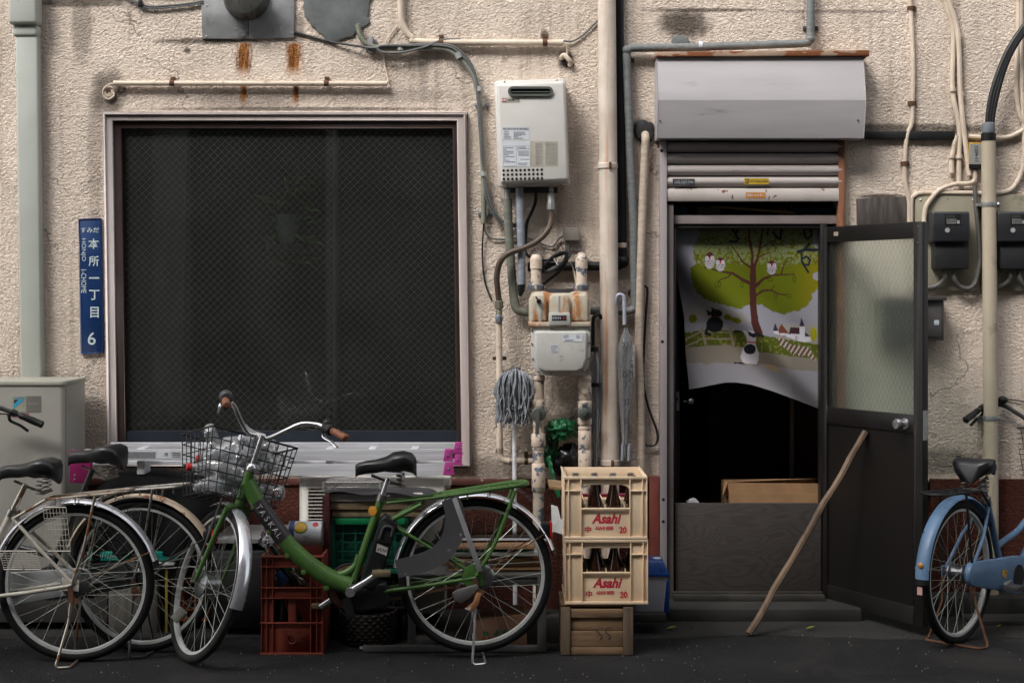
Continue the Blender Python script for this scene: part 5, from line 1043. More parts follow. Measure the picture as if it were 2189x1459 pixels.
# ================================================================ bicycles (local axes: x forward, y left, z up; rear hub above the origin)
m_tyre = M('tyre_rubber', C(13, 13, 14), .75, var=.25, vs=20, bump=.25, bs=120, dirt=(C(30, 29, 28), .2, 10), spec=.25)
m_tyre2 = M('dusty_tyre', C(34, 33, 32), .8, var=.25, vs=14, bump=.25, bs=120, dirt=(C(62, 60, 56), .3, 8), spec=.3)
m_rim = M('rim_alloy', C(196, 198, 196), .35, .3, var=.1, vs=14)
m_spoke = M('spoke_steel', C(150, 156, 146), .35, .5, var=.2)
m_hub = M('hub_alloy', C(140, 140, 142), .3, .9, var=.25, vs=25, dirt=(C(96, 80, 60), .3, 20))
m_saddle = M('saddle_vinyl', C(30, 31, 33), .38, var=.12, bump=.12, bs=150)
m_fsilver = M('mudguard_steel', C(214, 214, 220), .22, .75, var=.06, vs=6)
def dent(nm, col, chip): return M(nm, col, .35, var=.12, vs=7, chip=chip)
def wheel(bike, nm, c, R, mx=None, tyre=m_tyre, w=.0205, hub=(.03, .05), hubmat=None, ns=36, refl=None):
    w_ = sub(nm, bike); cx, cz = c
    ring = lambda r, y=0, n=64: [Vector((cx+r*math.cos(2*math.pi*i/n), y, cz+r*math.sin(2*math.pi*i/n))) for i in range(n)]
    b = MB(mx); b.tube(ring(R-w, n=72), w, 10, closed=True); b.build('tyre', tyre, w_)
    b = MB(mx); prof = [(R-.050, -.006), (R-.047, -.012), (R-.032, -.0125), (R-.030, -.010), (R-.036, 0), (R-.030, .010), (R-.032, .0125), (R-.047, .012), (R-.050, .006), (R-.050, -.006)]
    b.lathe(prof, (cx, 0, cz), (0, 1, 0), 72, cap=False); b.build('rim', m_rim, w_)
    b = MB(mx)
    for i in range(ns):
        s = 1 if i % 2 else -1; a1 = 2*math.pi*i/ns; a0 = a1+(.95 if (i//2) % 2 else -.95)
        p0 = Vector((cx+(hub[0]+.004)*math.cos(a0), s*hub[1]*.62, cz+(hub[0]+.004)*math.sin(a0))); p1 = Vector((cx+(R-.049)*math.cos(a1), s*.002, cz+(R-.049)*math.sin(a1)))
        b.tube([p0, p1], .0011, 4, cap=False)
    b.build('spokes', m_spoke, w_, kind='stuff')
    b = MB(mx); h = hub; b.lathe([(.006, -h[1]-.03), (.006, -h[1]), (h[0]*.6, -h[1]*.9), (h[0]+.008, -h[1]*.68), (h[0]+.008, -h[1]*.56), (h[0]*.8, -h[1]*.5), (h[0]*.8, h[1]*.5), (h[0]+.008, h[1]*.56), (h[0]+.008, h[1]*.68), (h[0]*.6, h[1]*.9), (.006, h[1]), (.006, h[1]+.03)], (cx, 0, cz), (0, 1, 0), 22); b.build('hub', hubmat or m_hub, w_)
    if refl is not None:
        b = MB(mx); r = R*.72; p = Vector((cx+r*math.cos(refl), .006, cz+r*math.sin(refl))); b.bar(p-Vector((math.cos(refl+1.57), 0, math.sin(refl+1.57)))*.035, p+Vector((math.cos(refl+1.57), 0, math.sin(refl+1.57)))*.035, .012, .04, (math.cos(refl), 0, math.sin(refl))); b.build('spoke_reflector', M('clear_reflector', C(150, 148, 140), .25), w_, bevel=.004)
    return w_
def mudguard(bike, nm, c, R, a0, a1, mat, mx=None, w=.034, tip=None, n=34):
    """strip of curved sheet round the wheel; angles in degrees, 0 = forward, 90 = up"""
    def sweep(b, a0, a1, n):
        prof = [(math.sin(R_(t))*w, math.cos(R_(t))*.017-.004) for t in (-82, -55, -28, 0, 28, 55, 82)]; m = len(prof); vs = []
        for i in range(n+1):
            a = R_(a0+(a1-a0)*i/n)
            for k, (y, r) in enumerate(prof): rr = R+.014+r; vs.append((c[0]+rr*math.cos(a), y, c[1]+rr*math.sin(a)))
            for k, (y, r) in enumerate(prof): rr = R+.0125+r; vs.append((c[0]+rr*math.cos(a), y*.96, c[1]+rr*math.sin(a)))
        st = 2*m; fs = []
        for i in range(n):
            for k in range(m-1):
                fs.append((i*st+k, i*st+k+1, (i+1)*st+k+1, (i+1)*st+k)); fs.append((i*st+m+k+1, i*st+m+k, (i+1)*st+m+k, (i+1)*st+m+k+1))
            fs.append((i*st, (i+1)*st, (i+1)*st+m, i*st+m)); fs.append((i*st+m-1, i*st+2*m-1, (i+1)*st+2*m-1, (i+1)*st+m-1))
        for i in (0, n):
            for k in range(m-1): fs.append((i*st+k, i*st+m+k, i*st+m+k+1, i*st+k+1))
        b.add(vs, fs)
    b = MB(mx); sweep(b, a0, a1, n); g_ = b.build(nm, mat, bike, ang=50)
    if tip: b = MB(mx); sweep(b, a1, a1+tip, 4); b.build('mudguard_tip', m_black, g_, ang=50)
    return g_
def saddle(bike, x, z, L=.26, wr=.1, mat=m_saddle, tilt=0.0):
    """x = rear end, grows forward"""
    tab = [(0, .55, .0), (.06, .86, .018), (.2, 1.0, .03), (.38, .92, .026), (.52, .62, .014), (.66, .38, .006), (.82, .27, .003), (.95, .22, -.004), (1.0, .12, -.014)]
    m = 14; vs = []; fs = []
    for (t, w, h) in tab:
        for k in range(m):
            a = 2*math.pi*k/m; y = math.cos(a)*w*wr; s_ = math.sin(a); th = .08 if t < .45 else .066-.02*t
            zz = z+h+tilt*t*L+(s_*.018 if s_ > 0 else s_*th*(.75+.25*abs(math.cos(a)))); vs.append((x+t*L, y, zz+(.012*math.cos(a)**2 if t < .45 and s_ > 0 else 0)))
    n = len(tab)
    for i in range(n-1):
        for k in range(m): fs.append((i*m+k, (i+1)*m+k, (i+1)*m+(k+1) % m, i*m+(k+1) % m))
    fs.append(tuple(range(m))); fs.append(tuple((n-1)*m+k for k in range(m-1, -1, -1)))
    b = MB(); b.add(vs, fs); s = b.build('saddle', mat, bike, ang=75)
    b = MB()
    for y in (-.05, .05):
        pts = [(x+.07+.018*math.cos(i*.9), y+.018*math.sin(i*.9), z-.10+i*.0026) for i in range(22)]; b.tube(pts, .003, 5)
    b.bar((x+.06, -.07, z-.1), (x+.06, .07, z-.1), .02, .006); b.tube([(x+.06, 0, z-.1), (x+.12, 0, z-.085), (x+.2, 0, z-.05)], .006, 6); b.build('saddle_spring', m_steel, s)
    return s
def basket(bike, mx, o, wt, dt, wb, db, h, mat, nx=8, nd=6, nz=5, r=.0021):
    """open wire basket, o = centre of its back top edge; grows forward"""
    b = MB(mx); ox, oz = o
    def pt(u, v, t):   # u -1..1 across, v 0..1 forward, t 0 top..1 bottom
        w = wt+(wb-wt)*t; d = dt+(db-dt)*t; return (ox+.012*t+d*v, u*w/2, oz-h*t)
    for k in range(nz+1):
        t = k/nz; rr = r*(1.9 if k == 0 else 1); b.tube([pt(-1, 0, t), pt(1, 0, t), pt(1, 1, t), pt(-1, 1, t)], rr, 6, closed=True)
    for i in range(nx+1):
        u = -1+2*i/nx; b.tube([pt(u, 0, 0), pt(u, 0, 1), pt(u, 1, 1), pt(u, 1, 0)], r, 5)
    for j in range(1, nd): v = j/nd; b.tube([pt(-1, v, 0), pt(-1, v, 1), pt(1, v, 1), pt(1, v, 0)], r, 5)
    return b.build('basket', mat, bike)
def cityb(name, label, loc, heading, o, pitch=0.0):
    R = o.get('R', .345); bk = thing(name, label, 'bicycle', loc, group='parked bicycles', local=True, rot=(0, -pitch, R_(heading)))
    fm = o['frame']; bb = o.get('bb', (.46, .285)); st = o.get('st', (.30, .66)); ht = o.get('ht', (.99, .86)); hb = o.get('hb', (1.055, .69)); sz = o.get('saddle_z', .86)
    ax = Vector((ht[0]-hb[0], 0, ht[1]-hb[1])).normalized(); hbv = Vector((hb[0], 0, hb[1])); fh = hbv-ax*((hb[1]-R)/ax.z)*1.0; fwd = Vector((ax.z, 0, -ax.x)); fh = fh+fwd*.05
    fh.z = R
    mx = Matrix.Translation(hbv) @ Matrix.Rotation(R_(-o.get('steer', 0)), 4, ax) @ Matrix.Translation(-hbv)
    # wheels
    wheel(bk, 'rear_wheel', (0, R), R, hub=o.get('rhub', (.032, .055)), hubmat=o.get('hubmat'), refl=o.get('refl'))
    wheel(bk, 'front_wheel', (fh.x, R), R, mx, tyre=o.get('ftyre', m_tyre), hub=o.get('fhub', (.035, .045)))
    if o.get('rg', True): mudguard(bk, 'rear_mudguard', (0, R), R, o.get('rga', (20, 190))[0], o.get('rga', (20, 190))[1], o['guard'], tip=o.get('tip', 5))
    mudguard(bk, 'front_mudguard', (fh.x, R), R, 75 if o.get('fga') is None else o['fga'][0], 200 if o.get('fga') is None else o['fga'][1], o.get('fguard', o['guard']), mx, w=.031)
    # frame
    b = MB()
    def T(pts, r, k=8, n=12): b.tube(catmull([Vector((p[0], p[1] if len(p) > 2 else 0, p[-1])) for p in pts], k), r, n)
    b.tube([(bb[0], 0, bb[1]), (st[0], 0, st[1])], o.get('str', .0165), 12)
    b.tube([hbv-ax*.01, Vector((ht[0], 0, ht[1]))], .021, 14)
    for pts, r in o['tubes']:
        q = catmull([Vector((p[0], 0, p[1])) for p in pts], 8); k = len(q); rr = r if isinstance(r, tuple) else (r, r); b.tube(q, [rr[0]+(rr[1]-rr[0])*i/(k-1) for i in range(k)], 16)
    for s in (-1, 1):
        cs = o.get('cs', bb); b.tube([(cs[0]-.03, s*.035, cs[1]), (.2, s*.055, R*.5+cs[1]*.5), (0, s*.065, R)], .0095, 10)
        ss = o.get('ss', st); b.tube([(ss[0]-.01, s*.016, ss[1]-.02), (ss[0]*.5, s*.055, R+(ss[1]-R)*.5), (0, s*.064, R+.01)], .008, 10)
        b.bar((-.03, s*.066, R), (.04, s*.066, R+.005), .006, .05)
    b.cyl((bb[0], -.036, bb[1]), (bb[0], .036, bb[1]), .024, 16); b.build('frame', fm, bk, ang=50)
    # fork, stem, bars
    b = MB(mx)
    cr = hbv-ax*.02
    b.tube([cr+Vector((0, -.05, -.012)), cr+Vector((.0, -.03, .0)), cr, cr+Vector((0, .03, 0)), cr+Vector((0, .05, -.012))], .014, 10)
    for s in (-1, 1): b.tube(catmull([cr+Vector((0, s*.05, -.012)), cr.lerp(fh, .55)+Vector((-.004, s*.058-cr.lerp(fh, .55).y, 0)), Vector((fh.x, s*.062, R))], 8), .0115, 10, rf=lambda i, k: 1.15-.35*i/k)
    b.build('fork', o.get('fork', fm), bk)
    top = Vector((ht[0], 0, ht[1]))+ax*o.get('stem', .13)
    b = MB(mx); b.tube([Vector((ht[0], 0, ht[1])), top+ax*.012], .0125, 12); b.lathe([(.024, -.012), (.026, 0), (.02, .018), (.014, .022)], Vector((ht[0], 0, ht[1])), ax, 14); sc0 = top+fwd*.035; b.tube([top-ax*.01, sc0], .015, 10); b.cyl(sc0+Vector((0, -.024, 0)), sc0+Vector((0, .024, 0)), .02, 14); b.build('stem', o.get('stemmat', m_chrome), bk)
    bars = sub('handlebar', bk); prof = o.get('bar', [(0, 0, 0), (.004, .05, .002), (0, .11, .05), (-.02, .165, .102), (-.055, .215, .122), (-.10, .248, .126), (-.24, .292, .12)])
    def bp(p, s): return sc0+fwd*p[0]+Vector((0, s*p[1], 0))+ax*p[2]
    b = MB(mx); left = catmull([bp(p, 1) for p in prof], 6); right = catmull([bp(p, -1) for p in prof], 6); b.tube(right[::-1]+left[1:], .0112, 10); b.build('bar', o.get('barmat', m_chrome), bars)
    for s in (-1, 1):
        e, e0 = bp(prof[-1], s), bp(prof[-2], s); dv_ = (e-e0).normalized(); g0, g1 = e-dv_*.115, e+dv_*.004
        b = MB(mx); b.lathe([(.013, 0), (.0165, .006), (.0155, .03), (.0175, .07), (.017, .105), (.019, .112), (.012, .119), (.001, .12)], g0, g1-g0, 14); b.build('grip', o['grip'], bars)
        c0 = g0-dv_*.03; b = MB(mx); b.lathe([(.0165, -.012), (.0165, .012)], c0, dv_, 12); out = (fwd*.62-ax*.62+dv_*.1).normalized()
        b.bar(c0, c0+out*.035, .016, .014); b.build('brake_clamp', m_black, bars)
        lv = catmull([c0+out*.03, c0+out*.055+dv_*.03, c0+out*.058+dv_*.08, c0+out*.072+dv_*.135], 5); b = MB(mx); b.tube(lv, .0075, 8, flat=.55); b.build('brake_lever', o.get('lever', m_chrome), bars)
        cab = [c0+out*.02-dv_*.01, c0+out*.03-dv_*.09+ax*.02*s, top+fwd*.12+Vector((0, s*.06, 0))+ax*.06, top+fwd*.09+Vector((0, s*.03, 0))-ax*.08, hbv+fwd*.06-ax*.02]
        b = MB(mx); b.tube(catmull(cab, 7), .0032, 6); b.build('brake_cable', m_bcable, bars)
    if o.get('shifter'):
        e, e0 = bp(prof[-1], -1), bp(prof[-2], -1); dv_ = (e-e0).normalized(); c0 = e-dv_*.125; b = MB(mx); b.lathe([(.02, -.03), (.026, -.02), (.026, .02), (.018, .028)], c0, dv_, 14); b.ball(c0+ax*.02-dv_*.02, .022, 12); b.build('shifter', m_black, bars)
        e, e0 = bp(prof[-1], 1), bp(prof[-2], 1); dv_ = (e-e0).normalized(); c0 = e-dv_*.14; b = MB(mx); b.lathe([(.022, -.018), (.03, -.014), (.03, .012), (.02, .02)], c0+ax*.012, dv_, 16); b.build('switch_unit', m_dkgrey, bars)
    if o.get('bell'):
        e, e0 = bp(prof[3], 1), bp(prof[2], 1); b = MB(mx); b.ball(e+ax*.03, .026, 14, 1, 1, .8); b.build('bell', m_black, bars)
    # seat
    b = MB(); sp = Vector((st[0], 0, st[1])); sd_ = (sp-Vector((bb[0], 0, bb[1]))).normalized(); spt = sp+sd_*((sz-.085-st[1])/sd_.z); b.tube([sp-sd_*.05, spt], .0135, 12); b.build('seat_post', o.get('post', m_chrome), bk)
    b = MB(); b.lathe([(.021, -.016), (.021, .016)], sp, sd_, 14); b.bar(sp+Vector((-.03, -.014, 0)), sp+Vector((-.03, .02, 0)), .012, .02); b.build('seat_clamp', o.get('clampmat', m_steel), bk)
    saddle(bk, spt.x-o.get('sback', .15), sz-.02, o.get('sl', .265), o.get('sw', .1), tilt=o.get('stilt', 0))
    # cranks
    if o.get('cranks', True):
        ca = R_(o.get('crank', 35)); L = .165; b = MB()
        for s in (-1, 1):
            e = Vector((bb[0]+s*L*math.cos(ca), s*.085, bb[1]+s*L*math.sin(ca))); c0 = Vector((bb[0], s*.062, bb[1])); cr_ = MB(); cr_.tube([c0, c0.lerp(e, .5)+Vector((0, s*.004, 0)), e], [.018, .013, .0135], 12, flat=.7); cr_.cyl(c0+Vector((0, -.014, 0)), c0+Vector((0, .014, 0)), .021, 16); cr_ = cr_.build('crank', o.get('crankmat', m_chrome), bk)
            p = MB(); q = e+Vector((0, s*.05, 0)); p.box(q.x-.04, q.x+.04, q.y-.035, q.y+.035, q.z-.011, q.z+.011); p.cyl(e, q, .007, 8); p.build('pedal', o.get('pedal', m_dkgrey), cr_, bevel=.005)
    if o.get('case'):   # chain case on the right-hand side
        b = MB(); y0, y1 = -.085, -.055; pts = []
        for i in range(13): a = R_(-90+180*i/12); pts.append((bb[0]+o['case'][1]*math.cos(a), bb[1]+.004+o['case'][1]*math.sin(a)))
        for i in range(9): a = R_(90+180*i/8); pts.append((o.get('casex', .0)+.055*math.cos(a), R+.055*math.sin(a)))
        b.prism(pts, y0, y1); b.build('chain_case', o['case'][0], bk, bevel=.008)
        b = MB(); b.lathe([(.055, 0), (.055, .003)], (bb[0], y0, bb[1]), (0, -1, 0), 20); b.build('chain_case_disc', m_black, bk)
    if o.get('chainwheel'):
        b = MB(); b.lathe([(.105, 0), (.108, .004), (.085, .006), (.08, .004), (.02, .005)], (bb[0], -.05, bb[1]), (0, -1, 0), 40); b.build('chain_guard', m_black, bk)
        b = MB(); b.lathe([(.098, 0), (.098, .004), (.07, .004), (.07, 0)], (bb[0], -.044, bb[1]), (0, 1, 0), 40, cap=False); b.build('chainring', m_rust, bk)
        b = MB()
        for z1, z2 in ((.092, .042), (-.092, -.042)): b.bar((bb[0], -.047, bb[1]+z1), (0, -.047, R+z2), .006, .01)
        b.build('chain', m_rust, bk)
    # rack
    if o.get('rack'):
        rk = o['rack']; m_r = rk['mat']; z0, z1, x0, x1 = rk['z0'], rk['z1'], rk['x0'], rk['x1']; b = MB()   # x0 front, x1 rear
        b.tube(rounded([(x0, -.05, z0), (x1+.03, -.07, z1), (x1, 0, z1), (x1+.03, .07, z1), (x0, .05, z0)], .04, 5), rk.get('r', .006), 8)
        for i in range(4): t_ = (i+.5)/4.3; x = x0+(x1-x0)*t_; z = z0+(z1-z0)*t_; b.tube([(x, -.06, z), (x, .06, z)], .004, 6); b.tube([(x, .062, z), (x, .062, z-.028)], .0032, 5)
        b.tube([(x0, .0, z0), (x0-.1, 0, z0+(z1-z0)*.3), (x1, 0, z1)], .004, 6)
        b.build('rear_rack', m_r, bk)
        for s in (-1, 1):
            b = MB(); b.tube(catmull([Vector((rk.get('sx', x0-.2), s*.066, z0+(z1-z0)*.5)), Vector((rk.get('sx', x0-.2)*.5, s*.072, R+.16)), Vector((0, s*.075, R+.01))], 6), rk.get('sr', .006), 8); b.build('rack_stay', rk.get('smat', m_r), bk)
        if rk.get('front', True):
            b = MB()
            for s in (-1, 1): b.tube([(x0, s*.05, z0), (st[0]-.02, s*.025, st[1]-.02)], .006, 8)
            b.build('rack_arm', m_r, bk)
    # stand: a bent-wire U with its feet on the ground
    s_ = o.get('stand', m_steel); zf = o.get('standz', 0.006); xs, sw = o.get('standx', -.02), o.get('standw', .13)
    b = MB(); b.tube(rounded([(.0, .07, R-.03), (.01, .085, R*.55), (xs, sw, zf), (xs-.06, sw*.9, zf), (xs-.06, -sw*.9, zf), (xs, -sw, zf), (.01, -.085, R*.55), (0, -.07, R-.03)], .02, 4), .0062, 8); b.build('stand', s_, bk)
    for s in (-1, 1):
        b = MB(); b.bar((.012, s*.076, R-.05), (-.03, s*.076, R-.07), .005, .024); b.bar((.006, s*.078, R), (.0, s*.078, R-.09), .005, .022); b.build('stand_bracket', o.get('bracket', m_rust), bk)
    # mudguard stays
    b = MB()
    for s in (-1, 1):
        a = R_(o.get('staya', 160)); b.tube([(0, s*.07, R), ((R+.016)*math.cos(a), s*.033, R+(R+.016)*math.sin(a))], .0025, 6)
    b.build('mudguard_stay', o.get('stay', m_steel), bk)
    b = MB(mx)
    for s in (-1, 1): a = R_(192); b.tube([(fh.x, s*.066, R), (fh.x+(R+.016)*math.cos(a), s*.036, R+(R+.016)*math.sin(a))], .0025, 6)
    b.build('mudguard_stay', m_steel, bk)
    bk_info = dict(mx=mx, fwd=fwd, ax=ax, top=top, hb=hbv, fh=fh, bb=bb, st=st, R=R)
    if o.get('basket'):
        q = o['basket']; basket(bk, mx, (top.x+q.get('dx', .075), top.z+q.get('dz', -.02)), *q['size'], q['mat'], *q.get('n', (8, 6, 5)), q.get('r', .0021))
        b = MB(mx); bx = top.x+q.get('dx', .075); b.bar(top-ax*.08, (bx+.01, 0, top.z-.1), .03, .006); b.tube([(bx+.1, .06, top.z+q.get('dz', -.02)-q['size'][4]), (fh.x+.01, .075, R)], .004, 6); b.tube([(bx+.1, -.06, top.z+q.get('dz', -.02)-q['size'][4]), (fh.x+.01, -.075, R)], .004, 6); b.build('basket_bracket', m_steel, bk)
    return bk, bk_info
LOOP = lambda st, hb, bb: [([(hb[0]-.005, hb[1]+.05), (hb[0]-.14, hb[1]-.10), (st[0]+.36, bb[1]+.20), (st[0]+.20, bb[1]+.16), (bb[0]-.05, bb[1]+.14)], .0155), ([(hb[0], hb[1]-.0), (hb[0]-.13, hb[1]-.16), (bb[0]+.26, bb[1]+.08), (bb[0]+.1, bb[1]+.01), (bb[0], bb[1])], .0165)]
# ---------------------------------------------------------------- green electric bicycle
m_green = M('green_bike_paint', C(62, 95, 41), .44, var=.14, vs=6, chip=(C(50, 56, 36), .24, 30), dirt=(C(84, 96, 62), .25, 9))
m_grip = M('worn_brown_grip', C(128, 78, 52), .6, var=.25, vs=20, chip=(C(50, 40, 36), .34, 26), bump=.3)
GB = dict(R=.344, frame=m_green, bb=(.555, .30), st=(.41, .70), ht=(.979, .848), hb=(1.034, .695), saddle_z=.872, str=.018, stem=.14, sback=.125, steer=63, shifter=True,
          tubes=[([(1.0, .79), (.95, .69), (.872, .572), (.799, .478), (.714, .40), (.63, .345), (.555, .315)], (.035, .042)), ([(.68, .37), (.60, .365), (.535, .40), (.515, .45)], (.02, .014))],
          guard=m_fsilver, rga=(8, 163), fga=(78, 199), grip=m_grip, cs=(.45, .29), ss=(.405, .62), ftyre=m_tyre2, fhub=(.052, .05), rhub=(.05, .055),
          rack=dict(mat=m_green, z0=.70, z1=.748, x0=.18, x1=-.245, r=.011, sx=-.18, sr=.0085, front=True), chainwheel=True, crank=147, crankmat=m_chrome, pedal=M('pedal_brown', C(100, 90, 66), .6, .3, dirt=(C(60, 48, 36), .4, 30)),
          stand=m_chrome, standx=.03, standw=.15, standz=-.02, stay=m_rust, staya=150, sl=.27, sw=.105, stilt=-.03,
          basket=dict(size=(.42, .33, .34, .26, .28), mat=m_black, dx=.06, dz=.01, n=(9, 7, 6), r=.0026))
GL = (X(1020, 1.05), -1.05, .024)
green, GI = cityb('electric_bicycle', 'green electric-assist bicycle with front wheel turned and basket of empty bottles', GL, 184.5, GB, pitch=-.02)
bb = GI['bb']
# silver flat stays on the left side, curved guard, battery, motor, label band
b = MB(); b.bar((.091, .088, .70), (-.016, .086, .375), .006, .022, (1, 0, .3)); b.bar((.091, -.088, .70), (-.016, -.086, .375), .006, .022, (1, 0, .3)); b.build('silver_stay', M('stay_silver', C(176, 174, 180), .4, .5), green, bevel=.002)
b = MB(); b.tube([(.365, .02, .605), (.235, .05, .672)], .0105, 10); b.tube([(.365, -.02, .605), (.235, -.05, .672)], .0105, 10); b.build('rack_brace', m_green, green)
def strip2d(pts, w, y0, y1, parent, name, mat, bevel=.004):
    q = catmull([Vector((a, 0, c)) for a, c in pts], 8); L, R2 = [], []
    for i, p in enumerate(q):
        t_ = (q[min(i+1, len(q)-1)]-q[max(i-1, 0)]).normalized(); nrm = Vector((-t_.z, 0, t_.x)); ww = w(i/(len(q)-1)) if callable(w) else w; L.append(p+nrm*ww/2); R2.append(p-nrm*ww/2)
    b = MB()
    for i in range(len(q)-1): b.prism([(L[i].x, L[i].z), (L[i+1].x, L[i+1].z), (R2[i+1].x, R2[i+1].z), (R2[i].x, R2[i].z)], y0, y1)
    bm_ = b.build(name, mat, parent); bm = bmesh.new(); bm.from_mesh(bm_.data); bmesh.ops.remove_doubles(bm, verts=bm.verts, dist=.0004); bm.to_mesh(bm_.data); bm.free(); return bm_
m_guard = M('scuffed_grey_guard', C(70, 69, 71), .55, var=.12, vs=5, chip=(C(130, 130, 130), .2, 16), bump=.15)
for s in (1, -1): strip2d([(.112, .70), (.093, .65), (.09, .6), (.106, .524), (.16, .455), (.246, .418), (.35, .397)], lambda t_: .078+.012*math.sin(t_*3.1), *( (.078, .083) if s > 0 else (-.083, -.078)), green, 'skirt_guard', m_guard)
m_batt = M('battery_black', C(21, 22, 24), .45, var=.1, spec=.3)
sdir = Vector((GI['st'][0]-bb[0], 0, GI['st'][1]-bb[1])).normalized(); perp = Vector((-sdir.z, 0, sdir.x))
def bq(a, c): p = Vector((bb[0], 0, bb[1]))+sdir*a+perp*c; return (p.x, p.z)
b = MB(); b.prism([bq(.02, .028), bq(.34, .024), bq(.365, .04), bq(.345, .105), (bq(.05, .112)), (bq(.02, .1))], -.045, .045); bat = b.build('battery', m_batt, green, bevel=.01, seg=3)
b = MB(); b.prism([bq(.245, .036), bq(.335, .036), bq(.33, .098), bq(.25, .1)], .045, .05); b.build('battery_latch', M('battery_black_matt', C(22, 22, 24), .6), bat, bevel=.003)
b = MB(); b.tube(catmull([Vector((bq(.26, .046)[0], .056, bq(.26, .046)[1])), Vector((bq(.315, .05)[0], .056, bq(.315, .05)[1])), Vector((bq(.32, .085)[0], .056, bq(.32, .085)[1])), Vector((bq(.285, .092)[0], .056, bq(.285, .092)[1]))], 5), .0055, 8); b.build('battery_handle', m_dkgrey, bat)
b = MB(); b.prism([bq(.2, .05), bq(.235, .045), bq(.232, .095), bq(.197, .1)], .0455, .0465); b.build('battery_sticker', M('sticker_grey', C(168, 166, 160), .5), bat)
b = MB()
for i in range(6): a0 = .208+.0*i; p0 = bq(.212+(.006 if i % 2 else 0), .056+.007*i); b.add([(p0[0]-.003, .0478, p0[1]-.004), (p0[0]-.003, .0478, p0[1]+.004), (p0[0]+.002, .0478, p0[1]+.004), (p0[0]+.002, .0478, p0[1]-.004)], [(0, 1, 2, 3)])
b.build('battery_lettering', m_ink, bat, smooth=False)
b = MB(); b.prism([(bb[0]+.01, bb[1]+.03), (bb[0]-.16, bb[1]+.03), (bb[0]-.175, bb[1]-.06), (bb[0]-.15, bb[1]-.085), (bb[0]-.02, bb[1]-.095), (bb[0]+.02, bb[1]-.05)], -.045, .045); b.build('motor_cover', M('motor_black', C(25, 26, 29), .5, spec=.3), green, bevel=.012, seg=3)
b = MB(); b.bar((bb[0]+.015, .046, bb[1]-.03), (bb[0]+.0, .046, bb[1]-.115), .008, .04, (1, 0, 0)); b.build('guard_bracket', m_black, green)
# dark label band on the down tube
dt = catmull([Vector((p[0], 0, p[1])) for p in GB['tubes'][0][0]], 8); k = len(dt); i0, i1 = 7, 19
b = MB(); b.tube(dt[i0:i1+1], [(.036+(.008)*i/(k-1))*1.015 for i in range(i0, i1+1)], 18, cap=False); band = b.build('label_band', M('dark_band', C(46, 42, 46), .4), green)
b = MB()
for j, ch in enumerate('TASKAL'):
    f_ = i0+1.6+(i1-i0-3.2)*j/5; a, c0 = dt[int(f_)], dt[int(f_)+1]; p = a.lerp(c0, f_-int(f_)); t_ = (c0-a).normalized(); r = .041+.004*f_/k
    vs, fs = glyphs(ch, .0); w0, w1 = min(v[0] for v in vs), max(v[0] for v in vs); h0, h1 = min(v[1] for v in vs), max(v[1] for v in vs); sc_ = .026/(h1-h0)
    # letters run down the tube; their tops face forward-up
    top_ = Vector((t_.z, 0, -t_.x)); top_ = top_ if top_.z > 0 else -top_
    b.add([p+t_*((v[0]-(w0+w1)/2)*sc_)+top_*((v[1]-(h0+h1)/2)*sc_)*1.0+Vector((0, r+.0015-.35*((v[1]-(h0+h1)/2)*sc_)**2/r, 0)) for v in vs], fs)
b.build('lettering', MATS['print_pale'], band, smooth=False)
b = MB()
for s_ in (.12, .28, .45, .6, .78):
    i = int(s_*(k-1)); p = dt[i]; b.box(p.x-.012, p.x+.012, .0, .03, p.z-.06, p.z-.04)
b.build('cable_clip', m_green, green, bevel=.003, kind='stuff')
b = MB(); b.tube([p+Vector((-.02, .018, -.047)) for p in dt[2:-4]], .005, 8); b.tube([p+Vector((-.022, .008, -.05)) for p in dt[2:-4]], .005, 8); b.build('frame_cable', m_bcable, green)
b = MB(); b.lathe([(.001, .006), (.02, .004), (.022, 0)], (bq(.36, -.019)[0], .012, bq(.36, -.019)[1]), (.5, 1, 0), 16); b.build('round_sticker', M('orange_dot', C(196, 136, 40), .5), green)
# rear hub brake and gear parts
b = MB(); b.prism([(.05, .39), (.07, .33), (.03, .30), (-.03, .31), (-.03, .36), (.0, .41)], .062, .070); b.build('dropout_plate', m_green, green, bevel=.003)
b = MB(); b.lathe([(.05, 0), (.056, .006), (.045, .014), (.02, .018)], (-.025, .05, .345), (0, 1, 0), 24); b.build('roller_brake', m_hub, green)
b = MB(); b.prism([(.08, .30), (.11, .285), (.10, .25), (.07, .235), (.03, .26), (-.01, .30), (.0, .32)], .072, .085); b.build('chain_tensioner', M('grey_alloy', C(120, 118, 116), .45, .6), green, bevel=.006)
b = MB(); b.lathe([(.026, 0), (.026, .008), (.008, .01)], (.035, .072, .26), (0, 1, 0), 18); b.build('jockey_wheel', m_black, green)
b = MB(); b.prism([(.055, .215), (.03, .2), (-.005, .23), (-.02, .28), (0.0, .285), (.02, .24)], .088, .096); b.build('stand_lock_lever', M('rusty_lever', C(160, 112, 74), .5, .3, chip=(C(190, 186, 180), .3, 20)), green, bevel=.003)
# red tail reflector on a bracket
b = MB(); b.box(-.335, -.29, -.03, .03, .5, .57); b.build('reflector_housing', m_black, green, bevel=.012); b = MB(); b.box(-.345, -.334, -.028, .028, .497, .573); b.build('tail_reflector', M('red_reflector', C(170, 34, 26), .25, coat=.5), green, bevel=.004)
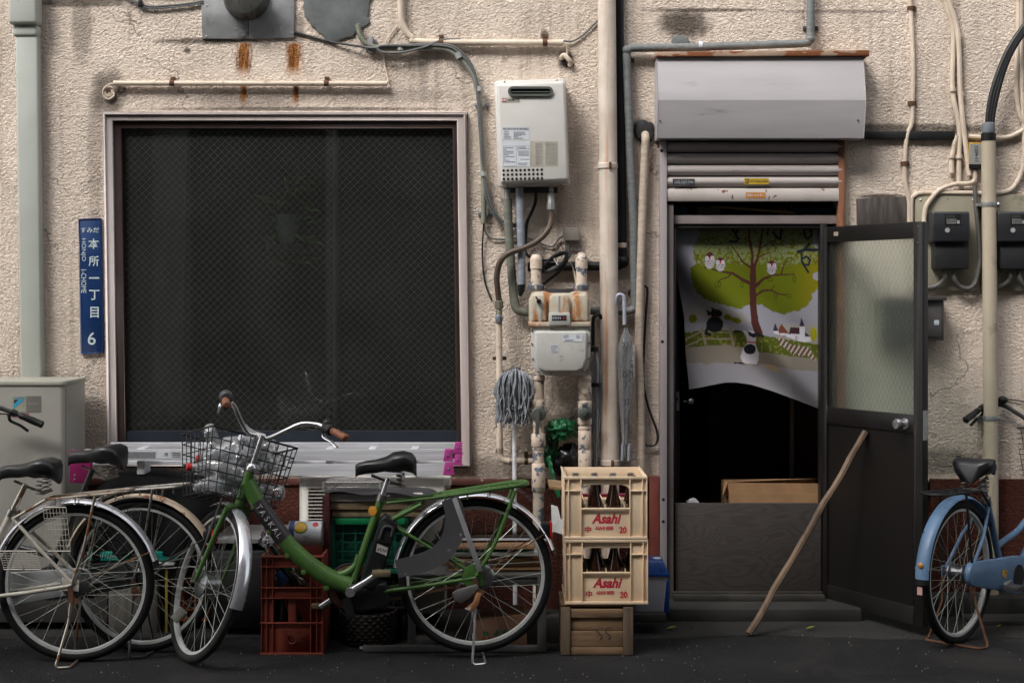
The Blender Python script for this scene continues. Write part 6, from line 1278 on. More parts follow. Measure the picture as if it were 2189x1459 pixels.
# ---------------------------------------------------------------- empty bottles in the green bicycle's basket
m_pet = clearmat('clear_pet', (.93, .95, .97), .2, .1, .3, 20, pale_film=.15, dcol=(.94, .95, .96))
def bottle_mesh():
    b = MB(); b.lathe([(.001, 0), (.024, 0), (.031, .006), (.032, .03), (.029, .036), (.032, .042), (.032, .07), (.029, .076), (.032, .082), (.0315, .13), (.026, .155), (.014, .178), (.0125, .182), (.0125, .2)], n=16, cap=False); return b
Gm = Matrix.Translation(Vector(GL)) @ Matrix.Rotation(R_(184.5), 4, 'Z') @ Matrix.Rotation(.02, 4, 'Y') @ GI['mx']
rn = random.Random(21); bx, bz = GI['top'].x+.06, GI['top'].z
proto = None; caps = {'blue': M('cap_blue', C(50, 96, 190), .4), 'red': M('cap_red', C(190, 50, 54), .4), 'white': m_paper}
spots = []
for lay, zz in enumerate((-.205, -.145, -.085, -.035, .01)):
    for i in range(6 if lay < 4 else 3):
        spots.append((bx+.05+rn.uniform(.0, .2), -.16+.32*(i+.5)/6+rn.uniform(-.02, .02) if lay < 4 else rn.uniform(-.1, .12), bz+zz+rn.uniform(-.01, .01)))
for i, (x, y, z) in enumerate(spots):
    capc = 'blue' if i in (21, 25) else 'red' if i in (2, 11, 17) else 'none' if i % 3 else 'white'
    lab = {'blue': 'clear plastic bottle with blue ring in the green bicycle basket', 'red': 'clear plastic bottle with red cap in the green bicycle basket', 'white': 'clear plastic bottle with white cap in the green bicycle basket', 'none': 'clear plastic bottle without cap in the green bicycle basket'}[capc]
    o = bpy.data.objects.new('plastic_bottle', None); COL.objects.link(o); WO[o] = Vector((0, 0, 0)); tag(o, lab, 'bottle', 'empty bottles in the basket ('+capc+')')
    dirv = Vector((rn.uniform(-1, 1), rn.uniform(-1, 1)*1.2, rn.uniform(-.35, .55))).normalized(); qd = dirv.to_track_quat('Z', 'X').to_matrix().to_4x4()
    o.matrix_world = Gm @ Matrix.Translation((x, y*.82, z)) @ qd @ Matrix.Diagonal((1.12, rn.uniform(.7, 1.1), 1.12, 1)) @ Matrix.Translation((0, 0, -.1))
    if proto is None: proto = bottle_mesh().build('shell', m_pet, o, ang=60); pm = proto.data
    else: c_ = bpy.data.objects.new('shell', pm); COL.objects.link(c_); c_.parent = o
    if capc != 'none': b = MB(); b.lathe([(.0145, .185), (.0145, .203), (.012, .205), (.001, .205)], n=14, cap=False); b.build('cap', caps[capc], o)
# ---------------------------------------------------------------- white bicycle, far left
m_wpaint = M('chalky_white_paint', C(176, 170, 158), .45, var=.1, vs=8, chip=(RUST, .2, 24), dirt=(C(120, 108, 92), .25, 12))
m_rustch = M('rust_spotted_chrome', C(168, 160, 148), .3, .85, var=.2, chip=(C(120, 78, 44), .45, 16))
WB = dict(R=.346, frame=m_wpaint, bb=(.47, .28), st=(.285, .655), ht=(.98, .87), hb=(1.05, .69), saddle_z=.865, tubes=LOOP((.285, .655), (1.05, .69), (.47, .28)), guard=m_fsilver, rga=(20, 164), tip=4, grip=m_black, post=m_rustch,
          rack=dict(mat=m_rustch, z0=.72, z1=.755, x0=.12, x1=-.26, sx=-.1), case=(M('silver_chain_case', C(190, 190, 192), .35, .35, var=.1, dirt=(C(140, 110, 80), .2, 6)), .085), standx=.05, standw=.15, staya=157, hubmat=m_hub, rhub=(.048, .06), refl=None, crank=-60, stay=m_rustch, stand=m_rustch)
wb, WI = cityb('white_bicycle', 'white city bicycle with shiny silver mudguard and rusty rack, rear half showing', (X(163, 1.12), -1.12, 0), 180, WB)
b = MB()
for (x0, x1, z0, z1) in ((-.0, .10, .50, .69), (.13, .29, .42, .50)):
    for i in range(8): t_ = i/7; b.tube([(x0+(x1-x0)*t_, .088, z0), (x0+(x1-x0)*t_+.02, .088, z1)], .0016, 4)
    for i in range(9): t_ = i/8; b.tube([(x0+.02*t_, .088, z0+(z1-z0)*t_), (x1+.02*t_, .088, z0+(z1-z0)*t_)], .0012 if i % 8 else .003, 4)
b.build('wire_skirt_guard', m_wpaint, wb, kind='stuff')
# ---------------------------------------------------------------- dark bicycle with cream mudguard behind it
m_cguard = M('rust_stained_cream_guard', C(190, 172, 150), .5, var=.12, vs=7, chip=(C(140, 90, 56), .3, 14))
m_dkpaint = M('black_bike_paint', C(34, 34, 36), .4, var=.15, chip=(RUST, .2, 18))
BB2 = dict(R=.345, frame=m_dkpaint, bb=(.47, .28), st=(.30, .67), ht=(.97, .90), hb=(1.04, .71), saddle_z=.905, tubes=LOOP((.30, .67), (1.04, .71), (.47, .28)), guard=m_cguard, rga=(20, 156), tip=5, grip=m_black, post=m_dkpaint, lever=m_black, barmat=m_dkgrey, stem=.12, bar=[(0, 0, 0), (.004, .05, .002), (0, .11, .05), (-.02, .165, .09), (-.08, .225, .10), (-.18, .265, .10), (-.33, .30, .09)],
           rack=dict(mat=m_steel, z0=.73, z1=.76, x0=.10, x1=-.24, sx=-.08), case=(m_dkgrey, .08), standx=.0, standw=.14, staya=150, refl=3.9, crank=20, stand=m_dkgrey, stay=m_dkgrey)
bk2, _i = cityb('black_bicycle', 'black bicycle with rust-stained cream mudguard and dark saddle, behind the white one', (X(302, .93), -.93, 0), 171, BB2)
b = MB(); b.box(-.34, -.30, -.035, .035, .50, .56); b.build('reflector_arm', m_black, bk2, bevel=.012); b = MB(); b.lathe([(.028, 0), (.032, .006), (.028, .014), (.001, .02)], (-.34, 0, .53), (-1, 0, .1), 18); b.build('tail_reflector', M('red_reflector', C(170, 34, 26), .25), bk2)
b = MB()
for i in range(14): x = .02+.014*i; b.tube([(x, .088, .48-.1*i/14), (x-.05, .088, .68-.05*abs(i-7)/7)], .0014, 4)
for i in range(9): b.tube([(-.04, .088, .5+i*.022), (.2, .088, .42+i*.024)], .0014, 4)
b.build('wire_skirt_guard', m_black, bk2, kind='stuff')
# ---------------------------------------------------------------- light blue bicycle on the right, nose towards the alley
m_bpaint = M('pale_blue_paint', C(86, 114, 144), .42, var=.14, vs=6, chip=(RUST, .2, 30), dirt=(C(76, 92, 108), .15, 9))
BL = dict(R=.33, frame=m_bpaint, bb=(.45, .265), st=(.29, .635), ht=(.905, .84), hb=(.97, .67), saddle_z=.82, tubes=LOOP((.29, .635), (.97, .67), (.45, .265)), guard=m_bpaint, rga=(30, 178), tip=4, grip=m_black, barmat=m_dkgrey, stemmat=m_dkgrey, lever=m_black, bell=True, steer=-8, stem=.13,
          rack=dict(mat=m_black, z0=.70, z1=.715, x0=.13, x1=-.28, sx=-.05), case=(m_bpaint, .092), stand=m_rust, standx=.0, standw=.15, staya=170, crank=10, basket=dict(size=(.34, .26, .27, .2, .24), mat=m_black, dx=.07, n=(12, 9, 9), r=.0016))
blue, _b = cityb('blue_bicycle', 'pale blue bicycle with blue chain case parked right of the open door', (X(2048, .76), -.76, .0), 47, BL)
b = MB(); Rb = .33
b.add([(.27, -.0865, .315), (.33, -.0865, .31), (.31, -.0865, .275), (.28, -.0865, .27)], [(0, 1, 2, 3)]); b.build('case_sticker', M('sticker_redgreen', C(170, 130, 40), .5, var=.6, vs=40), blue)
a = R_(186); b = MB(); c = Vector(((Rb+.034)*math.cos(a), 0, Rb+(Rb+.034)*math.sin(a))); b.bar(c+Vector((0, -.012, 0)), c+Vector((0, .012, 0)), .002, .034, (0, 0, 1)); b.build('registration_sticker', M('pink_sticker', C(190, 150, 140), .5), blue)
b = MB(); a = R_(168); c = Vector(((Rb+.032)*math.cos(a), 0, Rb+(Rb+.032)*math.sin(a))); b.ball(c, .014, 10, .5, 1, 1); b.build('small_reflector', M('amber_reflector', C(170, 120, 60), .3), blue)
# ================================================================ big air conditioner on the left
t = thing('air_conditioner_unit', 'tall beige-grey outdoor air conditioner unit standing at the left edge', 'air conditioner', (X(40, .3), -.27, 0))
m_ac = M('ac_enamel', C(162, 159, 151), .45, var=.06, vs=3, dirt=(C(116, 108, 94), .25, 7))
x1, x0 = X(150, .45), X(150, .45)-.85
def rpoly(x0, x1, y0, y1, r, n=6):
    pts = []
    for cx, cy, a0 in ((x1-r, y1-r, 0), (x0+r, y1-r, 90), (x0+r, y0+r, 180), (x1-r, y0+r, 270)):
        for i in range(n+1): a = R_(a0+90*i/n); pts.append((cx+r*math.cos(a), cy+r*math.sin(a)))
    return pts
def vprism(b, poly, z0, z1):
    n = len(poly); b.add([(x, y, z0) for x, y in poly]+[(x, y, z1) for x, y in poly], [tuple(range(n-1, -1, -1)), tuple(range(n, 2*n))]+[(i, (i+1) % n, (i+1) % n+n, i+n) for i in range(n)]); return b
zt = Z(824, .45); x1b = X(182, .1)
b = MB(); vprism(b, rpoly(x0, x1b+.0, -.45, -.08, .03), .06, zt); b.build('cabinet', m_ac, t)
b = MB(); vprism(b, rpoly(x0-.006, x1b+.006, -.457, -.072, .034), zt, zt+.024); b.build('top_cover', M('ac_top', C(162, 160, 148), .5, var=.06, dirt=(C(120, 112, 96), .3, 6)), t, bevel=.006)
b = MB(); b.box(x0+.05, x0+.12, -.44, -.1, 0, .06); b.box(x1b-.12, x1b-.05, -.44, -.1, 0, .06); b.build('foot', m_conc, t)
b = MB(); b.box(x1-.022, x1-.02, -.4512, -.449, .08, zt-.01); b.build('panel_seam', m_dkgrey, t)
l, r_, a, e = X(25, .45), X(88, .45), Z(846, .45), Z(880, .45); mid = X(56, .45); y = -.4515
b = MB(); b.box(l, mid, y, -.449, e, a); b.build('logo_plate', M('logo_cream', C(160, 158, 140), .5), t); b = MB(); b.box(mid, r_, y, -.449, e, a); b.build('name_plate', M('logo_grey', C(110, 108, 102), .5), t)
b = MB(); b.text('DAIKIN', X(41, .45), Z(850, .45), y-.0012, w=S(24, .45), h=S(4.4, .45), bold=.03); b.prism([(X(30, .45), Z(873, .45)), (X(30, .45), Z(863, .45)), (X(40, .45), Z(854, .45)), (X(52, .45), Z(854, .45))], y-.001, y); b.build('blue_lettering', M('logo_blue', C(40, 150, 190), .5), t, smooth=False)
b = MB(); b.prism([(X(30, .45), Z(854, .45)), (X(40, .45), Z(854, .45)), (X(30, .45), Z(863, .45))], y-.001, y); b.build('black_mark', m_ink, t, smooth=False)
b = MB(); b.text('skyair', X(71, .45), Z(862, .45), y-.0012, w=S(23, .45), h=S(6, .45), shear=.15); b.build('lettering', MATS['print_pale'], t, smooth=False)
b = MB(); b.box(l, X(62, .45), y, -.449, Z(891, .45), Z(882, .45)); b.build('pink_label', M('pink_label', C(150, 92, 110), .5), t)
# ================================================================ ladder lying on its side along the wall
lad = thing('step_ladder', 'aluminium step ladder with magenta feet laid flat along under the window', 'ladder', P(560, 1016, .5))
def rail(l, r, a, e, d, th=.022, nm='rail'):
    b = MB(); z1, z0 = Z(a, d), Z(e, d); b.box(X(l, d), X(r, d), -d, -d+th, z0, z1)
    for i in range(5): zz = z0+(z1-z0)*(.18+.16*i); b.box(X(l, d), X(r, d), -d-.0012, -d, zz-.0012, zz+.0012)
    o = b.build(nm, m_alu, lad, smooth=False); return o
rail(180, 962, 960, 984, .52); rail(560, 966, 991, 1016, .52); rail(236, 985, 945.5, 959, .34); rail(180, 985, 985, 993, .34, .02)
for i, px in enumerate((300, 420, 620, 700, 790, 880)):
    b = MB(); d = .42; b.box(X(px, d), X(px+16, d), -.49, -.36, Z(1010, d), Z(955, d)); b.build('tread', m_alu, lad, bevel=.003)
m_mag = M('magenta_plastic', C(176, 60, 140), .5, var=.1, vs=8)
def foot(l, r, a, e, d, teeth=True):
    b = MB(); pts = [(X(l+4, d), Z(a, d)), (X(r, d), Z(a, d))]
    n = 7
    for i in range(n): t_ = (i+.5)/n; pts += [(X(r-4-(2 if i % 2 else -2)*1.0+6*(t_-.5)*0, d), Z(a+(e-a)*t_, d))]
    pts += [(X(r-1, d), Z(e, d)), (X(l, d), Z(e, d))]; b.prism(pts, -d, -d+.03); b.build('rubber_foot', m_mag, lad, bevel=.003)
    b = MB(); b.lathe([(.006, 0), (.005, .004)], P((l+r)/2-2, (a+e)/2, d), (0, -1, 0), 10); b.build('rivet', m_chrome, lad)
foot(947, 971, 960, 986, .535); foot(947, 973, 988, 1015, .535); foot(969, 991, 945, 968, .35); foot(969, 991, 970, 994, .35)
b = MB(); b.prism([(X(148, .54), Z(962, .54)), (X(197, .54), Z(962, .54)), (X(197, .54), Z(986, .54)), (X(188, .54), Z(1032, .54)), (X(148, .54), Z(1032, .54))], -.54, -.52); b.build('hinge_plate', M('magenta_metal', C(140, 34, 90), .4, .2), lad, bevel=.003)
b = MB(); 
for (px, py) in ((190, 966), (190, 977), (160, 1015), (160, 1024)): b.lathe([(.006, 0), (.005, .004)], P(px, py, .54), (0, -1, 0), 10)
b.lathe([(.011, 0), (.009, .008)], P(158, 964, .545), (0, -1, 0), 12); b.build('rivets', m_chrome, lad)
b = MB(); d = .5215; b.quad(X(252, d), X(332, d), Z(979, d), Z(965, d), -d); b.build('instruction_label', M('label_silver', C(150, 150, 152), .5), lad, smooth=False)
b = MB(); b.micro(X(254, d), X(331, d), Z(978, d), Z(966, d), -d-.001, 5, 3, 1); b.build('label_print', MATS['print_grey'], lad, smooth=False)
b = MB(); b.quad(X(334, d), X(366, d), Z(979, d), Z(965, d), -d); b.build('picture_label', m_paper, lad, smooth=False); b = MB(); b.text('75', X(355, d), Z(971, d), -d-.001, w=S(8, d), h=S(7, d), shear=.3, bold=.02); b.micro(X(369, d), X(386, d), Z(978, d), Z(966, d), -d-.001, 3, 8, 1); b.build('lettering', m_ink, lad, smooth=False)
# ================================================================ white outdoor unit, wire shelf and the stack in front of it
t = thing('small_outdoor_unit', 'old white outdoor unit with slatted side grille below the ladder', 'air conditioner', P(800, 1330, .35))
m_wu = M('yellowed_white_enamel', C(204, 200, 192), .5, var=.06, dirt=(C(116, 108, 96), .3, 9))
d = .48; b = MB()
x0, x1, xg0, xg1 = X(640, d), X(950, d), X(659, d), X(700, d); z1, z0, zg1, zg0 = Z(1021, d), .08, Z(1044, d), Z(1150, d)
b.box(x0, xg0, -d, -.2, z0, z1); b.box(xg1, x1, -d, -.2, z0, z1); b.box(xg0, xg1, -d, -.2, zg1, z1); b.box(xg0, xg1, -d, -.2, z0, zg0); b.box(xg0, xg1, -.24, -.2, zg0, zg1); b.build('cabinet', m_wu, t, bevel=.006)
for i in range(14): b = MB(); zz = zg1-(zg1-zg0)*(i+.6)/14; b.bar((xg0, -d+.004, zz), (xg1, -d+.004, zz), .008, .0045); b.build('grille_slat', m_wu, t)
b = MB(); b.box(X(944, d), X(962, d), -.46, -.3, Z(1045, d), Z(1022, d)); b.build('valve_cover', m_wu, t, bevel=.006); b = MB(); b.box(x0+.03, x1-.03, -.44, -.22, 0, .08); b.build('foot', m_conc, t)
t = thing('wire_shelf', 'small chrome wire rack lying on top of the piled boards', 'wire rack', P(750, 1042, .72))
b = MB(); xa, xb, zt, zb_ = X(694, .74), X(812, .74), Z(1031, .74), Z(1042, .74)
b.tube([(xa, -.74, zt), (xb, -.74, zt), (xb+.01, -.56, zt), (xa+.01, -.56, zt)], .0028, 6, closed=True); b.tube([(xa, -.74, zb_), (xb, -.74, zb_)], .0028, 6)
q = [Vector((xa+(xb-xa)*i/14, -.74, zb_ if i % 2 else zt)) for i in range(15)]; b.tube(q, .0016, 5)
for i in range(13): x = xa+(xb-xa)*i/12; b.tube([(x, -.74, zt), (x+.01, -.56, zt)], .0018, 5)
for i in range(1, 4): b.tube([(xa, -.74+.06*i*.75, zt-.003), (xb, -.74+.06*i*.75, zt-.003)], .0022, 5)
b.build('wire_grid', m_chrome, t)
for x in (xa-.004, xb+.004): b = MB(); b.cyl((x, -.74, zb_-.008), (x, -.74, zt+.006), .0075, 10); b.build('corner_sleeve', m_galv, t)
m_foam = M('styrofoam', C(186, 184, 180), .9, var=.06, bump=.3, bs=200, dirt=(C(130, 126, 120), .25, 12))
b = MB(); b.pbox(700, 906, 1053, 1073, .5, .745); b.build('styrofoam_block', m_foam, label='flat white styrofoam block under the black sheet', cat='block', loc=P(800, 1073, .7), bevel=.012)
# black sheet draped over the pile
vs, fs = [], []; nx, ny = 30, 8
for j in range(ny+1):
    for i in range(nx+1):
        u, v = i/nx, j/ny; px = 692+u*268; base = 1046-6*math.sin(u*3.1); d = .5+.27*v; drop = max(0, v-.7)/.3
        py = base+drop*(8+14*u-4*math.sin(u*14))+(20*max(0, u-.86)/.14 if u > .86 else 0); vs.append(P(px, py, d)+Vector((0, 0, .006*noise.noise(Vector((u*6, v*4, 2))))))
for j in range(ny):
    for i in range(nx): a = j*(nx+1)+i; fs.append((a, a+1, a+nx+2, a+nx+1))
b = MB(); n0 = len(vs); vs += [p+Vector((0, .0, -.004)) for p in vs]; fs += [tuple(k+n0 for k in f[::-1]) for f in fs]; b.add(vs, fs); b.build('black_sheet', M('black_sheet', C(46, 44, 46), .7, var=.2, vs=8, bump=.2), label='black rubber sheet draped over the piled boards behind the saddle', cat='sheet', loc=P(820, 1060, .7))
rn = random.Random(6)
for i, (a, e) in enumerate(((1073, 1089), (1090, 1104))):
    b = MB(); b.pbox(706+i*4, 904-i*6, a, e, .5, .735-.01*i); o = b.build('flattened_carton', M('worn_cardboard', C(140, 122, 96), .9, var=.2, vs=9, bump=.5, bs=40, stretch=(3, 1, 1), dirt=(C(90, 76, 58), .3, 10)), label=('torn flattened cardboard bundle right under the styrofoam block', 'lower flattened cardboard bundle resting on the green crate')[i], cat='cardboard', loc=P(805, e, .7), bevel=.004)
def lattice_crate(name, label, l, r, a, e, d0, d1, mat, nx=6, nz=5, solid_top=.0, group=None):
    """folding crate: rim, corner posts and a ribbed open lattice"""
    t = thing(name, label, 'crate', P((l+r)/2, e, d1), group=group); x0, x1, z1, z0 = X(l, d1), X(r, d1), Z(a, d1), Z(e, d1); y0, y1 = -d1, -d0; h = z1-z0; w = x1-x0
    b = MB(); tk = .012
    for yy in (y0, y1-tk): b.box(x0, x1, yy, yy+tk, z1-h*.12, z1)
    for xx in (x0, x1-tk): b.box(xx, xx+tk, y0+tk, y1-tk, z1-h*.12, z1)
    b.build('rim', mat, t, bevel=.003); b = MB(); b.box(x0, x1, y0, y1, z0, z0+h*.08); b.build('base', mat, t, bevel=.003)
    for xx in (x0+.001, x1-.026):
        for yy in (y0+.001, y1-.021): b = MB(); b.box(xx, xx+.025, yy, yy+.02, z0+h*.08, z1-h*.12); b.build('corner_post', mat, t, bevel=.003)
    b = MB()
    for i in range(1, nx): x = x0+w*i/nx; b.box(x-.004, x+.004, y0+.002, y0+.008, z0+h*.08, z1-h*.12)
    for i in range(1, nz): z = z0+h*(.08+.8*i/nz); b.box(x0+.026, x1-.026, y0+.003, y0+.009, z-.003, z+.003)
    for i in range(nx): x = x0+w*(i+.5)/nx; b.bar((x-w*.4/nx, y0+.006, z0+h*.3), (x+w*.4/nx, y0+.006, z0+h*.6), .004, .005)
    b.box(x0+.02, x1-.02, y0+.03, y0+.033, z0+h*.08, z1-h*.12) if solid_top else None
    for i in range(1, 5): y = y0+(y1-y0)*i/5; b.box(x0+.002, x0+.008, y-.004, y+.004, z0+h*.08, z1-h*.12); b.box(x1-.008, x1-.002, y-.004, y+.004, z0+h*.08, z1-h*.12)
    b.build('lattice', mat, t); return t
m_dgreen = M('dark_green_plastic', C(18, 84, 66), .45, var=.12, vs=8, dirt=(C(30, 50, 44), .25, 10))
t = lattice_crate('green_crate', 'dark green folding plastic crate behind the green bicycle frame', 704, 872, 1106, 1226, .45, .72, m_dgreen, 6, 5, True)
b = MB(); b.pbox(718, 800, 1108, 1121, .71, .735); b.pbox(818, 866, 1108, 1121, .71, .735); b.build('handle_flap', M('bright_green_plastic', C(18, 124, 76), .4), t, bevel=.003)
lattice_crate('black_crate', 'black plastic crate below the green folding crate', 706, 868, 1228, 1302, .45, .70, m_black, 6, 3, True)
lattice_crate('lower_black_crate', 'black plastic crate at the very bottom of the crate stack', 706, 868, 1304, 1362, .45, .68, m_black, 6, 3, True)
b = MB(); d = .78; b.prism([(X(689, d), Z(1062, d)), (X(704, d), Z(1052, d)), (X(703, d), Z(1300, d)), (X(688, d), Z(1300, d))], -d, -d+.3); b.build('carved_board', M('carved_dark_red', C(70, 26, 30), .5, var=.3, vs=30, bump=1.0, bs=45), label='dark red carved board standing on edge beside the green crate', cat='board', loc=P(696, 1300, d), bevel=.003)
# ================================================================ tall red-brown bottle crate and its contents
m_rcr = M('red_brown_plastic', C(122, 54, 40), .5, var=.12, vs=6, dirt=(C(96, 48, 36), .25, 9), bump=.08)
t = thing('red_crate', 'tall red-brown plastic bottle crate in front of the green bicycle frame', 'crate', P(624, 1400, .98))
d1, d0 = .985, .66; x0, x1 = X(558, d1), X(690, d1); z0, z1 = .004, Z(1188, d1); y0 = -d1; y1 = -d0
def zz(py): return Z(py, d1)
b = MB(); c0, c1 = X(584, d1), X(663, d1); tk = .012
for (l, r) in ((x0, c0), (c1, x1)): b.box(l, r, y0+.012, y0+.03, z0, z1)
b.box(c0, c1, y0+.01, y0+.025, zz(1211), z1); b.box(c0, c1, y0+.01, y0+.025, zz(1278), zz(1256)); b.box(c0, c1, y0+.012, y0+.025, z0, zz(1331)); b.box((c0+c1)/2-.018, (c0+c1)/2+.018, y0+.014, y0+.026, zz(1331), zz(1278))
b.box(x0, x0+tk, y0+.03, y1, z0, z1); b.box(x1-tk, x1, y0+.03, y1, z0, z1); b.box(x0+tk, x1-tk, y1-tk, y1, z0, z1+.05); b.box(x0+tk, x1-tk, y0+.03, y1-tk, z0, z0+.012); b.build('body', m_rcr, t, bevel=.003)
b = MB()
for py, h in ((1190, 4), (1211, 3), (1256, 3), (1278, 2), (1331, 3), (1397, 5)): z = zz(py); b.box(x0-.004, x1+.004, y0-.002, y0+.012, z-S(h, d1)/2, z+S(h, d1)/2)
for px in (559, 570, 583, 664, 677, 689): x = X(px, d1); b.box(x-.0025, x+.0025, y0, y0+.013, z0, z1)
b.build('ribs', m_rcr, t, bevel=.0015)
b = MB(); c = ((c0+c1)/2, (zz(1331)+z0)/2); b.text('東洋館', c[0], zz(1350), y0+.0115, w=S(42, d1), h=S(10, d1), bold=.01)
b.lathe([(S(8, d1), 0), (S(9, d1), .002), (S(9, d1), 0)], (c[0], y0+.012, zz(1367)), (0, -1, 0), 24, cap=False); b.text('S', c[0], zz(1367), y0+.0112, h=S(11, d1)); b.build('embossed_mark', M('red_brown_embossed', C(120, 52, 36), .5), t, smooth=False)
m_gglass = M('green_glass', C(20, 66, 34), .08, var=.1, spec=.8); m_gglass.node_tree.nodes['Principled BSDF'].inputs['Transmission Weight'].default_value = .35
def bottle(name, label, p, axis, L, r, mat, cat='bottle', cap=None, group=None):
    t = thing(name, label, cat, p, group=group); b = MB(); b.lathe([(.001, 0), (r*.9, 0), (r, .006), (r, L*.52), (r*.82, L*.62), (r*.4, L*.75), (r*.36, L*.97), (r*.42, L*.975), (r*.42, L)], p, axis, 18); b.build('glass', mat, t)
    if cap: b = MB(); q = Vector(p)+Vector(axis).normalized()*L*.96; b.lathe([(r*.46, 0), (r*.46, L*.06), (.001, L*.062)], q, axis, 14); b.build('cap', cap, t)
    return t
bottle('green_bottle', 'green glass bottle slanting in the upper gap of the red crate', P(652, 1266, .86), (-.55, -.1, .8), .27, .034, m_gglass)
bottle('dark_bottle', 'dark green bottle standing in the lower left gap of the red crate', P(602, 1396, .88), (0, 0, 1), .3, .034, M('dark_green_glass', C(12, 34, 22), .08, var=.1, spec=.8), cap=m_paper)
bottle('yellow_label_bottle', 'dark bottle with yellow label leaning in the lower right gap of the red crate', P(660, 1392, .88), (-.35, 0, .9), .27, .034, M('bottle_yellow', C(160, 140, 40), .2, chip=(C(20, 40, 26), .55, 6)))
bottle('small_bottle', 'small clear bottle with white cap poking from the top left of the red crate', P(590, 1240, .9), (-.3, 0, .9), .17, .022, clearmat('clear_glass', (.8, .85, .82), .2, .06), cap=m_paper)
bottle('gold_cap_bottle', 'small bottle with gold cap lying in the upper right gap of the red crate', P(668, 1268, .9), (-.7, -.2, .8), .14, .022, MATS['clear_glass'], cap=M('gold_cap', C(150, 110, 60), .3, .8))
b = MB(); d = .9; b.prism([(X(588, d), Z(1228, d)), (X(604, d), Z(1216, d)), (X(618, d), Z(1240, d)), (X(598, d), Z(1254, d))], -d, -d+.05); b.build('blue_carton', M('blue_print', C(40, 84, 140), .5), label='small blue drink carton inside the upper gap of the red crate', cat='carton', loc=P(603, 1254, d))
b = MB(); d = .87; b.bar(P(586, 1238, d), P(616, 1262, d), .02, .012, (0, 1, 0)); b.bar(P(618, 1222, d+.02), P(642, 1250, d+.02), .02, .012, (0, 1, 0)); b.build('bent_plastic_cover', M('cream_lid', C(180, 172, 130), .5), label='bent cream plastic cover inside the red crate', cat='plastic cover', loc=P(600, 1262, d))
t = thing('corn_can', 'large tin of corn lying on its side on top of the red crate', 'can', P(650, 1168, .8))
cl, cr, rr = X(616, .86), X(686, .86), S(26, .86); cyc = Vector((0, -.80, Z(1143, .86)))
m_can = newmat('corn_label'); mc, g, bs = m_can; co = coords(g, False); sx = g.new('ShaderNodeSeparateXYZ'); g.l.new(co, sx.inputs[0])
L0 = (cl+cr)/2-P(650, 1168, .8).x; xx = g.math('SUBTRACT', sx.outputs[0], L0); zc = g.math('SUBTRACT', sx.outputs[2], cyc.z-P(650, 1168, .8).z)
col = g.mix(g.ramp(xx, -.052, -.047), C(36, 52, 120), C(206, 208, 212))
def spot(cx, cz, rx, rz): a_ = g.math('DIVIDE', g.math('SUBTRACT', xx, cx), rx); b_ = g.math('DIVIDE', g.math('SUBTRACT', zc, cz), rz); return g.math('ADD', g.math('MULTIPLY', a_, a_), g.math('MULTIPLY', b_, b_))
col = g.mix(g.ramp(spot(-.02, .03, .032, .024), 1.05, .95), col, C(60, 110, 40)); col = g.mix(g.ramp(g.math('ADD', spot(-.02, .033, .027, .02), g.math('MULTIPLY', g.noise(co, 120, 2), .4)), 1.2, 1.1), col, C(226, 176, 44)); col = g.mix(g.ramp(spot(.047, .044, .014, .009), 1.05, .9), col, C(200, 50, 60))
g.l.new(col, bs.inputs['Base Color']); bs.inputs['Roughness'].default_value = .35
b = MB(); b.lathe([(rr, 0), (rr, cr-cl)], Vector((cl, cyc.y, cyc.z)), (1, 0, 0), 32); b.build('label_sleeve', mc, t)
for xe in (cl, cr): b = MB(); b.lathe([(rr*1.02, 0), (rr*1.02, .004)], Vector((xe-.002, cyc.y, cyc.z)), (1, 0, 0), 32); b.build('rim', m_galv, t)
b = MB(); b.micro(X(648, .87), X(676, .87), cyc.z-rr*.55, cyc.z-.002, cyc.y-rr-.0012, 8, 5, .6); b.text('CORN', X(621, .87), cyc.z+rr*.1, cyc.y-rr-.0012, w=S(22, .87), h=S(5, .87), rot=90, bold=.02); b.build('label_print', MATS['print_grey'], t, smooth=False)
crumple('clear_bag', clearmat('clear_bag_film', (.85, .87, .9), .14, .15, .8, 30), 'scrunched clear plastic bag behind the down tube of the green bicycle', 'plastic bag', 588, 1154, .72, 30, 24, .08, 3, 2.4, .4)
# support for the can and bag: a low dark cabinet under the window
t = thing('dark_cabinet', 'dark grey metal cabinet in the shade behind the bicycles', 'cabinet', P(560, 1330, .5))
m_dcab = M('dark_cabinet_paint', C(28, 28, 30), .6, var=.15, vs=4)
b = MB(); b.pbox(452, 636, 1178, 1340, .1, .6); b.build('carcass', m_dcab, t, bevel=.004); b = MB(); b.pbox(462, 560, 1190, 1330, .595, .607); b.build('front_panel', M('dark_cabinet_panel', C(34, 34, 36), .55), t, bevel=.003); b = MB(); b.pbox(453, 635, 1152, 1160, .1, .58); b.build('upper_rail', m_galv, t)
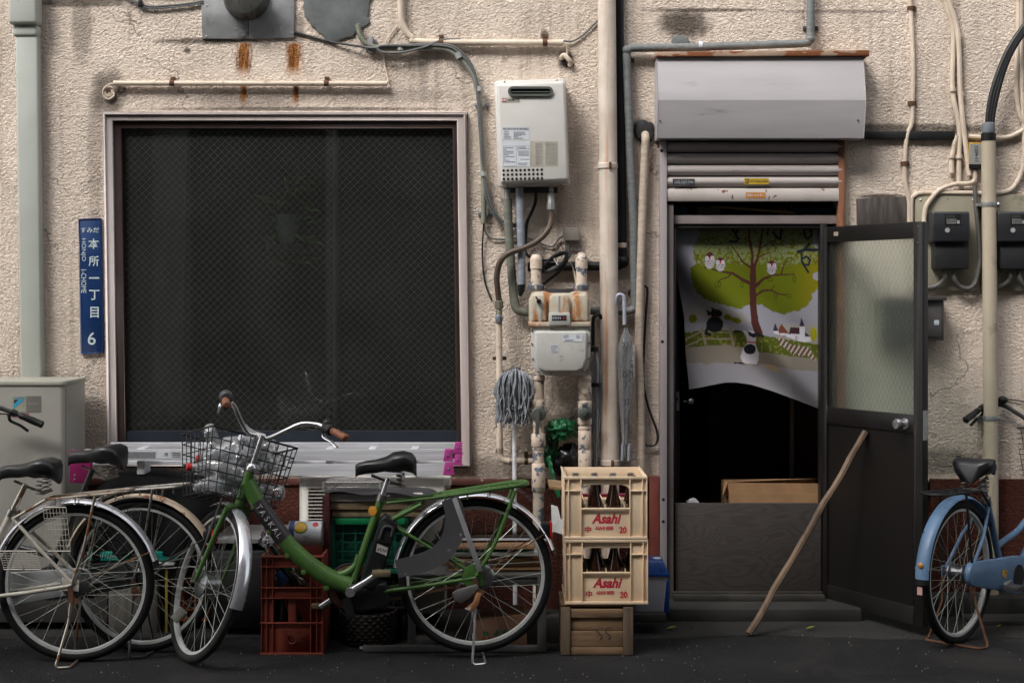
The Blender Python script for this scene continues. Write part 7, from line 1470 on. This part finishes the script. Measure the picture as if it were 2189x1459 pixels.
# ================================================================ left background heap
vs, fs = [], []; nx, ny = 34, 16; xL, xRr = X(205, .5), X(470, .5)
for j in range(ny+1):
    v = j/ny
    for i in range(nx+1):
        u = i/nx; x = xL+(xRr-xL)*u; ed = min(1, u*8, (1-u)*8)
        if v < .4: y = -.14-.36*v/.4; z = .74+.012*math.sin(u*7)
        else: w = (v-.4)/.6; y = -.5-.07*w-.03*math.sin(u*16+w*3)*w; z = .74-.36*w
        vs.append(Vector((x, y, z-.05*(1-ed)+.02*noise.noise(Vector((u*5, v*5, 1))))))
for j in range(ny):
    for i in range(nx): a = j*(nx+1)+i; fs.append((a, a+nx+1, a+nx+2, a+1))
b = MB(); n0 = len(vs); vs += [p+Vector((0, .004, -.004)) for p in vs]; fs += [tuple(k+n0 for k in f[::-1]) for f in fs]; b.add(vs, fs); b.build('black_tarpaulin', M('black_tarp', C(13, 13, 14), .85, var=.2, vs=6, bump=.4, bs=30, spec=.12), label='black tarpaulin hanging over crates behind the left bicycles', cat='tarpaulin', loc=Vector(((xL+xRr)/2, -.5, .35)))
m_dg2 = M('deep_green_plastic', C(16, 60, 50), .5, var=.15)
lattice_crate('deep_green_crate', 'deep green plastic crate half hidden under the black tarpaulin', 196, 400, 1092, 1176, .2, .52, m_dg2, 8, 4, True)
t = thing('teal_crate', 'teal plastic crate with white stencilled letters behind the left wheels', 'crate', P(300, 1245, .55)); m_teal = M('teal_plastic', C(18, 132, 118), .45, var=.1)
b = MB(); b.pbox(186, 398, 1178, 1198, .15, .55); b.build('rim', m_teal, t, bevel=.004); b = MB(); b.pbox(192, 392, 1198, 1236, .17, .535); b.build('body', M('grey_crate_body', C(70, 74, 76), .5), t, bevel=.004)  # body is plain grey below the teal rim
b = MB(); b.text('AD.J.C.R. 61D', X(222, .55), Z(1188, .55), -.5515, w=S(66, .55), h=S(7, .55), bold=.02); b.build('lettering', MATS['print_pale'], t, smooth=False)
b = MB(); b.pbox(232, 300, 1240, 1362, .5, .56); b.build('grey_plank', M('grey_plank_wood', C(96, 92, 86), .85, var=.25, vs=6, stretch=(6, 1, .5), bump=.4), label='wide grey board standing upright behind the left wheels', cat='board', loc=P(266, 1362, .56), bevel=.003)
b = MB(); b.pbox(303, 336, 1215, 1366, .5, .57); b.build('narrow_grey_plank', MATS['grey_plank_wood'], label='narrow grey board standing next to the wide grey board', cat='board', loc=P(320, 1366, .57), bevel=.003)
b = MB(); b.pbox(353, 358, 1206, 1358, .55, .56); b.build('yellow_strip', M('yellow_plastic', C(150, 140, 50), .5), label='thin yellow plastic strip standing upright behind the left wheels', cat='strip', loc=P(356, 1358, .56))
b = MB(); b.pbox(330, 372, 1203, 1209, .4, .58); b.build('white_tray', m_white_pl, label='small white tray balanced on the yellow strip', cat='tray', loc=P(350, 1209, .58), bevel=.003)
lattice_crate('orange_crate', 'dim orange plastic crate deep behind the front wheel of the green bicycle', 366, 442, 1236, 1328, .2, .48, M('orange_plastic', C(150, 82, 36), .5), 3, 4, False)
b = MB(); b.pbox(-40, 230, 1216, 1330, .12, .5); b.build('grey_case', M('grey_case_metal', C(84, 82, 80), .45, .2, var=.12, vs=5), label='long grey metal case on the ground behind the white bicycle', cat='case', loc=P(90, 1330, .5), bevel=.006)
# ================================================================ things behind the rear wheel of the green bicycle
t = thing('steel_frame', 'low grey steel shelf frame standing behind the rear wheel', 'frame', P(960, 1398, .93)); m_sf = M('grey_steel_frame', C(92, 90, 88), .5, .3, var=.15, vs=6, dirt=(C(60, 54, 50), .3, 8)); d1, d0 = .95, .42
xa, xb = X(776, d1), X(1168, d1); za = Z(1226, d1)
def fb(x0, x1, y0, y1, z0, z1, nm='bar'): b = MB(); b.box(x0, x1, y0, y1, z0, z1); b.build(nm, m_sf, t, bevel=.002)
fb(xa, xb-.04, -d1, -d1+.03, .004, .03); fb(xb-.04, xb, -d1, -d1+.04, .004, za, 'post'); fb(xa+.2, xb-.04, -d1+.012, -d1+.03, za-.05, za-.02); fb(xb-.04, xb, -d0-.04, -d0, .004, za, 'post'); fb(xa+.2, xa+.235, -d0-.04, -d0, .004, za, 'post'); fb(xa+.2, xb-.04, -d0-.03, -d0-.01, za-.05, za-.02); fb(xb-.03, xb-.01, -d1+.04, -d0-.04, za-.05, za-.02); fb(xa+.2, xa+.235, -d1+.03, -d1+.065, .004, za, 'post')
b = MB(); b.cyl((xa-.016, -d1+.015, .017), (xa, -d1+.015, .017), .009, 8); b.build('bolt', m_chrome, t)
b = MB(); b.box(xa+.19, xb-.005, -d1+.005, -d0, za-.018, za-.004); b.build('shelf_top', M('grey_shelf_board', C(84, 82, 80), .6), t, bevel=.002)
rn = random.Random(14); z = za
for i in range(8):
    h = rn.uniform(.009, .016); l, r = X(955+rn.uniform(-8, 10), .85), X(1158+rn.uniform(-22, 8), .85); b = MB(); sk = rn.uniform(-.006, .006)
    b.add([(l, -.86+rn.uniform(-.02, .02), z), (r, -.86+rn.uniform(-.02, .02), z+sk), (r, -.5, z+sk), (l, -.5, z), (l, -.86, z+h), (r, -.86, z+h+sk), (r, -.5, z+h+sk), (l, -.5, z+h)], [(0, 3, 2, 1), (4, 5, 6, 7), (0, 1, 5, 4), (1, 2, 6, 5), (2, 3, 7, 6), (3, 0, 4, 7)])
    if i < 5 or i > 6: b.build('flat_carton', M('cardboard_%d' % (i % 3), [C(140, 106, 72), C(118, 90, 62), C(160, 128, 92)][i % 3], .9, var=.15, bump=.3), label='flattened brown cardboard box in the pile behind the rear wheel, counted %s from the bottom' % ('first', 'second', 'third', 'fourth', 'fifth', '', '', 'topmost')[i], cat='cardboard', loc=((l+r)/2, -.86, z), group='flattened boxes behind the rear wheel', bevel=.001)
    else: b.build('flat_board', m_white_pl if i == 5 else m_dgreen, label=('thin white board in the cardboard pile behind the rear wheel', 'thin green board in the cardboard pile behind the rear wheel')[i-5], cat='board', loc=((l+r)/2, -.86, z), bevel=.001)
    z += h+.0015
zp = z
t = thing('acrylic_sheet', 'scratched clear acrylic sheet standing behind the rear wheel', 'acrylic sheet', P(1060, 1160, .7)); d = .72
b = MB(); b.prism([(X(944, d), Z(1152, d)), (X(1180, d), Z(1152, d)), (X(1184, d), Z(1042, d)), (X(950, d), Z(1036, d))], -d, -d+.004); b.build('sheet', clearmat('acrylic', (.82, .84, .84), .035, .05), t); b = MB(); b.pbox(930, 1182, 1138, 1150, .68, .735); b.build('base_channel', clearmat('acrylic_edge', (.55, .57, .57), .06, .1), t); b = MB(); b.pbox(930, 1172, 1150, 1154, .68, .74); b.build('bright_edge', M('acrylic_bright', C(180, 180, 190), .2), t)
b = MB(); b.prism([(X(1178, .78), Z(1078, .78)), (X(1192, .78), Z(1082, .78)), (X(1200, .78), Z(1115, .78)), (X(1204, .78), Z(1142, .78)), (X(1180, .78), Z(1134, .78))], -.78, -.778); b.build('flyer', m_paper, label='crumpled pale flyer stuck between the rear wheel and the beer crates', cat='paper', loc=P(1190, 1142, .78))
b = MB(); b.prism([(X(1174, .84), Z(1126, .84)), (X(1203, .84), Z(1108, .84)), (X(1207, .84), Z(1124, .84)), (X(1176, .84), Z(1140, .84))], -.84, -.835); b.build('envelope', m_paper, label='white envelope poking out left of the beer crates', cat='envelope', loc=P(1190, 1140, .84))
t = thing('fruit_carton', 'low brown cardboard box with red and green print on the ground behind the rear wheel', 'cardboard box', P(1072, 1388, .86)); d = .87
b = MB(); b.add([P(1018, 1390, d), P(1128, 1392, d), P(1122, 1312, d), P(1014, 1326, d)]+[P(1018, 1390, d)+Vector((0, .25, 0)), P(1128, 1392, d)+Vector((0, .25, 0)), P(1122, 1312, d)+Vector((0, .25, .0)), P(1014, 1326, d)+Vector((0, .25, 0))], [(0, 1, 2, 3), (5, 4, 7, 6), (0, 3, 7, 4), (1, 5, 6, 2), (3, 2, 6, 7), (0, 4, 5, 1)]); b.build('case', M('pinkish_cardboard', C(142, 104, 82), .85, var=.1), t, bevel=.002)
b = MB(); y = -d-.0012; b.text('玉樹', X(1040, d), Z(1366, d), y, w=S(26, d), h=S(13, d), bold=.02); b.text('園芸', X(1088, d), Z(1362, d), y, w=S(24, d), h=S(13, d), bold=.02); b.build('red_lettering', M('carton_red', C(150, 40, 34), .6), t, smooth=False)
b = MB(); rn = random.Random(2)
for i in range(9): c = P(1034+rn.random()*70, 1346+rn.random()*10, d); b.lathe([(S(rn.uniform(3, 6), d), 0), (.001, .001)], (c.x, y+.0005, c.z), (0, -1, 0), 9)
b.build('green_print', M('carton_green', C(30, 100, 60), .6), t, smooth=False, kind='stuff')
b = MB(); c = P(782, 1388, .84); b.lathe([(.11, .001), (.125, .04), (.135, .15), (.128, .15), (.118, .04), (.105, .012), (.001, .01)], (c.x, -.72, 0), (0, 0, 1), 30); bsk = b
t = thing('wicker_basket', 'dark brown wicker basket on the ground below the cranks', 'basket', (c.x, -.72, 0)); b.build('bowl', M('dark_wicker', C(36, 28, 24), .8, var=.4, vs=40, bump=.8, bs=60), t)
for k in range(9):
    b = MB(); z = .012+k*.016; r = .118+.014*k/9; n = 44; b.tube([Vector((c.x+(r+.004*(1 if (i+k) % 2 else -1))*math.cos(2*math.pi*i/n), -.72+(r+.004*(1 if (i+k) % 2 else -1))*math.sin(2*math.pi*i/n), z)) for i in range(n)], .0065, 6, closed=True); b.build('weave_strand', MATS['dark_wicker'], t)
# plank against the wall behind the beer crates
b = MB(); b.prism([(X(1172, .5), Z(1031, .5)), (X(1210, .5), Z(1035, .5)), (X(1210, .5), Z(1041, .5)), (X(1173, .5), Z(1039, .5))], -.62, -.35); b.build('board_end', M('chipboard', C(128, 104, 76), .85, var=.2), label='end of a small chipboard shelf left of the beer crates', cat='board', loc=P(1190, 1040, .5), bevel=.002)
# ================================================================ wooden crate, beer crates, bottles
t = thing('wooden_crate', 'weathered wooden crate under the two beer crates', 'crate', (X(1277, 1.0), -.98, 0)); d = 1.0
m_wc = M('weathered_crate_wood', C(122, 96, 70), .85, var=.3, vs=5, stretch=(.6, 1, 6), bump=.5, bs=35, dirt=(C(66, 52, 40), .4, 9))
m_wc2 = M('dark_crate_wood', C(96, 80, 64), .85, var=.3, vs=5, stretch=(5, 1, .7), bump=.5, bs=35, dirt=(C(50, 40, 32), .4, 9))
def wz(py): return Z(py, d)
x0, x1 = X(1198, d), X(1356, d); zt = wz(1293); zb = .003
def plank(l, r, a, e, y0, y1, m=m_wc, nm='plank'): b = MB(); b.box(X(l, d), X(r, d), y0, y1, max(zb, wz(e)), wz(a)); b.build(nm, m, t, bevel=.0025)
plank(1199, 1219, 1297, 1401, -1.01, -.99, m_wc2); plank(1332, 1353, 1297, 1401, -1.01, -.99, m_wc2)
plank(1219.5, 1331.5, 1301, 1319, -1.004, -.988); plank(1219.5, 1331.5, 1320, 1347, -.992, -.976); plank(1219.5, 1331.5, 1348, 1381, -1.0, -.984); plank(1219.5, 1331.5, 1382, 1401, -1.003, -.987)
for (y0, y1) in ((-.989, -.9), (-.895, -.8), (-.795, -.68)): plank(1198, 1357, 1291, 1296.5, y0, y1)
for px in (1199, 1349): 
    for (a, e) in ((1300, 1330), (1332, 1366), (1368, 1401)): plank(px, px+5, a, e, -.988, -.68)
plank(1205, 1350, 1300, 1401, -.69, -.68)
b = MB()
for px in (1282, 1300):
    b.tube(catmull([Vector((X(px+7, d), -1.0025, wz(1342))), Vector((X(px, d), -1.0025, wz(1340))), Vector((X(px-6, d), -1.0025, wz(1348))), Vector((X(px+1, d), -1.0025, wz(1354))), Vector((X(px+5, d), -1.0025, wz(1360))), Vector((X(px-1, d), -1.0025, wz(1364)))], 5), .0016, 5)
b.build('handwritten_letters', m_ink, t)
m_beer = M('cream_crate_plastic', C(234, 210, 180), .42, var=.035, vs=4)
m_beer2 = M('dusty_cream_crate_plastic', C(228, 202, 170), .5, var=.05, vs=5, dirt=(C(176, 150, 120), .22, 11))
m_red = M('asahi_red', C(186, 44, 64), .5, var=.1)
m_bglass = M('brown_glass', C(46, 22, 10), .06, var=.1, spec=.8); m_bglass.node_tree.nodes['Principled BSDF'].inputs['Transmission Weight'].default_value = .3
def beer_crate(label, x, yf, z0, W, Hc, Dp, arch, m_beer, dxt=0):
    t = thing('beer_crate', label, 'beer crate', (x, yf+Dp/2, z0), group='stacked beer crates'); b = MB(); hw = W/2; cw = .078; f0, f1 = yf+.012, yf+.022
    zp, zh = z0+Hc*.495, z0+Hc*.865      # top of the lettered panel, top of the opening
    L = lambda u: x-hw+u
    b.box(L(.004), L(cw), f0, f1, z0+.004, z0+Hc-.004); b.box(L(W-cw), L(W-.004), f0, f1, z0+.004, z0+Hc-.004)
    b.box(L(cw), L(W-cw), f0+.004, f1, z0+.004, zp); b.box(L(cw), L(W-cw), f0+.002, f1, zh, z0+Hc-.004)
    if arch:
        for s_ in (-1, 1):
            e = x+s_*(hw-cw); pts = [(e, zh), (e-s_*.05, zh)]+[(e-s_*(.05-.05*math.sin(R_(90*i/5))), zh-.028*(1-math.cos(R_(90*i/5)))) for i in range(6)]; b.prism(pts, f0+.002, f1)
    b.box(L(.004), L(.014), f1, yf+Dp, z0+.004, z0+Hc-.004); b.box(L(W-.014), L(W-.004), f1, yf+Dp, z0+.004, z0+Hc-.004); b.box(L(.014), L(W-.014), yf+Dp-.01, yf+Dp, z0+.004, z0+Hc*.42); b.box(L(.014), L(W-.014), yf+Dp-.01, yf+Dp, z0+Hc*.8, z0+Hc-.004); b.box(L(.014), L(W-.014), f1, yf+Dp-.01, z0+.004, z0+.012); b.build('shell', m_beer, t, bevel=.002)
    b = MB()
    for z, h in ((z0+Hc-.006, .012), (z0+.006, .012)): b.box(L(0), L(W), yf, f0+.001, z-h/2, z+h/2); b.box(L(0), L(.005), f0, yf+Dp, z-h/2, z+h/2); b.box(L(W-.005), L(W), f0, yf+Dp, z-h/2, z+h/2)
    for l, r in ((0.002, cw), (W-cw, W-.002)): b.box(L(l), L(r), yf+.001, f0, z0+Hc*.77-.003, z0+Hc*.77+.003)
    for u in (.0025, .022, cw, W-cw, W-.022, W-.0025): b.box(L(u)-.0025, L(u)+.0025, yf+.001, f0+.001, z0+.01, z0+Hc-.01)
    b.box(L(cw), L(W-cw), yf+.001, f0, zp-.006, zp); b.build('ribs', m_beer, t, bevel=.0014)
    b = MB(); y = f0+.0028; s = (W-2*cw)/.22
    b.text('Asahi', x+.006*s+dxt, z0+Hc*.325, y, w=.124*s, h=.046, shear=.28, bold=.035); b.text('中', x-.078*s+dxt, z0+Hc*.15, y, w=.028*s, h=.03, bold=.03); b.text('ASAHI BEER', x-.004*s+dxt, z0+Hc*.172, y, w=.083*s, h=.0165, bold=.03); b.text('20', x+.079*s+dxt, z0+Hc*.142, y, w=.033*s, h=.03, bold=.035); b.build('lettering', m_red, t, smooth=False)
    b = MB()
    for i in range(1, 4): xx_ = L(.014)+(W-.028)*i/4; b.box(xx_-.002, xx_+.002, f1+.002, yf+Dp-.012, z0+.012, z0+Hc*.52)
    for j in range(1, 5): yy = f1+(Dp-.04)*j/5; b.box(L(.016), L(W-.016), yy-.002, yy+.002, z0+.0125, z0+Hc*.515)
    b.build('divider', m_beer, t); return t
yF = -1.0; Wc, Dc = .374, .44; z_a = Z(1291, 1.0); z_b = Z(1152, 1.0); z_c = Z(1018, 1.0)
beer_crate('lower cream plastic beer crate with red lettering, square bottle opening', X(1296.5, 1.0), yF, max(z_a, .001), Wc, z_b-z_a-.002, Dc, False, m_beer2)
beer_crate('upper cream plastic beer crate with red lettering, arched bottle opening', X(1294.5, 1.0), yF, z_b, Wc+.002, z_c-z_b, Dc, True, m_beer)
pr = None
for lv, (xc, zf, lab) in enumerate(((X(1296.5, 1.0), z_a+.013, 'lower'), (X(1294.5, 1.0), z_b+.013, 'upper'))):
    for j in range(3):
        for i in range(4):
            x = xc-(Wc-.028)/2+(Wc-.028)*(i+.5)/4+rn.uniform(-.006, .006); y = yF+.022+.04+j*.083
            pos = ('leftmost', 'second', 'third', 'rightmost')[i]
            la = '%s brown beer bottle in the %s row of the %s beer crate' % (pos, ('front', 'second', 'third')[j], lab)
            if pr is None:
                pr = thing('beer_bottle', la, 'bottle', (x, y, zf), group='beer bottles in the crates'); b = MB(); b.lathe([(.001, 0), (.031, 0), (.0335, .006), (.0335, .125), (.03, .145), (.019, .185), (.0135, .21), (.0125, .245), (.0145, .247), (.0145, .254)], (x, y, zf), n=20); b.build('glass', m_bglass, pr); b = MB(); b.lathe([(.0155, .249), (.015, .258), (.001, .259)], (x, y, zf), n=16, cap=False); b.build('crown_cap', m_steel, pr)
            else:
                c_ = copy_tree(pr, None, label=la); c_.location = (x, y, zf); c_.rotation_euler = (0, 0, rn.uniform(0, 6))
# pinkish boards seen behind the bottles
b = MB(); b.pbox(1236, 1352, 1056, 1100, .46, .5); b.build('pink_board', M('pink_board', C(150, 50, 84), .5), label='pink board standing behind the upper beer crate', cat='board', loc=P(1294, 1100, .5))
# ================================================================ blue-lidded bin, leaves
t = thing('blue_lidded_bin', 'white plastic bin with blue lid tucked between the beer crates and doorway', 'bin', P(1400, 1312, .5)); d = .56
b = MB(); zt, zb = Z(1226, d), Z(1310, d); xa, xb = X(1352, d), X(1427, d)
b.add([(xa+.01, -d+.008, zb), (xb-.018, -d+.008, zb), (xb-.018, -d+.16, zb), (xa+.01, -d+.16, zb), (xa, -d, zt), (xb, -d, zt), (xb, -d+.18, zt), (xa, -d+.18, zt)], [(0, 3, 2, 1), (4, 5, 6, 7), (0, 1, 5, 4), (1, 2, 6, 5), (2, 3, 7, 6), (3, 0, 4, 7)]); b.build('tub', M('bin_white', C(156, 156, 166), .4, var=.05), t, bevel=.01, seg=3)
m_bl = M('bin_blue', C(22, 64, 130), .3, var=.08)
b = MB(); x_0, x_1 = xa-.006, xb+.006; zt2 = zt+.062
b.add([(x_0, -d-.006, zt), (x_1, -d-.006, zt), (x_1, -d+.186, zt), (x_0, -d+.186, zt), (x_0+.01, -d+.02, zt2), (x_1-.022, -d+.02, zt2), (x_1-.022, -d+.16, zt2), (x_0+.01, -d+.16, zt2)], [(0, 3, 2, 1), (4, 5, 6, 7), (0, 1, 5, 4), (1, 2, 6, 5), (2, 3, 7, 6), (3, 0, 4, 7)]); b.build('lid', m_bl, t, bevel=.008, seg=3); b = MB(); b.box(x_0-.004, x_1+.004, -d-.01, -d+.19, zt-.012, zt+.004); b.build('lid_rim', m_bl, t, bevel=.003)
b = MB(); b.lathe([(.022, 0), (.02, .003)], ((x_0+x_1)/2+.04, -d+.08, zt2), (0, 0, 1), 18); b.build('lid_sticker', m_paper, t)
b = MB(); b.pbox(1340, 1424, 1312, 1330, .36, .6); b.build('concrete_block', m_conc, label='dark concrete block that the blue-lidded bin stands on', cat='block', loc=P(1395, 1330, .56), bevel=.008)
b = MB(); b.pbox(1400, 1431, 1240, 1310, .3, .36); b.build('blue_tray', m_bl, label='blue plastic tray standing behind the blue-lidded bin', cat='tray', loc=P(1415, 1310, .36), bevel=.004)
m_leaf = M('yellow_green_leaf', C(120, 120, 40), .5, var=.25, vs=30)
for i, (px, py, lab, s_) in enumerate(((1436, 1350, 'yellow-green fallen leaf on the ground below the blue-lidded bin', .05), (1732, 1350, 'small yellow fallen leaf on the ground before the doorstep', .04), (2135, 1346, 'tiny brown leaf on the gutter cover by the blue bicycle', .03))):
    dd = 8-H*F/(py-HY); c = Vector((X(px, dd), -dd, .012)); b = MB(); vs, fs = [], []
    for k in range(7): u = k/6; w = s_*.3*math.sin(math.pi*min(1, u*1.02))**.8; z = .012*u*u+.004; vs += [c+Vector((-s_/2+s_*u, -w, z+w*.4)), c+Vector((-s_/2+s_*u, 0, z)), c+Vector((-s_/2+s_*u, w, z+w*.5))]
    for k in range(6): a = k*3; fs += [(a, a+3, a+4, a+1), (a+1, a+4, a+5, a+2)]
    b.add(vs, fs); b.build('leaf', m_leaf, label=lab, cat='leaf', loc=c)
b = MB(); rn = random.Random(41)
for i in range(420):
    x, y, s_, a = rn.uniform(-3.0, 2.6), -(.3+abs(rn.gauss(0, .22))), rn.uniform(.003, .011), rn.uniform(0, 6.3); c_, n_ = math.cos(a)*s_, math.sin(a)*s_
    b.add([(x-c_, y-n_, .013), (x+n_*.4, y-c_*.4, .016), (x+c_, y+n_, .014+s_*.3), (x-n_*.4, y+c_*.4, .018)], [(0, 1, 2, 3)])
b.build('litter', M('dry_bits', C(66, 56, 44), .9, var=.6, vs=2), smooth=False, kind='stuff', label='dry leaf bits and dirt gathered along the foot of the wall', cat='litter')
# grit scattered on the road
b = MB(); rn = random.Random(33)
for i in range(420):
    x, y, s_ = rn.uniform(-3.2, 3.2), -rn.uniform(.25, 1.9)-rn.random()*.8, rn.uniform(.0012, .0038); b.add([(x-s_, y, .003), (x, y-s_, .004), (x+s_, y+s_*.4, .003), (x, y, .004+s_*1.6)], [(0, 1, 3), (1, 2, 3), (2, 0, 3)])
b.build('gravel', M('pale_grit', C(130, 126, 116), .8, var=.4, vs=3), smooth=False, kind='stuff', label='loose pale grit scattered over the dark asphalt', cat='grit')
